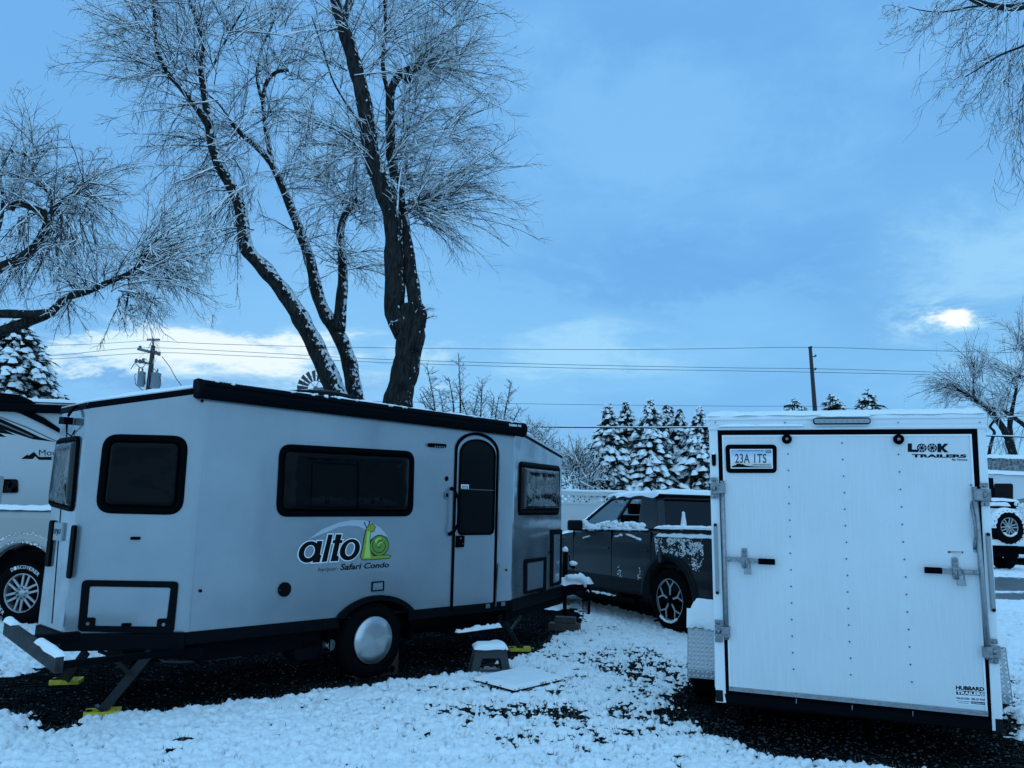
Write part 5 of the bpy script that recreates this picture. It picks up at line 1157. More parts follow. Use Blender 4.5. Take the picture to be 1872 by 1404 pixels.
# ------------------------------------------------------------------ dark pickup between the two trailers
class Loc:
    """local vehicle frame: x forward, y left, z up"""
    def __init__(s, o, h):
        s.o = Vector(o); s.f = Vector((math.cos(h), math.sin(h), 0)); s.l = Vector((-s.f.y, s.f.x, 0)); s.h = h
    def __call__(s, x, y, z): return s.o + s.f * x + s.l * y + Vector((0, 0, z))
def archpts(cx, cz, r, z0, k=14):
    a0 = math.asin((z0 - cz) / r); return [(cx - r * math.cos(a0 + (math.pi - 2 * a0) * i / k), cz + r * math.sin(a0 + (math.pi - 2 * a0) * i / k)) for i in range(k + 1)]
def build_pickup():
    h = R(117); wpos = at_z(1224, 1146, 0.0); wpos = at_y(1224, 1090, 11.15); R0 = .425
    f = Vector((math.cos(h), math.sin(h), 0)); l = Vector((-f.y, f.x, 0)); wc = Vector((wpos.x, wpos.y, 0))
    L = Loc(wc - l * .98, h); root = thing('pickup_truck', tuple(L.o), 'dark grey crew cab pickup with snowy roof parked between the two trailers', 'pickup truck')
    hw = 1.0; zs = .52
    # body side with arches (x from rear -1.15 to front 4.4)
    xb, xf = -1.12, 4.35; wb = 3.45
    prof = [(xb, .60), (xb + .05, zs)] + [(x, z) for x, z in archpts(0, .43, .56, zs)] + [(x, z) for x, z in archpts(wb, .43, .56, zs)] + [(xf - .08, zs), (xf, .62), (xf, 1.12), (xf - .15, 1.22), (3.0, 1.27), (2.55, 1.33), (-.0, 1.40), (xb, 1.42)]
    g = MB()
    def sec(y, dz=0, sc_=1): return [L(x, y, z + dz) for x, z in prof]
    inner = lambda y, i: [L(x, y, z if z < 1.0 else z - i) for x, z in prof]
    g.loftring([inner(-hw + .10, .0), inner(-hw + .02, .06), [L(x, -hw, min(z, 1.16)) for x, z in prof]], True, True, smooth=False)
    g.loftring([[L(x, hw, min(z, 1.16)) for x, z in prof], inner(hw - .02, .06), inner(hw - .10, .0)], True, True, smooth=False)
    part('side_panel', g, m_truck, root, .012)
    g = MB(); g.prism([L(2.45, -hw + .1, 1.30), L(2.45, hw - .1, 1.30), L(xf, hw - .15, 1.18), L(xf, -hw + .15, 1.18)], Vector((0, 0, -.5))); part('bonnet', g, m_truck, root, .03)
    g = MB(); g.box(L(xf, -hw + .08, .5), L.l * 1.84, L.f * .10, Vector((0, 0, .62))); part('front_bumper', g, m_cladding, root, .04)
    g = MB(); g.box(L(xb - .02, -hw + .06, .62), L.l * 1.88, L.f * .08, Vector((0, 0, .76))); part('tailgate', g, m_truck, root, .03)
    g = MB(); g.box(L(xb - .08, -hw + .05, .45), L.l * 1.9, L.f * .14, Vector((0, 0, .22))); part('rear_bumper', g, m_cladding, root, .03)
    g = MB(); g.box(L(xb - .025, -hw + .1, 1.22), L.l * 1.8, L.f * .02, Vector((0, 0, .05))); part('tail_light', g, M('tail_light_red', (.25, .01, .01), .3), root, .004)
    g = MB(); g.box(L(xb + .05, -hw + .1, .85), L.f * 1.45, L.l * 1.8, Vector((0, 0, .05))); g.box(L(xb + .1, -hw + .09, .4), L.f * 5.2, L.l * 1.82, Vector((0, 0, .3))); part('bed_floor', g, m_cladding, root)
    # cab
    xr = .42; g = MB()
    b = [(2.62, hw - .06, 1.30), (xr - .12, hw - .06, 1.38), (xr - .12, -hw + .06, 1.38), (2.62, -hw + .06, 1.30)]; t = [(1.72, hw - .26, 1.86), (xr + .14, hw - .24, 1.88), (xr + .14, -hw + .24, 1.88), (1.72, -hw + .26, 1.86)]
    B_ = [L(*p) for p in b]; T_ = [L(*p) for p in t]
    def sidepanel(s):
        """pillars and roof rail around the door glass on one side"""
        q = [L(2.62, s * (hw - .06), 1.30), L(xr - .12, s * (hw - .06), 1.38), L(xr + .14, s * (hw - .24), 1.88), L(1.72, s * (hw - .26), 1.86)]
        return q
    for s in (1, -1):
        q = sidepanel(s); c = lambda a, b_: (q[0] * (1 - a) + q[1] * a) * (1 - b_) + (q[3] * (1 - a) + q[2] * a) * b_
        n_ = ((q[1] - q[0]).cross(q[3] - q[0])).normalized()
        if n_.dot(L.l * s) < 0: n_ = -n_
        # A pillar, roof rail, B pillar, C pillar
        for pl in ([(0, 0), (.045, 0), (.07, 1), (0, 1)], [(0, .9), (1, .9), (1, 1.04), (0, 1.04)], [(.46, 0), (.50, 0), (.50, .92), (.465, .92)], [(.80, .0), (1.0, .0), (1.0, 1.), (.70, 1.)], [(.0, 0), (1, 0), (1, .06), (0, .06)]):
            g.prism([c(*p) - n_ * .03 for p in pl], n_ * .045)
    g.prism([T_[0] + Vector((0, 0, -.02)), T_[1] + Vector((0, 0, -.02)), T_[2] + Vector((0, 0, -.02)), T_[3] + Vector((0, 0, -.02))], Vector((0, 0, .05)))
    # rear frame of the cab
    for pl in ([(0, 0), (.07, 0), (.09, 1), (0, 1)], [(.93, 0), (1, 0), (1, 1), (.91, 1)], [(0, .88), (1, .88), (1, 1), (0, 1)], [(0, -.9), (1, -.9), (1, .06), (0, .06)]):
        q = [B_[1], B_[2], T_[2], T_[1]]; c = lambda a, b_: (q[0] * (1 - a) + q[1] * a) * (1 - b_) + (q[3] * (1 - a) + q[2] * a) * b_
        g.prism([c(*p) + L.f * .02 for p in pl], -L.f * .04)
    cab = part('cab', g, m_truck, root, .012)
    for s in (1, -1):
        q = sidepanel(s); c = lambda a, b_: (q[0] * (1 - a) + q[1] * a) * (1 - b_) + (q[3] * (1 - a) + q[2] * a) * b_
        for pl in ([(.05, .07), (.462, .07), (.467, .9), (.075, .9)], [(.50, .07), (.81, .07), (.72, .9), (.50, .9)]):
            g = MB(); g.prism([c(*p) - L.l * s * .012 for p in pl], -L.l * s * .006); part('side_window', g, m_pane, root)
    g = MB(); q = [B_[1], B_[2], T_[2], T_[1]]; c = lambda a, b_: (q[0] * (1 - a) + q[1] * a) * (1 - b_) + (q[3] * (1 - a) + q[2] * a) * b_
    g.prism([c(.06, .05), c(.94, .05), c(.92, .9), c(.08, .9)], L.f * .008); part('rear_window', g, m_carglass, root)
    g = MB(); q = [B_[0], B_[3], T_[3], T_[0]]; g.prism([p for p in q], L.f * .01); part('windscreen', g, m_pane, root)
    # dark interior: seats
    g = MB()
    for x in (1.55, .62):
        for y in (.45, -.45): g.box(L(x - .10, y - .25, .95), L.f * .14, L.l * .5, Vector((0, 0, .62))); g.box(L(x - .07, y - .13, 1.58), L.f * .08, L.l * .26, Vector((0, 0, .17)))
    g.box(L(xr, -.85, .9), L.f * 2.0, L.l * 1.7, Vector((0, 0, .3))); part('seats', g, m_gasket, root, .03)
    # mirror, door seams, handles, rocker, running board
    g = MB()
    for x in (.38, 1.38, 2.50):
        for s in (1,): g.box(L(x, s * hw - .004, .60), L.f * .012, L.l * .006, Vector((0, 0, .56))); g.box(L(x, s * (hw - .021), 1.16), L.f * .012, L.l * .024, Vector((0, 0, .18)))
    g.box(L(.5, hw - .004, .62), L.f * 2.1, L.l * .006, Vector((0, 0, .012))); part('door_seam', g, m_gasket, root)
    g = MB(); g.box(L(.45, hw - .01, 1.05), L.f * .20, L.l * .03, Vector((0, 0, .028))); g.box(L(1.45, hw - .01, 1.04), L.f * .20, L.l * .03, Vector((0, 0, .028))); part('door_handle', g, m_truck, root, .006)
    g = MB(); g.box(L(.58, hw - .03, .44), L.f * 2.3, L.l * .05, Vector((0, 0, .20))); part('rocker', g, m_cladding, root, .012)
    g = MB(); g.tube([L(.7, hw + .06, .33), L(2.75, hw + .06, .33)], .035, 8); g.tube([L(.9, hw - .1, .4), L(.9, hw + .06, .33)], .02, 6); g.tube([L(2.6, hw - .1, .4), L(2.6, hw + .06, .33)], .02, 6); part('side_step', g, m_frame, root)
    g = MB(); g.box(L(2.2, hw + .0, 1.30), L.f * .10, L.l * .26, Vector((0, 0, .17))); part('mirror', g, m_cladding, root, .03)
    g = MB()
    for cx in (0, wb):
        o1 = archpts(cx, .43, .62, .45); i1 = archpts(cx, .43, .53, .45); g.loftring([[L(x, y, z) for x, z in pl] for pl, y in ((o1, hw - .03), (o1, hw + .02), (i1, hw + .025), (i1, hw - .3))], False, False, smooth=True, closed=False)
    part('arch_flare', g, m_cladding, root)
    g = MB(); g.box(L(-.6, -hw + .02, .35), L.f * 1.2, L.l * 1.66, Vector((0, 0, .68))); g.box(L(wb - .6, -hw + .02, .35), L.f * 1.2, L.l * 1.66, Vector((0, 0, .68))); part('wheel_well', g, m_gasket, root)
    for cx in (0, wb):
        for s in (1, -1):
            c = L(cx, s * (hw - .01), R0); g = MB(); tyre_mesh(g, c, L.l * s, R0, .26, .29); w = part('wheel', g, m_tyre, root)
            ribbed_rim(w, c - L.l * s * .0, L.l * s, .29, 'five', M('machined_face', (.42, .45, .48), .35, .5), phase=0 if s > 0 else 0)
            if s > 0:
                g = MB()
                for k in range(40):
                    a = math.pi * (1.5 + (k / 39 - .5) * .42); d = L.f * math.cos(a) + Vector((0, 0, math.sin(a))); g.ball(c + d * (.285 + .012 * rnd.random()) + L.l * .01, .022 * rnd.uniform(.5, 1.2), .02, .013, 7, 5, .5)
                part('snow', g, m_snow, w)
    # snow on roof, rails, sills and door sides
    g = MB(); r0 = [L(1.86, hw - .24, 1.86), L(xr + .02, hw - .18, 1.89), L(xr + .02, -hw + .18, 1.89), L(1.86, -hw + .24, 1.86)]
    snowcap(g, r0[1], r0[0], r0[3], r0[2], .085, 60, 16, .35, .05, seed=41, fs=5)
    sr = part('roof_snow', g, m_snow, root)
    g = MB(); snowcap(g, L(xb, hw - .0, 1.41), L(xr - .10, hw - .0, 1.39), L(xr - .10, hw - .13, 1.39), L(xb, hw - .13, 1.41), .045, 60, 8, .2, .01, seed=42); snowcap(g, L(xb, -hw + .14, 1.41), L(xr - .1, -hw + .14, 1.39), L(xr - .1, -hw, 1.39), L(xb, -hw, 1.41), .045, 40, 8, .2, .0, seed=43)
    snowcap(g, L(xb + .02, hw + .01, 1.30), L(xr - .15, hw + .01, 1.28), L(xr - .15, hw - .05, 1.31), L(xb + .02, hw - .05, 1.33), .03, 50, 6, .4, .01, seed=44)
    part('rail_snow', g, m_snow, root)
    FS = Fr(L(2.5, hw - .02, 0), -L.f); g = MB(); rr = random.Random(5)
    for i in range(150):
        x = rr.uniform(.60, 2.30); hz = .05 + .11 * max(0, mnoise.noise(Vector((x * 2.3, 0, 3))) + .35); z = 1.335 + (2.5 - x) * .018 + rr.uniform(0, hz); s_ = .030 * rr.uniform(.6, 1.4); y = hw - .03 - (z - 1.33) * .34
        g.ball(L(x, y, z), s_ * 1.3, s_, s_, 8, 6, .5)
    for i in range(60): x = rr.uniform(.5, 2.4); g.ball(L(x, hw - .01, 1.325 + (2.5 - x) * .02), .04, .025, .014, 8, 5, .4)
    for i in range(30): t = rr.random(); g.ball(L(.62 + t * .7, hw - .0, 1.21 + .07 * math.sin(t * 3) + rr.uniform(-.01, .01)), .028, .014, .014, 7, 5, .5)
    for i in range(10): t = rr.random(); g.ball(L(1.95 + t * .25, hw, 1.23 - .05 * t), .025, .014, .012, 7, 5, .5)
    part('window_snow', g, m_snow, root)
    g = MB(); F2 = Fr(L(0, hw, 0), -L.f)
    snowlumps(F2, g, [(-.30, 1.27), (.74, 1.27), (.74, 1.0), (.60, .90), (.45, .92), (.30, 1.0), (.1, 1.03), (-.26, 1.03)], 1250, .0055, .001, 51, dens=17)
    snowlumps(F2, g, [(.50, .98), (.72, 1.0), (.66, .86), (.5, .86)], 60, .006, .001, 52, dens=16)
    snowlumps(F2, g, [(-.72, .62), (-.62, .62), (-.64, .82), (-.70, .8)], 16, .007, .001, 53); snowlumps(F2, g, [(-1.25, .62), (-1.1, .62), (-1.14, .82), (-1.2, .8)], 22, .008, .001, 54)
    snowlumps(Fr(L(0, hw + .06, .36), -L.f, Vector(L.l)), g, [(-2.1, -.03), (-1.2, -.03), (-1.2, .02), (-2.1, .02)], 70, .018, .0, 55)
    part('side_snow', g, m_snow, root)
    # upright snow covered cone standing in the bed
    c = at_y(1250, 968, 11.0); c = Vector((c.x, c.y, c.z)); g = MB(); zt = at_y(1249, 938, 11.0).z
    for k in range(26):
        t = k / 25; r_ = .055 * (1 - .62 * t); g.ball((c.x + .008 * math.sin(k * 3), c.y, c.z - .1 + (zt - c.z + .1) * t), r_, r_, .022, 12, 5, .35)
    top = part('cone', g, m_snow, None)
    bpy.data.objects.remove(top)
    r2 = thing('marker_cone', (c.x, c.y, c.z - .1), 'slim snow caked cone standing upright on the pickup bed', 'cone')
    g2 = MB(); g2.lathe((c.x, c.y, c.z - .55), (0, 0, 1), [(.11, 0), (.11, .02), (.055, .03), (.016, zt - c.z + .53), (.001, zt - c.z + .54)], 16); part('cone', g2, m_cladding, r2)
    part('snow', g, m_snow, r2)
    return L
m_pane = M('clear_pane', (.0, .0, .0), .02)
def _pane():
    nt = m_pane.node_tree; p = nt.nodes['Principled BSDF']; p.inputs['Base Color'].default_value = (.55, .62, .66, 1); p.inputs['Transmission Weight'].default_value = 1; p.inputs['IOR'].default_value = 1.05
_pane()
build_pickup()

# ------------------------------------------------------------------ beige pickup and white RV on the left
def build_left():
    up = Vector((0, 0, 1)); wpt = at_y(43, 1061, 10.6); h = R(172); R0 = .41
    f = Vector((math.cos(h), math.sin(h), 0)); l = Vector((-f.y, f.x, 0)); L = Loc(Vector((wpt.x, wpt.y, 0)) - l * 1.0, h)
    root = thing('pickup_truck', tuple(L.o), 'pewter pickup with a white lettered tyre behind the camper at the left edge', 'pickup truck')
    hw = 1.02; xb, xf, wb = -1.3, 4.8, 4.0; zs = .66
    prof = [(xb, zs)] + archpts(0, .46, .60, zs) + archpts(wb, .46, .60, zs) + [(xf, zs), (xf, 1.28), (3.2, 1.36), (3.1, 1.48), (xb, 1.50)]
    g = MB()
    for s in (1, -1):
        g.loftring([[L(x, s * (hw - .10), z) for x, z in prof], [L(x, s * (hw - .02), z - (.03 if z > 1.2 else 0)) for x, z in prof], [L(x, s * hw, min(z, 1.38)) for x, z in prof]], True, True, smooth=False)
    part('side_panel', g, m_tan, root, .02)
    g = MB(); g.box(L(xb, -hw + .1, .6), L.f * 6.1, L.l * 1.84, up * .35); g.box(L(-.7, -hw + .02, .4), L.f * 1.4, L.l * 1.7, up * .6); g.box(L(wb - .7, -hw + .02, .4), L.f * 1.4, L.l * 1.7, up * .6); part('underbody', g, m_gasket, root)
    g = MB(); g.box(L(xb - .03, -hw + .05, .65), L.f * .06, L.l * 1.94, up * .84); g.prism([L(x, y, z) for x, y, z in ((2.1, hw - .08, 1.45), (2.2, hw - .2, 2.0), (3.1, hw - .2, 2.0), (3.9, hw - .08, 1.42))], -L.l * 1.86); part('cab', g, m_tan, root, .03)
    g = MB(); g.prism([L(x, hw - .06 - .22 * (z - 1.45) , z) for x, z in ((2.3, 1.5), (2.35, 1.9), (3.05, 1.9), (3.55, 1.5))], L.l * .01); part('side_window', g, m_carglass, root)
    g = MB()
    for cx in (0, wb):
        pts = archpts(cx, .46, .60, zs); o1 = archpts(cx, .46, .74, zs)
        g.loftring([[L(x, y, z) for x, z in pl] for pl, y in ((o1, hw - .01), ([(x * .93 + cx * .07, .46 + (z - .46) * .93) for x, z in o1], hw + .07), ([(x * 1.0, z) for x, z in pts], hw + .08), (pts, hw - .3))], False, False, smooth=True, closed=False)
    fl = part('arch_flare', g, m_tan, root)
    g = MB(); F2 = Fr(L(0, hw + .075, 0), -L.f)
    rr = random.Random(3)
    for i in range(260):
        a = rr.uniform(1.1, 2.6); q = rr.uniform(.60, .74); g.ball(L(-q * math.cos(a), hw + .085 - (q - .6) * .5, .46 + q * math.sin(a)), (.011 * rr.uniform(.5, 1.3)), .007, .007, 6, 4, .5)
    part('snow', g, m_snow, fl)
    for cx in (0, wb):
        for s in (1, -1):
            c = L(cx, s * (hw + .01), R0); g = MB(); tyre_mesh(g, c, L.l * s, R0, .29, .245, lug=0 if s < 0 else 26); w = part('wheel', g, m_tyre, root)
            fr = ribbed_rim(w, c, L.l * s, .245, 'twelve', M('machined_rim', (.38, .40, .42), .3, .7), phase=.35)
            if s > 0 and cx == 0:
                def arctext(txt, a0, step, r, flip=False):
                    for k, ch in enumerate(txt):
                        a = a0 + (-step if not flip else step) * k; d = Vector((math.cos(a), math.sin(a))); t = Vector((d.y, -d.x)) * (1 if not flip else -1); e = d * (1 if not flip else -1)
                        ctr = d * r; q = [ctr + e * .022 - t * .018, ctr + e * .022 + t * .018, ctr - e * .022 + t * .018, ctr - e * .022 - t * .018]
                        text(fr, ch, [tuple(p) for p in q], m_inkw, .003, w, off=.0, thick=.003)
                arctext('DISCOVERER', 2.05, .135, .335); arctext('COOPER', 3.25, .15, .335, flip=True)
    g = MB(); snowcap(g, L(xb, hw, 1.50), L(3.0, hw, 1.48), L(3.0, hw - .16, 1.48), L(xb, hw - .16, 1.50), .06, 90, 8, .35, .015, seed=61, fs=8); part('rail_snow', g, m_snow, root)
    # the white fifth wheel RV behind
    o = at_z(112, 1000, .0); P1 = at_y(113, 762, 15.0); P0 = at_y(-700, 600, 12.2); b0 = Vector((P1.x, P1.y, 0)) ; d = Vector((-.985, -.17, 0)).normalized(); S = b0 - d * 1.4
    F = Fr(b0 + d * 9.0, -d); Ln = 10.4; zt = P1.z - .03
    root = thing('fifth_wheel_trailer', tuple(b0 + d * 4), 'white fifth wheel trailer with a black awning and mountain logo behind the pewter pickup', 'travel trailer')
    xe = Ln
    g = MB(); g.box(F.P(0, .8, 0), F.u * Ln, up * (zt - .8 + .30), -F.n * 2.4); bd = part('body', g, M('rv_white', (.60, .64, .67), .35), root, .05)
    g = MB(); g.box(F.P(.1, .35, -.1), F.u * (Ln - .2), up * .48, -F.n * 2.2); part('chassis', g, m_gasket, root)
    for a in (4.4, 5.3): c = F.P(a, .38, -.05); g = MB(); tyre_mesh(g, c, F.n, .38, .22, .2); w = part('wheel', g, m_tyre, root); g = MB(); g.lathe(c, F.n, [(.2, -.03), (.1, -.06), (.001, -.06)], 20); part('rim', g, m_alu, w)
    def py(*pts): return [F.uv(x, y) for x, y in pts]
    g = MB(); a = py((-200, 712), (112, 753)); 
    g.box(F.P(.3, a[1][1] - .04, .0), F.u * (Ln - .5), up * .16, F.n * .15); aw = part('awning', g, m_black, root, .03)
    g = MB(); tt = [(-60, 728), (0, 733), (40, 745), (80, 763), (112, 785), (140, 800), (140, 812), (112, 793), (80, 776), (40, 757), (0, 745), (-60, 738)]
    F.slab(g, py(*tt), .0, .05); part('awning_arm', g, m_black, root, .004)
    g = MB(); F.slab(g, py(*[(-80, 690), (0, 718), (35, 722), (58, 732), (66, 738), (20, 738), (-80, 735)]), -.3, .05); part('roof_fairing', g, m_black, root, .02)
    g = MB()
    for k, pl in enumerate(([(-40, 752), (0, 765), (40, 783), (75, 800), (102, 808), (60, 803), (20, 790), (-40, 768)], [(-40, 776), (0, 782), (30, 796), (18, 794), (-40, 786)], [(-40, 790), (0, 792), (12, 799), (-40, 796)])):
        F.slab(g, py(*pl), 0, .003 + .0004 * k)
    part('stripe_graphic', g, m_inkk, root)
    g = MB()
    for pl in ([(-40, 748), (0, 761), (50, 780), (104, 806), (104, 808), (50, 783), (0, 764), (-40, 751)], [(-40, 760), (0, 772), (60, 798), (60, 800), (0, 775), (-40, 763)]): F.slab(g, py(*pl), .0036, .0046)
    part('stripe_graphic', g, M('grey_stripe', (.16, .17, .19), .4), root)
    def z3(x, y): return F.uv(x * 140 / 447, 700 + y * 140 / 447)
    g = MB(); F.slab(g, [z3(*p) for p in [(122, 444), (160, 418), (168, 424), (198, 402), (222, 428), (236, 432), (322, 431), (322, 450), (228, 449), (205, 428), (192, 444)]], 0, .004); part('logo_mountain', g, m_inkk, root)
    text(F, 'Mou', [z3(228, 390), z3(330, 390), z3(330, 424), z3(228, 424)], m_inkk, .002, root); text(F, 'S', [z3(301, 434), z3(313, 434), z3(313, 448), z3(301, 448)], m_inkw, .0045, root, off=.03)
    g = MB(); F.slab(g, roundpoly(py((-150, 874), (33, 876), (34, 901), (-150, 900)), .05), 0, .03); part('window', g, m_glass, root, .006)
    g = MB(); zz = zt + .30; snowcap(g, F.P(.0, zz, .02), F.P(Ln, zz, .02), F.P(Ln, zz, -2.4), F.P(0, zz, -2.4), .14, 60, 16, .3, seed=63, fs=2); part('roof_snow', g, m_snow, root)
build_left()

# ------------------------------------------------------------------ right background: RV with a snowy roof unit, white off roader with a spare wheel
def build_right():
    up = Vector((0, 0, 1)); Y = 31.0
    def X(px, py=900, y=Y): return at_y(px, py, y)
    # RV
    p0 = X(1806, 870); zt = at_y(1830, 867, Y).z; F = Fr((p0.x, Y, 0), (1, 0, 0)); F = Fr((p0.x, Y, 0), Vector((1, .12, 0)))
    root = thing('caravan', (p0.x + 3, Y + 1.2, 0), 'white caravan with a snow capped rooftop unit at the right edge', 'caravan')
    g = MB(); prof = [(0, .6), (8, .6), (8, zt - .5), (7.4, zt - .1), (3.4, zt - .05), (1.6, zt), (0, zt + .05)]; g.prism([F.P(a, b) for a, b in prof], -F.n * 2.4); part('body', g, MATS['rv_white'], root, .05)
    g = MB(); g.box(F.P(-.01, .6, .012), F.u * .22, up * (zt - .75), -F.n * .1); part('corner_trim', g, m_black, root)
    g = MB(); F.slab(g, roundpoly(F.q([(1817, 884), (1851, 884), (1851, 914), (1817, 914)]), .09), 0, .04); w = part('window', g, m_glass, root, .01)
    g = MB(); F.slab(g, F.q([(1851, 915), (1900, 905), (1900, 918), (1860, 921)]), 0, .01); part('stripe_graphic', g, M('grey_stripe', (.16, .17, .19)), root)
    g = MB(); 
    for a in (4.8, 5.7): tyre_mesh(g, F.P(a, .36, .0), F.n, .36, .22, .2)
    part('wheel', g, m_tyre, root); g = MB(); g.box(F.P(0.1, .3, -.1), F.u * 7.5, up * .35, -F.n * 2.1); part('chassis', g, m_gasket, root)
    g = MB(); snowcap(g, F.P(-.1, zt + .04, .1), F.P(3.2, zt - .03, .1), F.P(3.2, zt - .03, -2.4), F.P(-.1, zt + .04, -2.4), .22, 30, 10, .2, .05, seed=71, fs=2); part('roof_snow', g, m_snow, root)
    a = F.uv(1824, 852); b = F.uv(1895, 838); g = MB(); F.slab(g, roundpoly([(a[0], zt), (b[0] + .3, zt), (b[0] + .2, b[1]), (a[0] + .02, b[1])], .08), -1.1, -.3); un = part('roof_unit', g, M('mottled_unit', (.02, .022, .025), .7, vary=(.3, .32, .34), vscale=9), root, .03)
    g = MB(); snowcap(g, F.P(a[0], b[1], -.28), F.P(b[0] + .2, b[1], -.28), F.P(b[0] + .2, b[1], -1.1), F.P(a[0], b[1], -1.1), .16, 24, 8, .3, .03, seed=72, fs=3); part('snow', g, m_snow, un)
    # off roader seen from behind
    Y2 = 25.5; k = Y2 / 1430.2
    c = at_y(1846, 964, Y2); root = thing('off_roader', (c.x - .35, Y2 + 1.5, 0), 'white off roader with snow on its spare wheel in front of the caravan', 'off roader')
    r = .53; ax = Vector((.12, -1, 0)).normalized()
    def P(px, py, dy=0): 
        p = at_y(px, py, Y2 + .3); return Vector((p.x, p.y + dy, p.z))
    def boxpx(g, x0, x1, y0, y1, d0, d1):
        a = P(x0, y1); b = P(x1, y0); g.box((a.x, Y2 + d0, a.z), (b.x - a.x, 0, 0), (0, d1 - d0, 0), (0, 0, b.z - a.z))
    g = MB(); boxpx(g, 1790, 1871, 930, 992, .3, 4.0); part('body', g, m_white, root, .05)
    g = MB(); boxpx(g, 1794, 1866, 916, 944, .35, 2.6); boxpx(g, 1795, 1860, 944, 964, .27, .35); part('soft_top', g, m_gasket, root, .04)
    g = MB(); boxpx(g, 1786, 1874, 987, 996, .05, .3); part('rear_bumper', g, m_white, root, .03)
    g = MB(); boxpx(g, 1795, 1868, 994, 1018, .5, 3.6); part('underbody', g, m_gasket, root)
    for xx in (1800, 1862):
        pc = P(xx, 1010); g = MB(); tyre_mesh(g, Vector((pc.x + .15, Y2 + 1.1, .47)), Vector((1, .1, 0)), .47, .34, .25); part('wheel', g, m_tyre, root)
    g = MB(); tyre_mesh(g, c, ax, r, .32, .30, lug=22); w = part('spare_wheel', g, m_tyre, root); ribbed_rim(w, c, ax, .30, 'twelve', MATS['machined_rim'], phase=.2)
    g = MB(); n = 26; vs = []
    u = Vector((0, 0, 1)); sd = ax.cross(u).normalized()
    for j in range(9):
        for i in range(n + 1):
            t = i / n; a = math.pi * (1.02 - 1.04 * t); d = sd * -math.cos(a) + u * math.sin(a); hh = .10 * math.sin(math.pi * min(max(t, 0), 1)) ** .5 * math.sin(math.pi * (j + .02) / 8.04) ** .5
            ragged = (.05 * mnoise.noise(Vector((t * 22, 0, 5))) - .04) if j == 0 else 0
            vs.append(c + ax * (.01 - .34 * j / 8) + d * (r + hh + (ragged * 1.5 if j == 0 else 0)))
    g.add(vs, [(j * (n + 1) + i, j * (n + 1) + i + 1, (j + 1) * (n + 1) + i + 1, (j + 1) * (n + 1) + i) for j in range(8) for i in range(n)], True); rr = random.Random(6)
    for i in range(26): a = -math.pi / 2 + rr.uniform(-.8, 1.0); g.ball(c + ax * -.02 + (sd * -math.cos(a) + u * math.sin(a)) * .27, .05 * rr.uniform(.5, 1.2), .04, .03, 7, 5, .4)
    part('snow', g, m_snow, w)
    g = MB()
    for (x0, x1, y0, y1, d) in ((1800, 1866, 911, 915, .3), (1808, 1846, 919, 924, .25)):
        a, b = P(x0, y1), P(x1, y1); snowcap(g, (a.x, Y2 + d, a.z), (b.x, Y2 + d, a.z), (b.x, Y2 + d + (2.2 if y0 < 915 else .12), a.z), (a.x, Y2 + d + (2.2 if y0 < 915 else .12), a.z), .11, 20, 8, .3, .02, seed=int(x0), fs=4)
    for i in range(60): a = rr.uniform(1855, 1874); b = rr.uniform(918, 965); p = P(a, b); g.ball((p.x, Y2 + .28, p.z), .05 * rr.uniform(.4, 1), .04, .04, 7, 5, .5)
    part('snow', g, m_snow, root)
build_right()

# ------------------------------------------------------------------ white lattice fence behind the pickup
def build_fence():
    a = at_y(960, 897, 17.0); b = at_y(1800, 897, 17.6); u = Vector((1, .04, 0)); F = Fr((-1.2, 17.0, 0), u); zt = F.uv(1060, 899)[1]; zl = F.uv(1060, 906)[1]; z2 = F.uv(1060, 919)[1]; zt2 = zt
    root = thing('vinyl_fence', (2, 17.1, 0), 'white vinyl privacy fence with a lattice top behind the dark pickup', 'fence')
    Ln = 9.0; m = M('white_vinyl', (.66, .69, .71), .4)
    g = MB(); g.box(F.P(0, .05, 0), F.u * Ln, F.v * (z2 - .05), -F.n * .04); part('panel', g, m, root)
    g = MB(); g.box(F.P(0, zl, .01), F.u * Ln, F.v * (zt - zl), -F.n * .06); g.box(F.P(0, z2 - .04, .012), F.u * Ln, F.v * .05, -F.n * .06); rl = part('rail', g, m, root)
    g = MB(); h = zl - z2; w = .05; x = -.2
    while x < Ln:
        for s in (1, -1):
            x0, x1 = (x, x + h) if s > 0 else (x + h, x)
            F.slab(g, [(x0 - w / 2, z2), (x0 + w / 2, z2), (x1 + w / 2, zl), (x1 - w / 2, zl)], -.03 + .008 * s, -.024 + .008 * s)
        x += .13
    part('lattice', g, m, root)
    for k in range(5):
        g = MB(); g.box(F.P(k * 2.2 - .06, 0, .03), F.u * .12, F.v * (zt + .06), -F.n * .12); part('post', g, m, root)
    g = MB(); snowcap(g, F.P(0, zt, .02), F.P(Ln, zt, .02), F.P(Ln, zt, -.06), F.P(0, zt, -.06), .05, 60, 6, .2, .0, seed=81); part('snow', g, m_snow, root)
    # low roof of a far building glimpsed through the shrubs
build_fence()

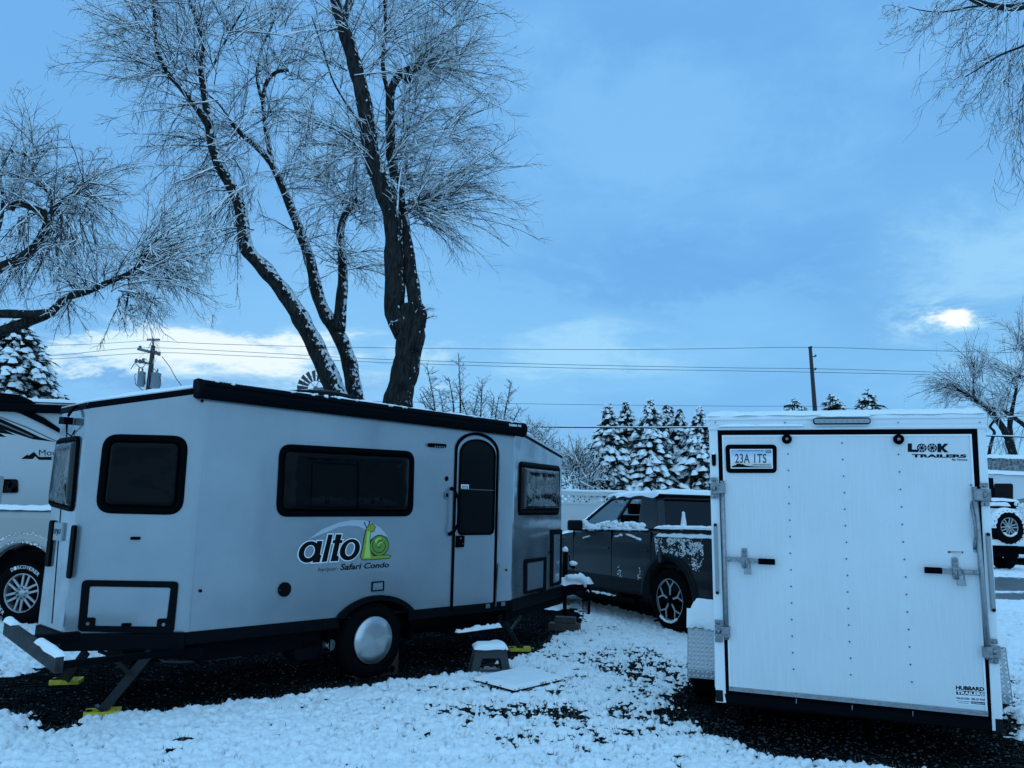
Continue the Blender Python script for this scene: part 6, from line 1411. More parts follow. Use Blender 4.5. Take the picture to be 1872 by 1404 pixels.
# ------------------------------------------------------------------ utility poles, wires, windmill
def build_poles():
    up = Vector((0, 0, 1)); mw = M('pole_wood', (.035, .03, .028), .85, bump=(30, .3)); mg = M('transformer_grey', (.17, .20, .23), .45); mi = M('insulator', (.10, .09, .09), .3)
    Y = 40.; k = Y / 1430.2
    def Q(px, py, dy=0.): p = at_y(px, py, Y + dy); return p
    b = Q(272, 712); t = Q(280, 632); root = thing('utility_pole', (b.x, Y, 0), 'wooden utility pole with two grey transformers and crossarms on the left', 'utility pole')
    g = MB(); g.tube([Vector((b.x - .2, Y, 0)), b, t], [.17, .15, .11], 10); part('pole', g, mw, root)
    g = MB(); g.box(Q(253, 641) + Vector((0, -.15, 0)), Q(292, 650, .5) - Q(253, 641), Vector((0, .10, 0)), up * .14); g.box(Q(252, 662), Q(274, 667) - Q(252, 662), Vector((0, .1, 0)), up * .11); g.box(Q(268, 622), Q(291, 622) - Q(268, 622), Vector((0, .1, 0)), up * .09); g.tube([t, Q(280, 622)], .05, 6); part('crossarm', g, M('arm_wood', (.14, .16, .18), .8), root)
    g = MB()
    for x, y in ((256, 636), (285, 645), (291, 647), (249, 660), (256, 661), (262, 659)): p = Q(x, y); g.lathe(p - up * .10, up, [(.05, 0), (.10, .05), (.06, .10), (.09, .15), (.04, .22)], 10)
    part('insulator', g, mi, root)
    for x0, x1, y0, y1 in ((253.5, 267, 682, 708), (278, 295, 684, 711)):
        a = Q((x0 + x1) / 2, y1); c = Q((x0 + x1) / 2, y0); r = (x1 - x0) / 2 * k; g = MB(); g.lathe(a + Vector((0, -.2, 0)), up, [(r * .9, 0), (r, .03), (r, c.z - a.z - .04), (r * 1.08, c.z - a.z - .03), (r * 1.06, c.z - a.z), (r * .3, c.z - a.z + .07)], 20); tr = part('transformer', g, mg, root)
        g = MB()
        for s in (-1, 1): g.lathe(c + Vector((s * r * .5, -.2, 0)), up, [(.05, 0), (.03, .1), (.05, .14), (.02, .26)], 8)
        for s in (-1, 1): g.tube([c + Vector((s * r, -.25, -.08)), c + Vector((s * r * 1.35, -.25, -.15)), a + Vector((s * r * 1.35, -.25, .15)), a + Vector((s * r, -.25, .06))], .022, 6)
        part('bushing', g, mi, tr)
    g = MB()
    for pts in (((247, 664), (252, 668), (256, 672), (262, 671), (268, 662)), ((252, 669), (259, 674), (261, 683)), ((278, 672), (284, 676), (288, 684)), ((246, 664), (239, 675)), ((296, 652), (310, 670), (322, 692), (334, 708)), ((265, 655), (272, 662), (280, 650)), ((252, 690), (251, 705), (262, 715))):
        g.tube([Q(*p) for p in pts], .018, 5)
    part('jumper_wire', g, m_gasket, root)
    # right pole
    Y2 = 42.; q = lambda px, py: at_y(px, py, Y2); b = q(1490, 752); t = q(1481, 634); root = thing('utility_pole', (b.x, Y2, 0), 'slim bare utility pole rising behind the cargo trailer', 'utility pole')
    g = MB(); g.tube([Vector((b.x + .3, Y2, 0)), b, t], [.14, .12, .09], 10); part('pole', g, mw, root)
    g = MB()
    for x, y, dx in ((1487, 652, 4), (1487, 676, 4), (1480, 636, 3)): p = q(x, y); g.tube([p - Vector((.12, 0, 0)), p + Vector((dx * .03, 0, 0))], .03, 6); g.lathe(p + Vector((dx * .03, 0, 0)), up, [(.04, 0), (.07, .06), (.03, .12)], 8)
    part('insulator', g, mi, root)
    # wires
    W = [([(-60, 634), (140, 630), (268, 623), (280, 623)], 40, .010), ([(280, 623), (400, 629), (640, 635), (1050, 639), (1250, 638), (1481, 635), (1660, 640), (1900, 646)], 41, .012),
         ([(-60, 656), (105, 649), (256, 636), (420, 642), (640, 654), (760, 659), (1050, 667), (1340, 672.5), (1487, 674), (1700, 680), (1900, 686)], 41, .012),
         ([(-60, 664), (120, 655), (286, 645), (430, 650), (640, 660), (760, 665), (1050, 673), (1340, 678), (1487, 680.5), (1700, 685), (1900, 690)], 41, .012),
         ([(560, 733), (760, 735), (950, 738), (1090, 740), (1340, 742.5), (1490, 743), (1610, 750), (1900, 757)], 38, .009)]
    labs = ['thin power line at the left running to the transformer pole', 'topmost power line crossing the sky between the two poles', 'upper wire of the close pair of power lines', 'lower wire of the close pair of power lines', 'faint thin wire just above the camper awning and trailer roof']
    def smoothw(pts, n=8):
        out = []
        for i in range(len(pts) - 1):
            p0 = pts[max(i - 1, 0)]; p1 = pts[i]; p2 = pts[i + 1]; p3 = pts[min(i + 2, len(pts) - 1)]
            for j in range(n):
                t = j / n; out.append(tuple(.5 * (2 * p1[k] + (p2[k] - p0[k]) * t + (2 * p0[k] - 5 * p1[k] + 4 * p2[k] - p3[k]) * t * t + (-p0[k] + 3 * p1[k] - 3 * p2[k] + p3[k]) * t ** 3) for k in (0, 1)))
        return out + [pts[-1]]
    for (pts, y, r), lab in zip(W, labs):
        g = MB(); g.tube([at_y(px, py, y) for px, py in smoothw(pts)], r, 5); single('power_line', g, m_gasket, tuple(at_y(*pts[0], y)), lab, 'wire', 'overhead power lines')
    pts = [(940, 780), (1005, 781), (1200, 782), (1340, 782), (1600, 790), (1805, 797), (1900, 800)]; y = 22; g = MB(); P = [at_y(px, py, y) for px, py in smoothw(pts)]; g.tube(P, .016, 6); root = thing('power_line', tuple(P[0]), 'thicker low cable carrying a line of snow in front of the conifers', 'wire', 'overhead power lines'); part('cable', g, m_gasket, root)
    g = MB(); g.tube([p + Vector((0, 0, .022 + .006 * mnoise.noise(p * 3))) for p in P], .016, 6); part('snow', g, m_snow, root)
    # farm windmill behind the camper roof
    Y3 = 19.; c = at_y(577, 710, Y3); root = thing('windmill', (c.x, Y3, 0), 'small farm windmill wheel peeking over the camper roof', 'windmill'); kk = Y3 / 1430.2
    ax = Vector((.18, -1, .0)).normalized(); sd = ax.cross(up).normalized() * -1; fr = Fr(c, sd, up); r0, r1 = 14 * kk, 33.5 * kk
    for i in range(18):
        a = 2 * math.pi * i / 18; d = fr.u * math.cos(a) + up * math.sin(a); t = fr.n.cross(d)
        g = MB(); p = c + d * r0; q_ = c + d * r1; w0, w1 = r0 * .13, r1 * .115; tw = fr.n * .05
        g.prism([p - t * w0 + tw * .4, q_ - t * w1 + tw, q_ + t * w1 - tw, p + t * w0 - tw * .4], fr.n * .006); part('blade', g, M('galvanised_blade', (.07, .085, .10), .5), root)
    g = MB(); g.lathe(c, fr.n, [(.05, -.1), (.06, .0), (.03, .06)], 12)
    for rr_ in (r0 * 1.02, (r0 + r1) / 2): g.tube([c + (fr.u * math.cos(t) + up * math.sin(t)) * rr_ for t in [2 * math.pi * i / 36 for i in range(37)]], .008, 5)
    for i in range(6): a = 2 * math.pi * i / 6 + .2; d = fr.u * math.cos(a) + up * math.sin(a); g.tube([c, c + d * r0 * 1.05], .008, 5)
    part('hub', g, mg, root)
    g = MB(); tb = Vector((c.x, Y3 + .25, 0))
    for sx in (-1, 1):
        for sy in (-1, 1): g.tube([tb + Vector((sx * .6, sy * .6, 0)), Vector((c.x + sx * .05, Y3 + .25 + sy * .05, c.z))], .02, 5)
    g.prism([c + Vector((0, .2, -.05)), c + Vector((.1, 1.0, -.18)), c + Vector((.1, 1.0, .18)), c + Vector((0, .2, .05))], fr.u * .01); part('tower', g, mg, root)
build_poles()

# ------------------------------------------------------------------ bare willows with snow on every twig
class Twigs:
    """batches of thin polylines turned into three-sided tubes at once"""
    def __init__(s): s.b = {}
    def add(s, pts, rad): s.b.setdefault(len(pts), []).append((pts, rad))
    def mesh(s, name, sides=3):
        V = []; Fc = []; off = 0
        for k, lst in s.b.items():
            P = np.array([l[0] for l in lst]); Rr = np.array([l[1] for l in lst]); n = len(lst)
            T = np.empty_like(P); T[:, 1:-1] = P[:, 2:] - P[:, :-2]; T[:, 0] = P[:, 1] - P[:, 0]; T[:, -1] = P[:, -1] - P[:, -2]
            T /= np.linalg.norm(T, axis=2, keepdims=True) + 1e-9
            ref = np.where(np.abs(T[:, :, 1:2]) > .9, np.array([1., 0, 0]), np.array([0, 1., 0])); U = np.cross(T, ref); U /= np.linalg.norm(U, axis=2, keepdims=True) + 1e-9; Wv = np.cross(T, U)
            rings = [P + (U * math.cos(2 * math.pi * j / sides) + Wv * math.sin(2 * math.pi * j / sides)) * Rr[:, :, None] for j in range(sides)]
            A = np.stack(rings, 2).reshape(-1, 3); V.append(A)
            base = off + (np.arange(n)[:, None, None] * k + np.arange(k - 1)[None, :, None]) * sides; j = np.arange(sides)[None, None, :]; j2 = (j + 1) % sides
            Fc.append(np.stack([base + j, base + j2, base + sides + j2, base + sides + j], -1).reshape(-1, 4)); off += len(A)
        V = np.vstack(V); Fc = np.vstack(Fc).astype(np.int32)
        me = bpy.data.meshes.new(name); me.vertices.add(len(V)); me.vertices.foreach_set('co', V.ravel()); me.loops.add(Fc.size); me.loops.foreach_set('vertex_index', Fc.ravel())
        me.polygons.add(len(Fc)); me.polygons.foreach_set('loop_start', np.arange(0, Fc.size, 4, dtype=np.int32)); me.polygons.foreach_set('loop_total', np.full(len(Fc), 4, np.int32))
        me.polygons.foreach_set('use_smooth', np.ones(len(Fc), bool)); me.update(calc_edges=True); return me
def unit(v): return v / (np.linalg.norm(v) + 1e-9)
class Willow:
    def __init__(s, seed, rk=1.):
        s.r = np.random.default_rng(seed); s.tw = Twigs(); s.sn = Twigs(); s.limb = MB(); s.limbsn = MB(); s.rk = rk
    def snowline(s, pts, rad, p, f=1.85):
        p = p * 1.0
        k = len(pts)
        if s.r.random() > p or k < 2: return
        d = unit(pts[-1] - pts[0])
        if abs(d[2]) > .93: return
        a = 0 if k < 4 or s.r.random() < .5 else int(s.r.integers(0, k - 2)); b = k if k < 5 or s.r.random() < .5 else int(s.r.integers(a + 2, k + 1))
        q = pts[a:b]; r_ = np.maximum(rad[a:b] * f, .0045 * s.rk) * s.r.uniform(.75, 1.3, b - a)
        r_[0] *= .6; r_[-1] *= .5; s.sn.add(q + np.array([0, 0, 1.]) * (rad[a:b] * .6 + r_ * .55)[:, None], r_)
    def shoot(s, p, d, L, r0, k=9, droop=.25, lift=0., wander=.18, sub=1.5, psn=.75, spur=True):
        r = s.r; pts = [p]; q = d.copy(); st = L / (k - 1); dirs = [d]
        for i in range(k - 1):
            q = unit(q + np.array([0, 0, lift - droop * (i / k)]) * .5 + r.normal(0, wander, 3) * .35); pts.append(pts[-1] + q * st); dirs.append(q)
        pts = np.array(pts); rad = np.linspace(r0, max(r0 * .3, .0016 * s.rk), k); s.tw.add(pts, rad); s.snowline(pts, rad, psn)
        for i in range(1, k):
            for _ in range(int(sub) + (r.random() < sub - int(sub))):
                t = r.random(); pp = pts[i - 1] * (1 - t) + pts[i] * t; v = unit(np.cross(dirs[i], r.normal(0, 1, 3))); a = r.uniform(.4, .8)
                dd = unit(dirs[i] * math.cos(a) + v * math.sin(a)); l2 = L * (.42 - .28 * i / k) * r.uniform(.5, 1.3); kk = 5
                q2 = [pp]; w = dd
                for m_ in range(kk - 1): w = unit(w + r.normal(0, .12, 3) + np.array([0, 0, -droop * .25])); q2.append(q2[-1] + w * l2 / (kk - 1))
                q2 = np.array(q2); rd = np.linspace(max(r0 * .42, .0028 * s.rk), .0014 * s.rk, kk); s.tw.add(q2, rd); s.snowline(q2, rd, psn * .9, 2.5)
                if spur:
                    for m_ in range(2):
                        j = int(r.integers(1, kk)); v = unit(np.cross(w, r.normal(0, 1, 3))); d3 = unit(w * .8 + v * .6); l3 = r.uniform(.08, .22) * min(1, L); q3 = np.array([q2[j], q2[j] + d3 * l3 * .5, q2[j] + d3 * l3 + np.array([0, 0, -.02 * droop])])
                        rd = np.array([.0020, .0017, .0012]) * s.rk; s.tw.add(q3, rd); s.snowline(q3, rd, psn * .75, 2.8)
    def limbpath(s, pix, depths, w0, w1, sides=14, rough=.16, snow=True):
        """main limb through image points at given depths; widths are metres"""
        n = len(pix); P = []
        for i in range(n):
            y = depths[0] + (depths[1] - depths[0]) * i / (n - 1); P.append(np.array(at_y(*pix[i], y)))
        out = []
        for i in range(n - 1):
            p0, p1, p2, p3 = P[max(i - 1, 0)], P[i], P[i + 1], P[min(i + 2, n - 1)]
            m_ = max(3, int(np.linalg.norm(p2 - p1) / .10))
            for j in range(m_): t = j / m_; out.append(.5 * (2 * p1 + (p2 - p0) * t + (2 * p0 - 5 * p1 + 4 * p2 - p3) * t * t + (-p0 + 3 * p1 - 3 * p2 + p3) * t ** 3))
        out.append(P[-1]); k = len(out)
        w = [(w0 + (w1 - w0) * (i / (k - 1)) ** .8) / 2 * (1 + .05 * math.sin(i * 1.3)) for i in range(k)]
        s.limb.tube([Vector(p) for p in out], w, sides, True, rough)
        if snow:
            a = None; run = []
            for i in range(k):
                t = unit(out[min(i + 1, k - 1)] - out[max(i - 1, 0)]); ok = abs(t[2]) < .86 and s.r.random() < .72
                if ok: run.append(i)
                if (not ok or i == k - 1) and len(run) > 2:
                    t_ = [unit(out[min(j + 1, k - 1)] - out[max(j - 1, 0)]) for j in run]
                    upn = [unit(np.array([0, 0, 1.]) - tt * tt[2]) for tt in t_]
                    rr_ = [max(.007, w[j] * .27) * s.r.uniform(.5, 1.2) for j in run]; rr_[0] *= .3; rr_[-1] *= .3
                    s.limbsn.tube([Vector(out[j] + un * (w[j] * .86) + s.r.normal(0, .08, 3) * w[j]) for j, un in zip(run, upn)], rr_, 7)
                    run = []
                elif not ok: run = []
        return out
    def fan(s, px, py, y, ang, spread, Lpx, n, r0=.010, droop=.25, lift=0., dy=.5, jit=12, sub=1.4, psn=.75, k=9):
        """n shoots from an image point at depth y, directions around ang (degrees, 90 = up)"""
        for _ in range(max(2, int(n * .82)) if n > 3 else n):
            yy = y + s.r.normal(0, .22); p = np.array(at_y(px + s.r.normal(0, jit), py + s.r.normal(0, jit), yy)); a = R(ang + s.r.normal(0, spread))
            d = unit(np.array([math.cos(a), s.r.normal(0, dy), math.sin(a)])); L = Lpx * y / FPX * s.r.uniform(.5, 1.3)
            s.shoot(p, d, L, r0 * s.r.uniform(.6, 1.1) * s.rk, k=k, droop=droop, lift=lift, sub=sub, psn=psn)
    def finish(s, root, bark):
        part('trunk', s.limb, bark, root)
        if s.tw.b: link('crown', s.tw.mesh('crown'), m_twig, root)
        sn = s.sn.mesh('snow') if s.sn.b else bpy.data.meshes.new('snow')
        o = link('snow', sn, m_snow, root)
        if s.limbsn.v: part('limb_snow', s.limbsn, m_snow, root)
def willows():
    # leaning two-stemmed willow behind the camper
    t = Willow(1); c = at_z(640, 1000); base = at_y(640, 735, 13)
    gz = [(662, 1010), (655, 900), (650, 790)]
    A = [(640, 860), (622, 745), (607, 700), (585, 650), (560, 600), (530, 550), (500, 510), (478, 485), (455, 462), (448, 440), (440, 385), (428, 350), (405, 310), (390, 270), (381, 220), (374, 170), (368, 125)]
    t.limbpath(A, (12.9, 12.6), .42, .12)
    t.limbpath([(468, 470), (455, 462), (444, 459)], (12.8, 12.75), .14, .12, snow=True)
    t.limbpath([(384, 232), (362, 200), (335, 165), (305, 130), (288, 90), (284, 40), (280, -20)], (12.6, 12.2), .14, .05)
    t.limbpath([(368, 125), (372, 80), (360, 40), (345, -10), (340, -70)], (12.6, 12.8), .10, .04); t.limbpath([(372, 150), (395, 110), (420, 60), (450, 10)], (12.6, 13), .05, .03)
    Bp = [(672, 1010), (665, 900), (652, 790), (648, 725), (640, 670), (628, 630), (612, 600), (590, 565), (578, 530), (570, 490), (558, 450), (540, 400), (520, 350), (505, 315), (490, 290), (465, 265), (440, 243), (425, 225)]
    t.limbpath(Bp, (13.3, 13.4), .42, .09)
    t.limbpath([(500, 308), (492, 270), (484, 220), (481, 180), (488, 150), (505, 132), (528, 128)], (13.4, 13.6), .11, .06)
    t.limbpath([(481, 190), (470, 140), (478, 90), (500, 40), (515, -20)], (13.5, 13.8), .07, .03); t.limbpath([(425, 225), (400, 190), (375, 170)], (13.4, 13.4), .05, .03)
    t.limbpath([(618, 605), (622, 570), (627, 520), (626, 470), (622, 430), (628, 400), (640, 378), (655, 365)], (13.3, 13.0), .24, .09)
    # long shoots fanning out of the pollarded heads
    f = t.fan
    f(368, 125, 12.6, 118, 36, 175, 30); f(372, 180, 12.6, 150, 40, 165, 16); f(300, 120, 12.3, 140, 38, 150, 26); f(286, 60, 12.2, 125, 45, 160, 20); f(282, 0, 12.2, 110, 55, 160, 16)
    f(340, -40, 12.7, 90, 60, 170, 18, droop=.2); f(385, 250, 12.6, 170, 45, 130, 16); f(420, 60, 12.9, 80, 40, 150, 20); f(345, 60, 12.7, 110, 45, 150, 18)
    f(262, 130, 12.3, 165, 22, 130, 12); f(240, 60, 12.2, 165, 30, 110, 10)
    f(430, 235, 13.4, 120, 45, 130, 22); f(440, 250, 13.4, 215, 35, 110, 12, droop=.6); f(525, 130, 13.6, 60, 45, 130, 22); f(490, 140, 13.5, 100, 35, 150, 20); f(505, 40, 13.7, 85, 45, 150, 18); f(484, 220, 13.5, 30, 40, 110, 12)
    f(520, 335, 13.4, 45, 45, 110, 14); f(400, 310, 12.6, 195, 40, 130, 16, droop=.5); f(430, 360, 12.6, 200, 45, 125, 15, droop=.6); f(440, 400, 12.6, 210, 40, 110, 10, droop=.7); f(400, 290, 12.6, 20, 45, 100, 12, droop=.4)
    f(650, 370, 13.0, 75, 45, 130, 26); f(626, 460, 13.1, 40, 30, 105, 10, droop=.3, psn=.5); f(626, 480, 13.1, 140, 30, 95, 8, psn=.5); f(655, 365, 13.0, 180, 40, 110, 14); f(640, 400, 13.0, 60, 70, 110, 12)
    f(630, 485, 13.1, -25, 25, 110, 9, droop=.6, psn=.4); f(560, 420, 13.4, 60, 60, 90, 8, psn=.5); f(600, 330, 13.2, 100, 60, 110, 20); f(560, 250, 13.4, 90, 60, 110, 18)
    # hanging whips below the heads
    for px, py in ((300, 170), (330, 230), (365, 260), (420, 300), (460, 300), (500, 210), (540, 180), (600, 400), (350, 330), (380, 360), (470, 350)):
        f(px, py, 12.9, -95, 18, 110, 6, r0=.006, droop=.5, dy=.25, jit=18, psn=.5)
    root = thing('willow_tree', tuple(Vector((c.x, 13.1, 0))), 'bare snow dusted willow with two leaning trunks behind the camper roof', 'willow', 'bare willows round the camper')
    t.finish(root, m_barks)
    # upright thick willow to its right
    t = Willow(2)
    M_ = [(752, 1010), (742, 880), (738, 790), (728, 740), (738, 690), (748, 640), (752, 600), (748, 560)]
    t.limbpath(M_, (12.0, 12.1), .56, .38, 18, .22)
    t.limbpath([(752, 640), (760, 610), (770, 575), (766, 560)], (12.0, 11.95), .30, .16); t.limbpath([(765, 600), (757, 540), (750, 490), (742, 440), (735, 395)], (12.0, 12.1), .24, .20)
    t.limbpath([(742, 610), (722, 570), (722, 520), (722, 460), (718, 400), (700, 345), (682, 295), (674, 250), (668, 200), (655, 140), (640, 90), (625, 40), (612, -10), (604, -80)], (12.1, 11.8), .36, .19)
    t.limbpath([(625, 40), (640, 0), (648, -60)], (11.8, 12.2), .16, .1)
    t.limbpath([(735, 400), (727, 340), (716, 290), (713, 220), (714, 170), (728, 140), (748, 128), (768, 122)], (12.2, 12.5), .19, .13); t.limbpath([(742, 150), (752, 128), (765, 120)], (12.5, 12.5), .14, .15)
    t.limbpath([(714, 190), (700, 120), (705, 50), (700, -30)], (12.4, 12.6), .09, .04); t.limbpath([(745, 330), (740, 250), (735, 180)], (12.4, 12.8), .06, .03); t.limbpath([(690, 290), (655, 265), (620, 240), (575, 225)], (12.0, 11.6), .04, .018); t.limbpath([(672, 250), (640, 200), (610, 150), (590, 90), (570, 30)], (12.0, 12.3), .045, .018)
    f = t.fan
    f(748, 385, 12.1, 30, 22, 215, 24, droop=.2, r0=.012); f(752, 388, 12.1, 8, 18, 190, 16, droop=.28, r0=.011); f(735, 390, 12.1, 60, 22, 200, 14); f(765, 122, 12.5, 55, 38, 180, 34); f(770, 125, 12.5, 10, 35, 160, 18)
    f(745, 150, 12.5, 90, 35, 170, 22); f(716, 280, 12.4, 40, 35, 180, 20); f(720, 330, 12.3, 25, 30, 180, 18); f(700, 60, 12.6, 60, 45, 180, 26); f(702, -10, 12.6, 70, 60, 190, 24); f(740, 200, 12.7, 35, 35, 170, 18)
    f(672, 250, 12.0, 150, 35, 150, 14); f(676, 270, 12.0, 120, 25, 170, 12); f(680, 290, 12.0, 165, 25, 140, 10); f(655, 140, 11.9, 60, 40, 140, 12); f(640, 60, 11.9, 130, 50, 140, 14); f(690, 320, 12.1, 50, 30, 150, 12); f(740, 250, 12.6, 70, 40, 170, 16)
    f(752, 392, 12.1, -20, 18, 150, 9, droop=.3, psn=.5, sub=.7); f(740, 560, 12.1, 170, 25, 40, 2, psn=.4); f(772, 565, 12.0, 35, 40, 35, 2, psn=.3); f(820, 250, 12.4, 25, 40, 120, 16); f(820, 120, 12.5, 45, 45, 130, 18); f(830, 30, 12.5, 60, 50, 130, 14); f(610, 130, 12.2, 110, 45, 130, 14); f(820, 350, 12.3, 15, 25, 130, 12)
    for px, py in ((690, 330), (660, 280), (610, 260)): f(px, py, 12.1, -95, 18, 100, 4, r0=.006, droop=.5, dy=.25, jit=18, psn=.5)
    c = at_z(752, 1010); root = thing('willow_tree', (base.x + 1.0, 12.0, 0), 'bare snowy willow with one thick upright trunk just right of the leaning one', 'willow', 'bare willows round the camper')
    t.finish(root, m_bark)
    # willow reaching in from the left edge
    t = Willow(3)
    t.limbpath([(-420, 1150), (-400, 900), (-330, 740), (-180, 660), (-60, 625), (0, 606), (60, 585), (92, 572), (120, 545), (160, 533), (200, 515), (235, 500), (262, 478)], (11.3, 11.0), .50, .05, 14)
    t.limbpath([(92, 572), (60, 574), (0, 574), (-90, 580), (-200, 640)], (11.0, 11.2), .11, .16); t.limbpath([(-330, 740), (-200, 600), (-80, 520), (0, 490), (40, 472), (65, 450), (80, 425), (88, 395), (60, 380), (30, 372), (22, 385)], (11.3, 11.4), .34, .07)
    t.limbpath([(88, 395), (115, 365), (150, 345)], (11.4, 11.3), .07, .035); t.limbpath([(70, 440), (90, 400), (95, 360), (65, 330), (60, 290)], (11.4, 11.5), .08, .03); t.limbpath([(-40, 510), (-10, 440), (5, 380), (0, 320)], (11.4, 11.6), .09, .04); t.limbpath([(235, 508), (236, 525), (232, 555), (228, 570)], (11.0, 11.0), .035, .02)
    t.limbpath([(262, 478), (275, 450), (300, 430)], (11.0, 11.0), .04, .02)
    f = t.fan
    f(60, 290, 11.5, 90, 45, 110, 24); f(25, 375, 11.4, 110, 45, 120, 22); f(90, 385, 11.4, 60, 45, 115, 26); f(150, 345, 11.3, 40, 40, 100, 22); f(0, 330, 11.6, 80, 50, 120, 20); f(65, 340, 11.5, 70, 60, 110, 18); f(130, 360, 11.3, 15, 40, 110, 16)
    f(255, 488, 11.0, 55, 42, 130, 30); f(262, 480, 11.0, 10, 30, 135, 26, droop=.35); f(200, 515, 11.0, 80, 40, 120, 20); f(160, 533, 11.0, 100, 40, 100, 12); f(232, 520, 11.0, -20, 35, 120, 16, droop=.5); f(232, 560, 11.0, -40, 45, 75, 14, droop=.3); f(290, 440, 11.0, 60, 35, 100, 14)
    f(85, 440, 11.4, -60, 40, 110, 22, droop=.5, psn=.5); f(45, 400, 11.4, -90, 30, 110, 20, droop=.5, psn=.5); f(110, 400, 11.4, -80, 25, 130, 22, droop=.4, psn=.5); f(150, 380, 11.3, -75, 25, 120, 16, droop=.4, psn=.5); f(20, 480, 11.4, -90, 30, 90, 10, psn=.4); f(120, 545, 11.0, -70, 30, 80, 10, psn=.4); f(-50, 420, 11.5, 90, 60, 120, 16); f(300, 500, 11.0, -35, 30, 100, 12, droop=.4)
    root = thing('willow_tree', (tuple(at_z(-420, 1150))[0], 11.3, 0), 'snowy willow whose crooked limbs reach in from the left edge', 'willow', 'bare willows round the camper')
    t.finish(root, m_bark)
    # branches hanging into the top right corner from a near willow
    t = Willow(4, .75)
    t.limbpath([(2600, 1500), (2500, 900), (2350, 300), (2150, 60), (1990, 0), (1900, 5), (1850, 14), (1800, 8), (1765, -8), (1740, -22)], (6.6, 6.8), .42, .03); t.limbpath([(1850, 10), (1780, 12), (1740, 20), (1710, 22), (1680, 18), (1660, 12)], (6.8, 6.9), .022, .006)
    t.limbpath([(1990, 0), (1930, 50), (1880, 80), (1830, 100), (1790, 125), (1765, 140)], (6.7, 6.6), .04, .010); t.limbpath([(1990, 20), (1950, 110), (1900, 150), (1860, 190)], (6.7, 6.9), .03, .01)
    f = t.fan
    f(1850, 12, 6.8, -118, 14, 200, 14, r0=.005, droop=.25, dy=.3, jit=18, sub=.8, psn=.4, k=11); f(1780, 12, 6.8, -122, 14, 130, 12, r0=.005, droop=.15, dy=.3, jit=18, sub=.7, psn=.45); f(1700, 20, 6.9, -135, 16, 90, 10, r0=.004, droop=.1, dy=.3, sub=.7, psn=.5); f(1660, 5, 6.9, -150, 18, 70, 8, r0=.004, dy=.3, sub=.7)
    f(1870, 80, 6.7, -115, 15, 170, 16, r0=.005, droop=.2, dy=.3, jit=15, sub=1, psn=.4); f(1820, 105, 6.6, -125, 14, 170, 9, r0=.005, droop=.1, dy=.3, sub=.8, psn=.4); f(1770, 140, 6.6, -130, 10, 110, 4, r0=.004, droop=.1, dy=.3, sub=.5, psn=.3)
    f(1880, 160, 6.8, -105, 15, 160, 10, r0=.005, droop=.3, dy=.3, sub=1, psn=.4); f(1855, 200, 6.8, -100, 12, 130, 5, r0=.004, dy=.2, sub=.7, psn=.4); f(1950, 60, 6.8, -100, 25, 200, 20, r0=.005, droop=.3); f(1900, -10, 6.8, 150, 35, 160, 16, r0=.005, sub=1); f(1800, -20, 6.8, 160, 30, 130, 10, r0=.005); f(1740, -20, 6.8, -150, 20, 80, 6, r0=.004, sub=.8)
    root = thing('willow_tree', (tuple(at_z(2600, 1500))[0], 6.6, 0), 'near willow whose drooping twigs hang into the top right corner', 'willow', 'bare willows round the camper')
    t.finish(root, m_bark)
    # twin willows beyond the cargo trailer at the right
    t = Willow(5, 1.35)
    Y = 36.
    t.limbpath([(1866, 940), (1856, 860), (1850, 825), (1838, 790), (1815, 758), (1790, 735), (1760, 718), (1735, 700)], (Y, Y), .62, .12); t.limbpath([(1848, 812), (1846, 780), (1852, 740), (1860, 700)], (Y, Y), .3, .1)
    t.limbpath([(1900, 815), (1880, 785), (1860, 768), (1835, 752), (1800, 742), (1775, 730)], (Y + .5, Y), .30, .08); t.limbpath([(1806, 970), (1806, 900), (1806, 850), (1812, 810), (1818, 790), (1810, 780), (1822, 765)], (Y + 3, Y + 3), .30, .12)
    t.limbpath([(1960, 900), (1930, 760), (1890, 700), (1865, 690), (1850, 690)], (Y, Y), .5, .15); t.limbpath([(1930, 760), (1905, 690), (1880, 640), (1865, 615)], (Y, Y), .2, .06); t.limbpath([(1780, 730), (1780, 690), (1782, 650)], (Y, Y), .07, .03)
    f = t.fan
    for a in ((1745, 705, 140, 40, 65, 26), (1735, 700, 175, 25, 60, 16), (1782, 690, 90, 28, 75, 30), (1775, 725, 130, 35, 70, 22), (1815, 755, 85, 30, 85, 26), (1750, 715, 205, 25, 55, 16), (1790, 735, 100, 45, 75, 20), (1852, 700, 95, 40, 85, 24), (1865, 640, 95, 40, 80, 28), (1865, 690, 130, 40, 75, 20), (1840, 760, 60, 50, 70, 16), (1845, 730, 140, 40, 70, 16), (1885, 640, 90, 45, 80, 14)):
        f(a[0], a[1], Y, a[2], a[3], a[4], a[5], r0=.014, jit=6, sub=1.3, k=7, psn=.95)
    for a in ((1825, 800, -90, 25, 60, 12), (1850, 790, -90, 25, 60, 10), (1800, 760, -100, 25, 50, 12), (1870, 770, -90, 25, 60, 12), (1822, 765, 90, 50, 40, 10), (1740, 720, -120, 30, 40, 10)): f(a[0], a[1], Y, a[2], a[3], a[4], a[5], r0=.008, jit=8, sub=1, k=6, psn=.5)
    root = thing('willow_tree', (tuple(at_z(1866, 960))[0], Y, 0), 'distant snowy willow spreading above the white caravan at the right', 'willow', 'bare willows round the camper')
    t.finish(root, m_bark)
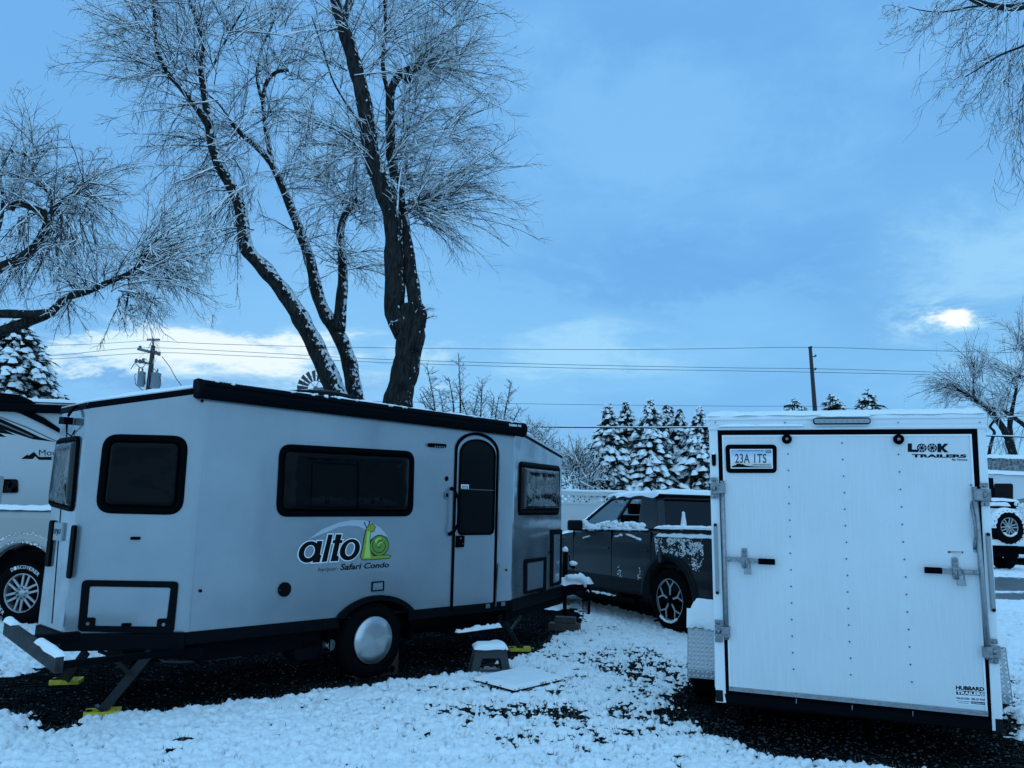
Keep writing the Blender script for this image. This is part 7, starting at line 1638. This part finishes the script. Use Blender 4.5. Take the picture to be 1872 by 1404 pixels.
    # small shrubs and frosted trees
    def shrub(seed, stems, y, lab, name='bare_shrub', cat='shrub', rk=1., fans=()):
        t = Willow(seed, rk)
        for x0, y0, x1, y1, n in stems:
            t.limbpath([(x0, y0), ((x0 + x1) / 2 + rnd.uniform(-4, 4), (y0 + y1) / 2), (x1, y1)], (y, y + .3), .05 * rk, .012 * rk, 6, .1, snow=False)
            for k in range(n):
                q = k / n; f = q ** .8; t.fan(x0 + (x1 - x0) * f, y0 + (y1 - y0) * f, y + .2 * f, 90 + rnd.choice((-48, 48)), 18, 34 * (1 - .6 * f), 2, r0=.006, droop=-.15, dy=.6, jit=2, sub=.9, psn=.95, k=5)
        for a in fans: t.fan(*a[:2], y, *a[2:], r0=.008 * rk / 1., jit=6, sub=1.3, k=6, droop=.05, psn=.9)
        c = at_y(stems[0][0], 900, y); root = thing(name, (c.x, y, 0), lab, cat); t.finish(root, m_bark)
    shrub(11, [(800, 790, 780, 668, 16), (812, 790, 803, 712, 10), (830, 790, 820, 690, 14), (842, 790, 838, 645, 12), (856, 800, 875, 715, 12), (878, 790, 882, 695, 16), (866, 790, 832, 700, 10), (890, 800, 903, 725, 10), (918, 800, 935, 700, 18), (930, 800, 952, 745, 8), (790, 780, 768, 720, 6), (806, 770, 772, 715, 6), (905, 790, 912, 725, 8)], 14.0, 'upright leafless shoots of a small fruit tree poking above the awning', 'fruit_tree', 'fruit tree')
    shrub(12, [(990, 980, 985, 790, 8), (1000, 900, 972, 775, 8), (1000, 900, 1010, 800, 6)], 17.5, 'small frosted tree just behind the front end of the camper', 'frosted_tree', 'frosted tree', 1.2,
          [(985, 800, 90, 45, 40, 16), (1000, 820, 80, 45, 38, 14), (972, 785, 90, 50, 32, 11), (1010, 835, 70, 45, 34, 10)])
    shrub(13, [(1060, 960, 1058, 830, 8), (1050, 960, 1042, 840, 6), (1070, 960, 1076, 850, 6)], 34., 'rounded frosty bare tree left of the conifers', 'frosted_tree', 'frosted tree', 2.0,
          [(1058, 850, 90, 35, 45, 46), (1045, 862, 105, 35, 45, 40), (1075, 868, 75, 35, 42, 36), (1058, 880, 90, 60, 40, 36), (1038, 880, 120, 40, 30, 22), (1085, 880, 70, 40, 32, 22)])
willows()

# ------------------------------------------------------------------ snow laden conifers
def conifer(name, px, ytop, ybase, hw_px, Y, label, seed, group=None, wide=1., dens=1., lean=0.):
    r = np.random.default_rng(seed); k = Y / FPX; top = at_y(px, ytop, Y); H = top.z; W = hw_px * k; c = Vector((top.x, Y, 0))
    root = thing(name, tuple(c), label, 'conifer', group)
    g = MB(); g.tube([c, c + Vector((lean * H * .5, 0, H * .6)), Vector((top.x, Y, H))], [.14, .08, .02], 8); part('trunk', g, m_bark, root)
    nd = []; ns = []
    def rad(h): 
        t = h / H; return W * (min(1, (1 - t) * 1.25 + .01) ** .85) * (.82 if t < .12 else 1)
    n = int(520 * dens * max(.6, H / 7)); V = []; Fc = []; SV = []; SF = []
    for i in range(n):
        t = 1 - r.random() ** .72; h = .35 + (H - .35) * t; a = r.uniform(0, 2 * math.pi); R_ = rad(h); lump = 1 + .28 * mnoise.noise(Vector((math.cos(a) * 1.4, math.sin(a) * 1.4 + seed, h * 1.1))) + r.normal(0, .08)
        q = R_ * max(.05, lump) * r.uniform(.55, 1.0); L_ = min(.62, .16 + q * .55) * r.uniform(.7, 1.25) * wide
        p = np.array([c.x + lean * h + math.cos(a) * q, c.y + math.sin(a) * q, h]); out = np.array([math.cos(a), math.sin(a), r.uniform(-.45, .05)]); out = unit(out); side = unit(np.cross(out, [0, 0, 1.])); up = np.cross(side, out)
        # drooping spray of needle blades
        for b in range(15):
            u = r.uniform(-1, 1); d = unit(out + side * u * .9 + up * r.uniform(-.5, .35)); st = p - out * L_ * r.uniform(.2, .9) + side * u * L_ * .15; l = L_ * r.uniform(.45, .95); w = side * .035 * L_ / .4 + up * .012
            e = st + d * l - np.array([0, 0, .16 * l]); i0 = len(V); V += [st - w, st + w, st + d * l * .6 + w * .8, e, st + d * l * .6 - w * .8]; Fc.append((i0, i0 + 1, i0 + 2, i0 + 3, i0 + 4))
        for pad in range(3):
            if r.random() < .52: continue
            # irregular pad of snow resting on the spray, fingers following the needles
            i0 = len(SV); m_ = 9; ctr = p + up * .035 + out * L_ * r.uniform(-.45, .45) + side * L_ * r.uniform(-.4, .4) - np.array([0, 0, .03 * pad]); th = .075 * (.6 + L_); rim = []
            for j in range(m_):
                an = 2 * math.pi * j / m_; rr_ = (1 if j % 2 else .6) * r.uniform(.7, 1.4) * 1.12; q2 = ctr + out * math.cos(an) * L_ * .33 * rr_ + side * math.sin(an) * L_ * .24 * rr_; q2[2] -= .12 * L_ * max(0, math.cos(an)) + .05 * L_ * abs(math.sin(an)); rim.append(q2)
            SV += rim; SV += [ctr + (q_ - ctr) * .6 + np.array([0, 0, th * r.uniform(.6, 1.1)]) for q_ in rim]; SV.append(ctr + np.array([0, 0, th * 1.15]))
            for j in range(m_):
                j2 = (j + 1) % m_; SF.append((i0 + j, i0 + j2, i0 + m_ + j2, i0 + m_ + j)); SF.append((i0 + m_ + j, i0 + m_ + j2, i0 + 2 * m_))
    g = MB(); g.add(V, Fc); part('crown', g, m_needle, root); g = MB(); g.add(SV, SF, True); part('snow', g, m_snow, root)
def conifers():
    grp = 'snow laden conifers in a row'
    data = [(1112, 738, 40, 36, 'leftmost conifer of the snowy row, leaning top', .0), (1144, 737, 44, 37, 'broad snowy conifer second from the left in the row', 0), (1189, 729, 42, 36, 'tallest snowy conifer with a thin tip in the row', 0), (1216, 742, 30, 38, 'narrow snowy conifer right of the tallest one', 0), (1242, 748, 36, 37, 'snowy conifer fourth in height, two from the cargo trailer', 0), (1279, 745, 40, 36, 'snowy conifer half hidden by the cargo trailer', 0), (1225, 741, 28, 39, 'thin dark topped conifer wedged between taller ones', 0)]
    for i, (px, yt, w, Y, lab, ln) in enumerate(data): conifer('conifer_tree', px, yt, 900, w * 1.55, Y, lab, 100 + i, grp, dens=1.7, wide=1.2)
    for i, (px, yt, w, lab) in enumerate(((1452, 729, 125, 'small conifer tip left of the slim pole above the cargo trailer'), (1521, 720, 125, 'conifer top just right of the slim pole'), (1586, 711, 120, 'tallest of the three conifer tops above the cargo trailer'))):
        conifer('conifer_tree', px, yt, 900, w, 46, lab, 120 + i, 'conifer tops above the cargo trailer', dens=.8)
    conifer('conifer_tree', 38, 570, 900, 175, 24, 'large spreading snowy conifer above the fifth wheel trailer at the left', 130, dens=3.2, wide=.75)
conifers()

# split parts that hold several look-alike pieces into one mesh each
SPLIT = ('hinge_plate', 'screw', 'screw_cap', 'bolt', 'lock', 'vent_slot', 'end_cap', 'groove', 'led', 'header_screw', 'rivet', 'arch_flare', 'door_seam', 'door_handle', 'insulator', 'rail_snow', 'skirt', 'bar_clamp', 'hatch_latch', 'bushing', 'wheel_well', 'side_panel', 'safety_chain', 'wheel_nut', 'sash', 'lamp_lens', 'roof_trim', 'crossarm', 'jumper_wire', 'hole', 'stripe_graphic', 'door_stay', 'bumper_arm', 'side_snow', 'bottom_rail', 'seats', 'drain_notch', 'window_snow', 'wheel')
def autosplit():
    for o in list(COL.objects):
        if o.type != 'MESH' or o.parent is None: continue
        nm = o.name.split('.')[0]
        if nm not in SPLIT or (nm == 'wheel' and not o.parent.name.startswith('caravan')): continue
        me = o.data; n = len(me.vertices); par = list(range(n))
        def find(a):
            while par[a] != a: par[a] = par[par[a]]; a = par[a]
            return a
        for e in me.edges:
            a, b = find(e.vertices[0]), find(e.vertices[1])
            if a != b: par[a] = b
        isl = {}
        for i in range(n): isl.setdefault(find(i), []).append(i)
        co_ = np.array([v.co[:] for v in me.vertices]); bb = [(co_[ix].min(0) - .003, co_[ix].max(0) + .003, set(ix)) for ix in isl.values()]
        if len(bb) > 400: continue
        mg = True
        while mg:
            mg = False; out = []
            for b in bb:
                for k, c in enumerate(out):
                    if np.all(b[0] <= c[1]) and np.all(c[0] <= b[1]): out[k] = (np.minimum(b[0], c[0]), np.maximum(b[1], c[1]), b[2] | c[2]); mg = True; break
                else: out.append(b)
            bb = out
        if not 2 <= len(bb) <= 60: continue
        kids = list(o.children)
        for k, (_, _, ids) in enumerate(bb):
            bm = bmesh.new(); bm.from_mesh(me); bm.verts.ensure_lookup_table()
            bmesh.ops.delete(bm, geom=[v for v in bm.verts if v.index not in ids], context='VERTS')
            m2 = bpy.data.meshes.new(nm); bm.to_mesh(m2); bm.free()
            for mt in me.materials: m2.materials.append(mt)
            if k == 0: keep = m2
            else:
                c = o.copy(); c.data = m2; COL.objects.link(c); c.parent = o.parent
        o.data = keep
autosplit()
for o in COL.objects:
    if o.type == 'MESH' and o.parent is not None and o.name.split('.')[0] in ('window_snow', 'side_snow', 'snow', 'snow_specks') and (o.name.split('.')[0] != 'snow' or o.parent.name.startswith('arch_flare')): o['kind'] = 'stuff'
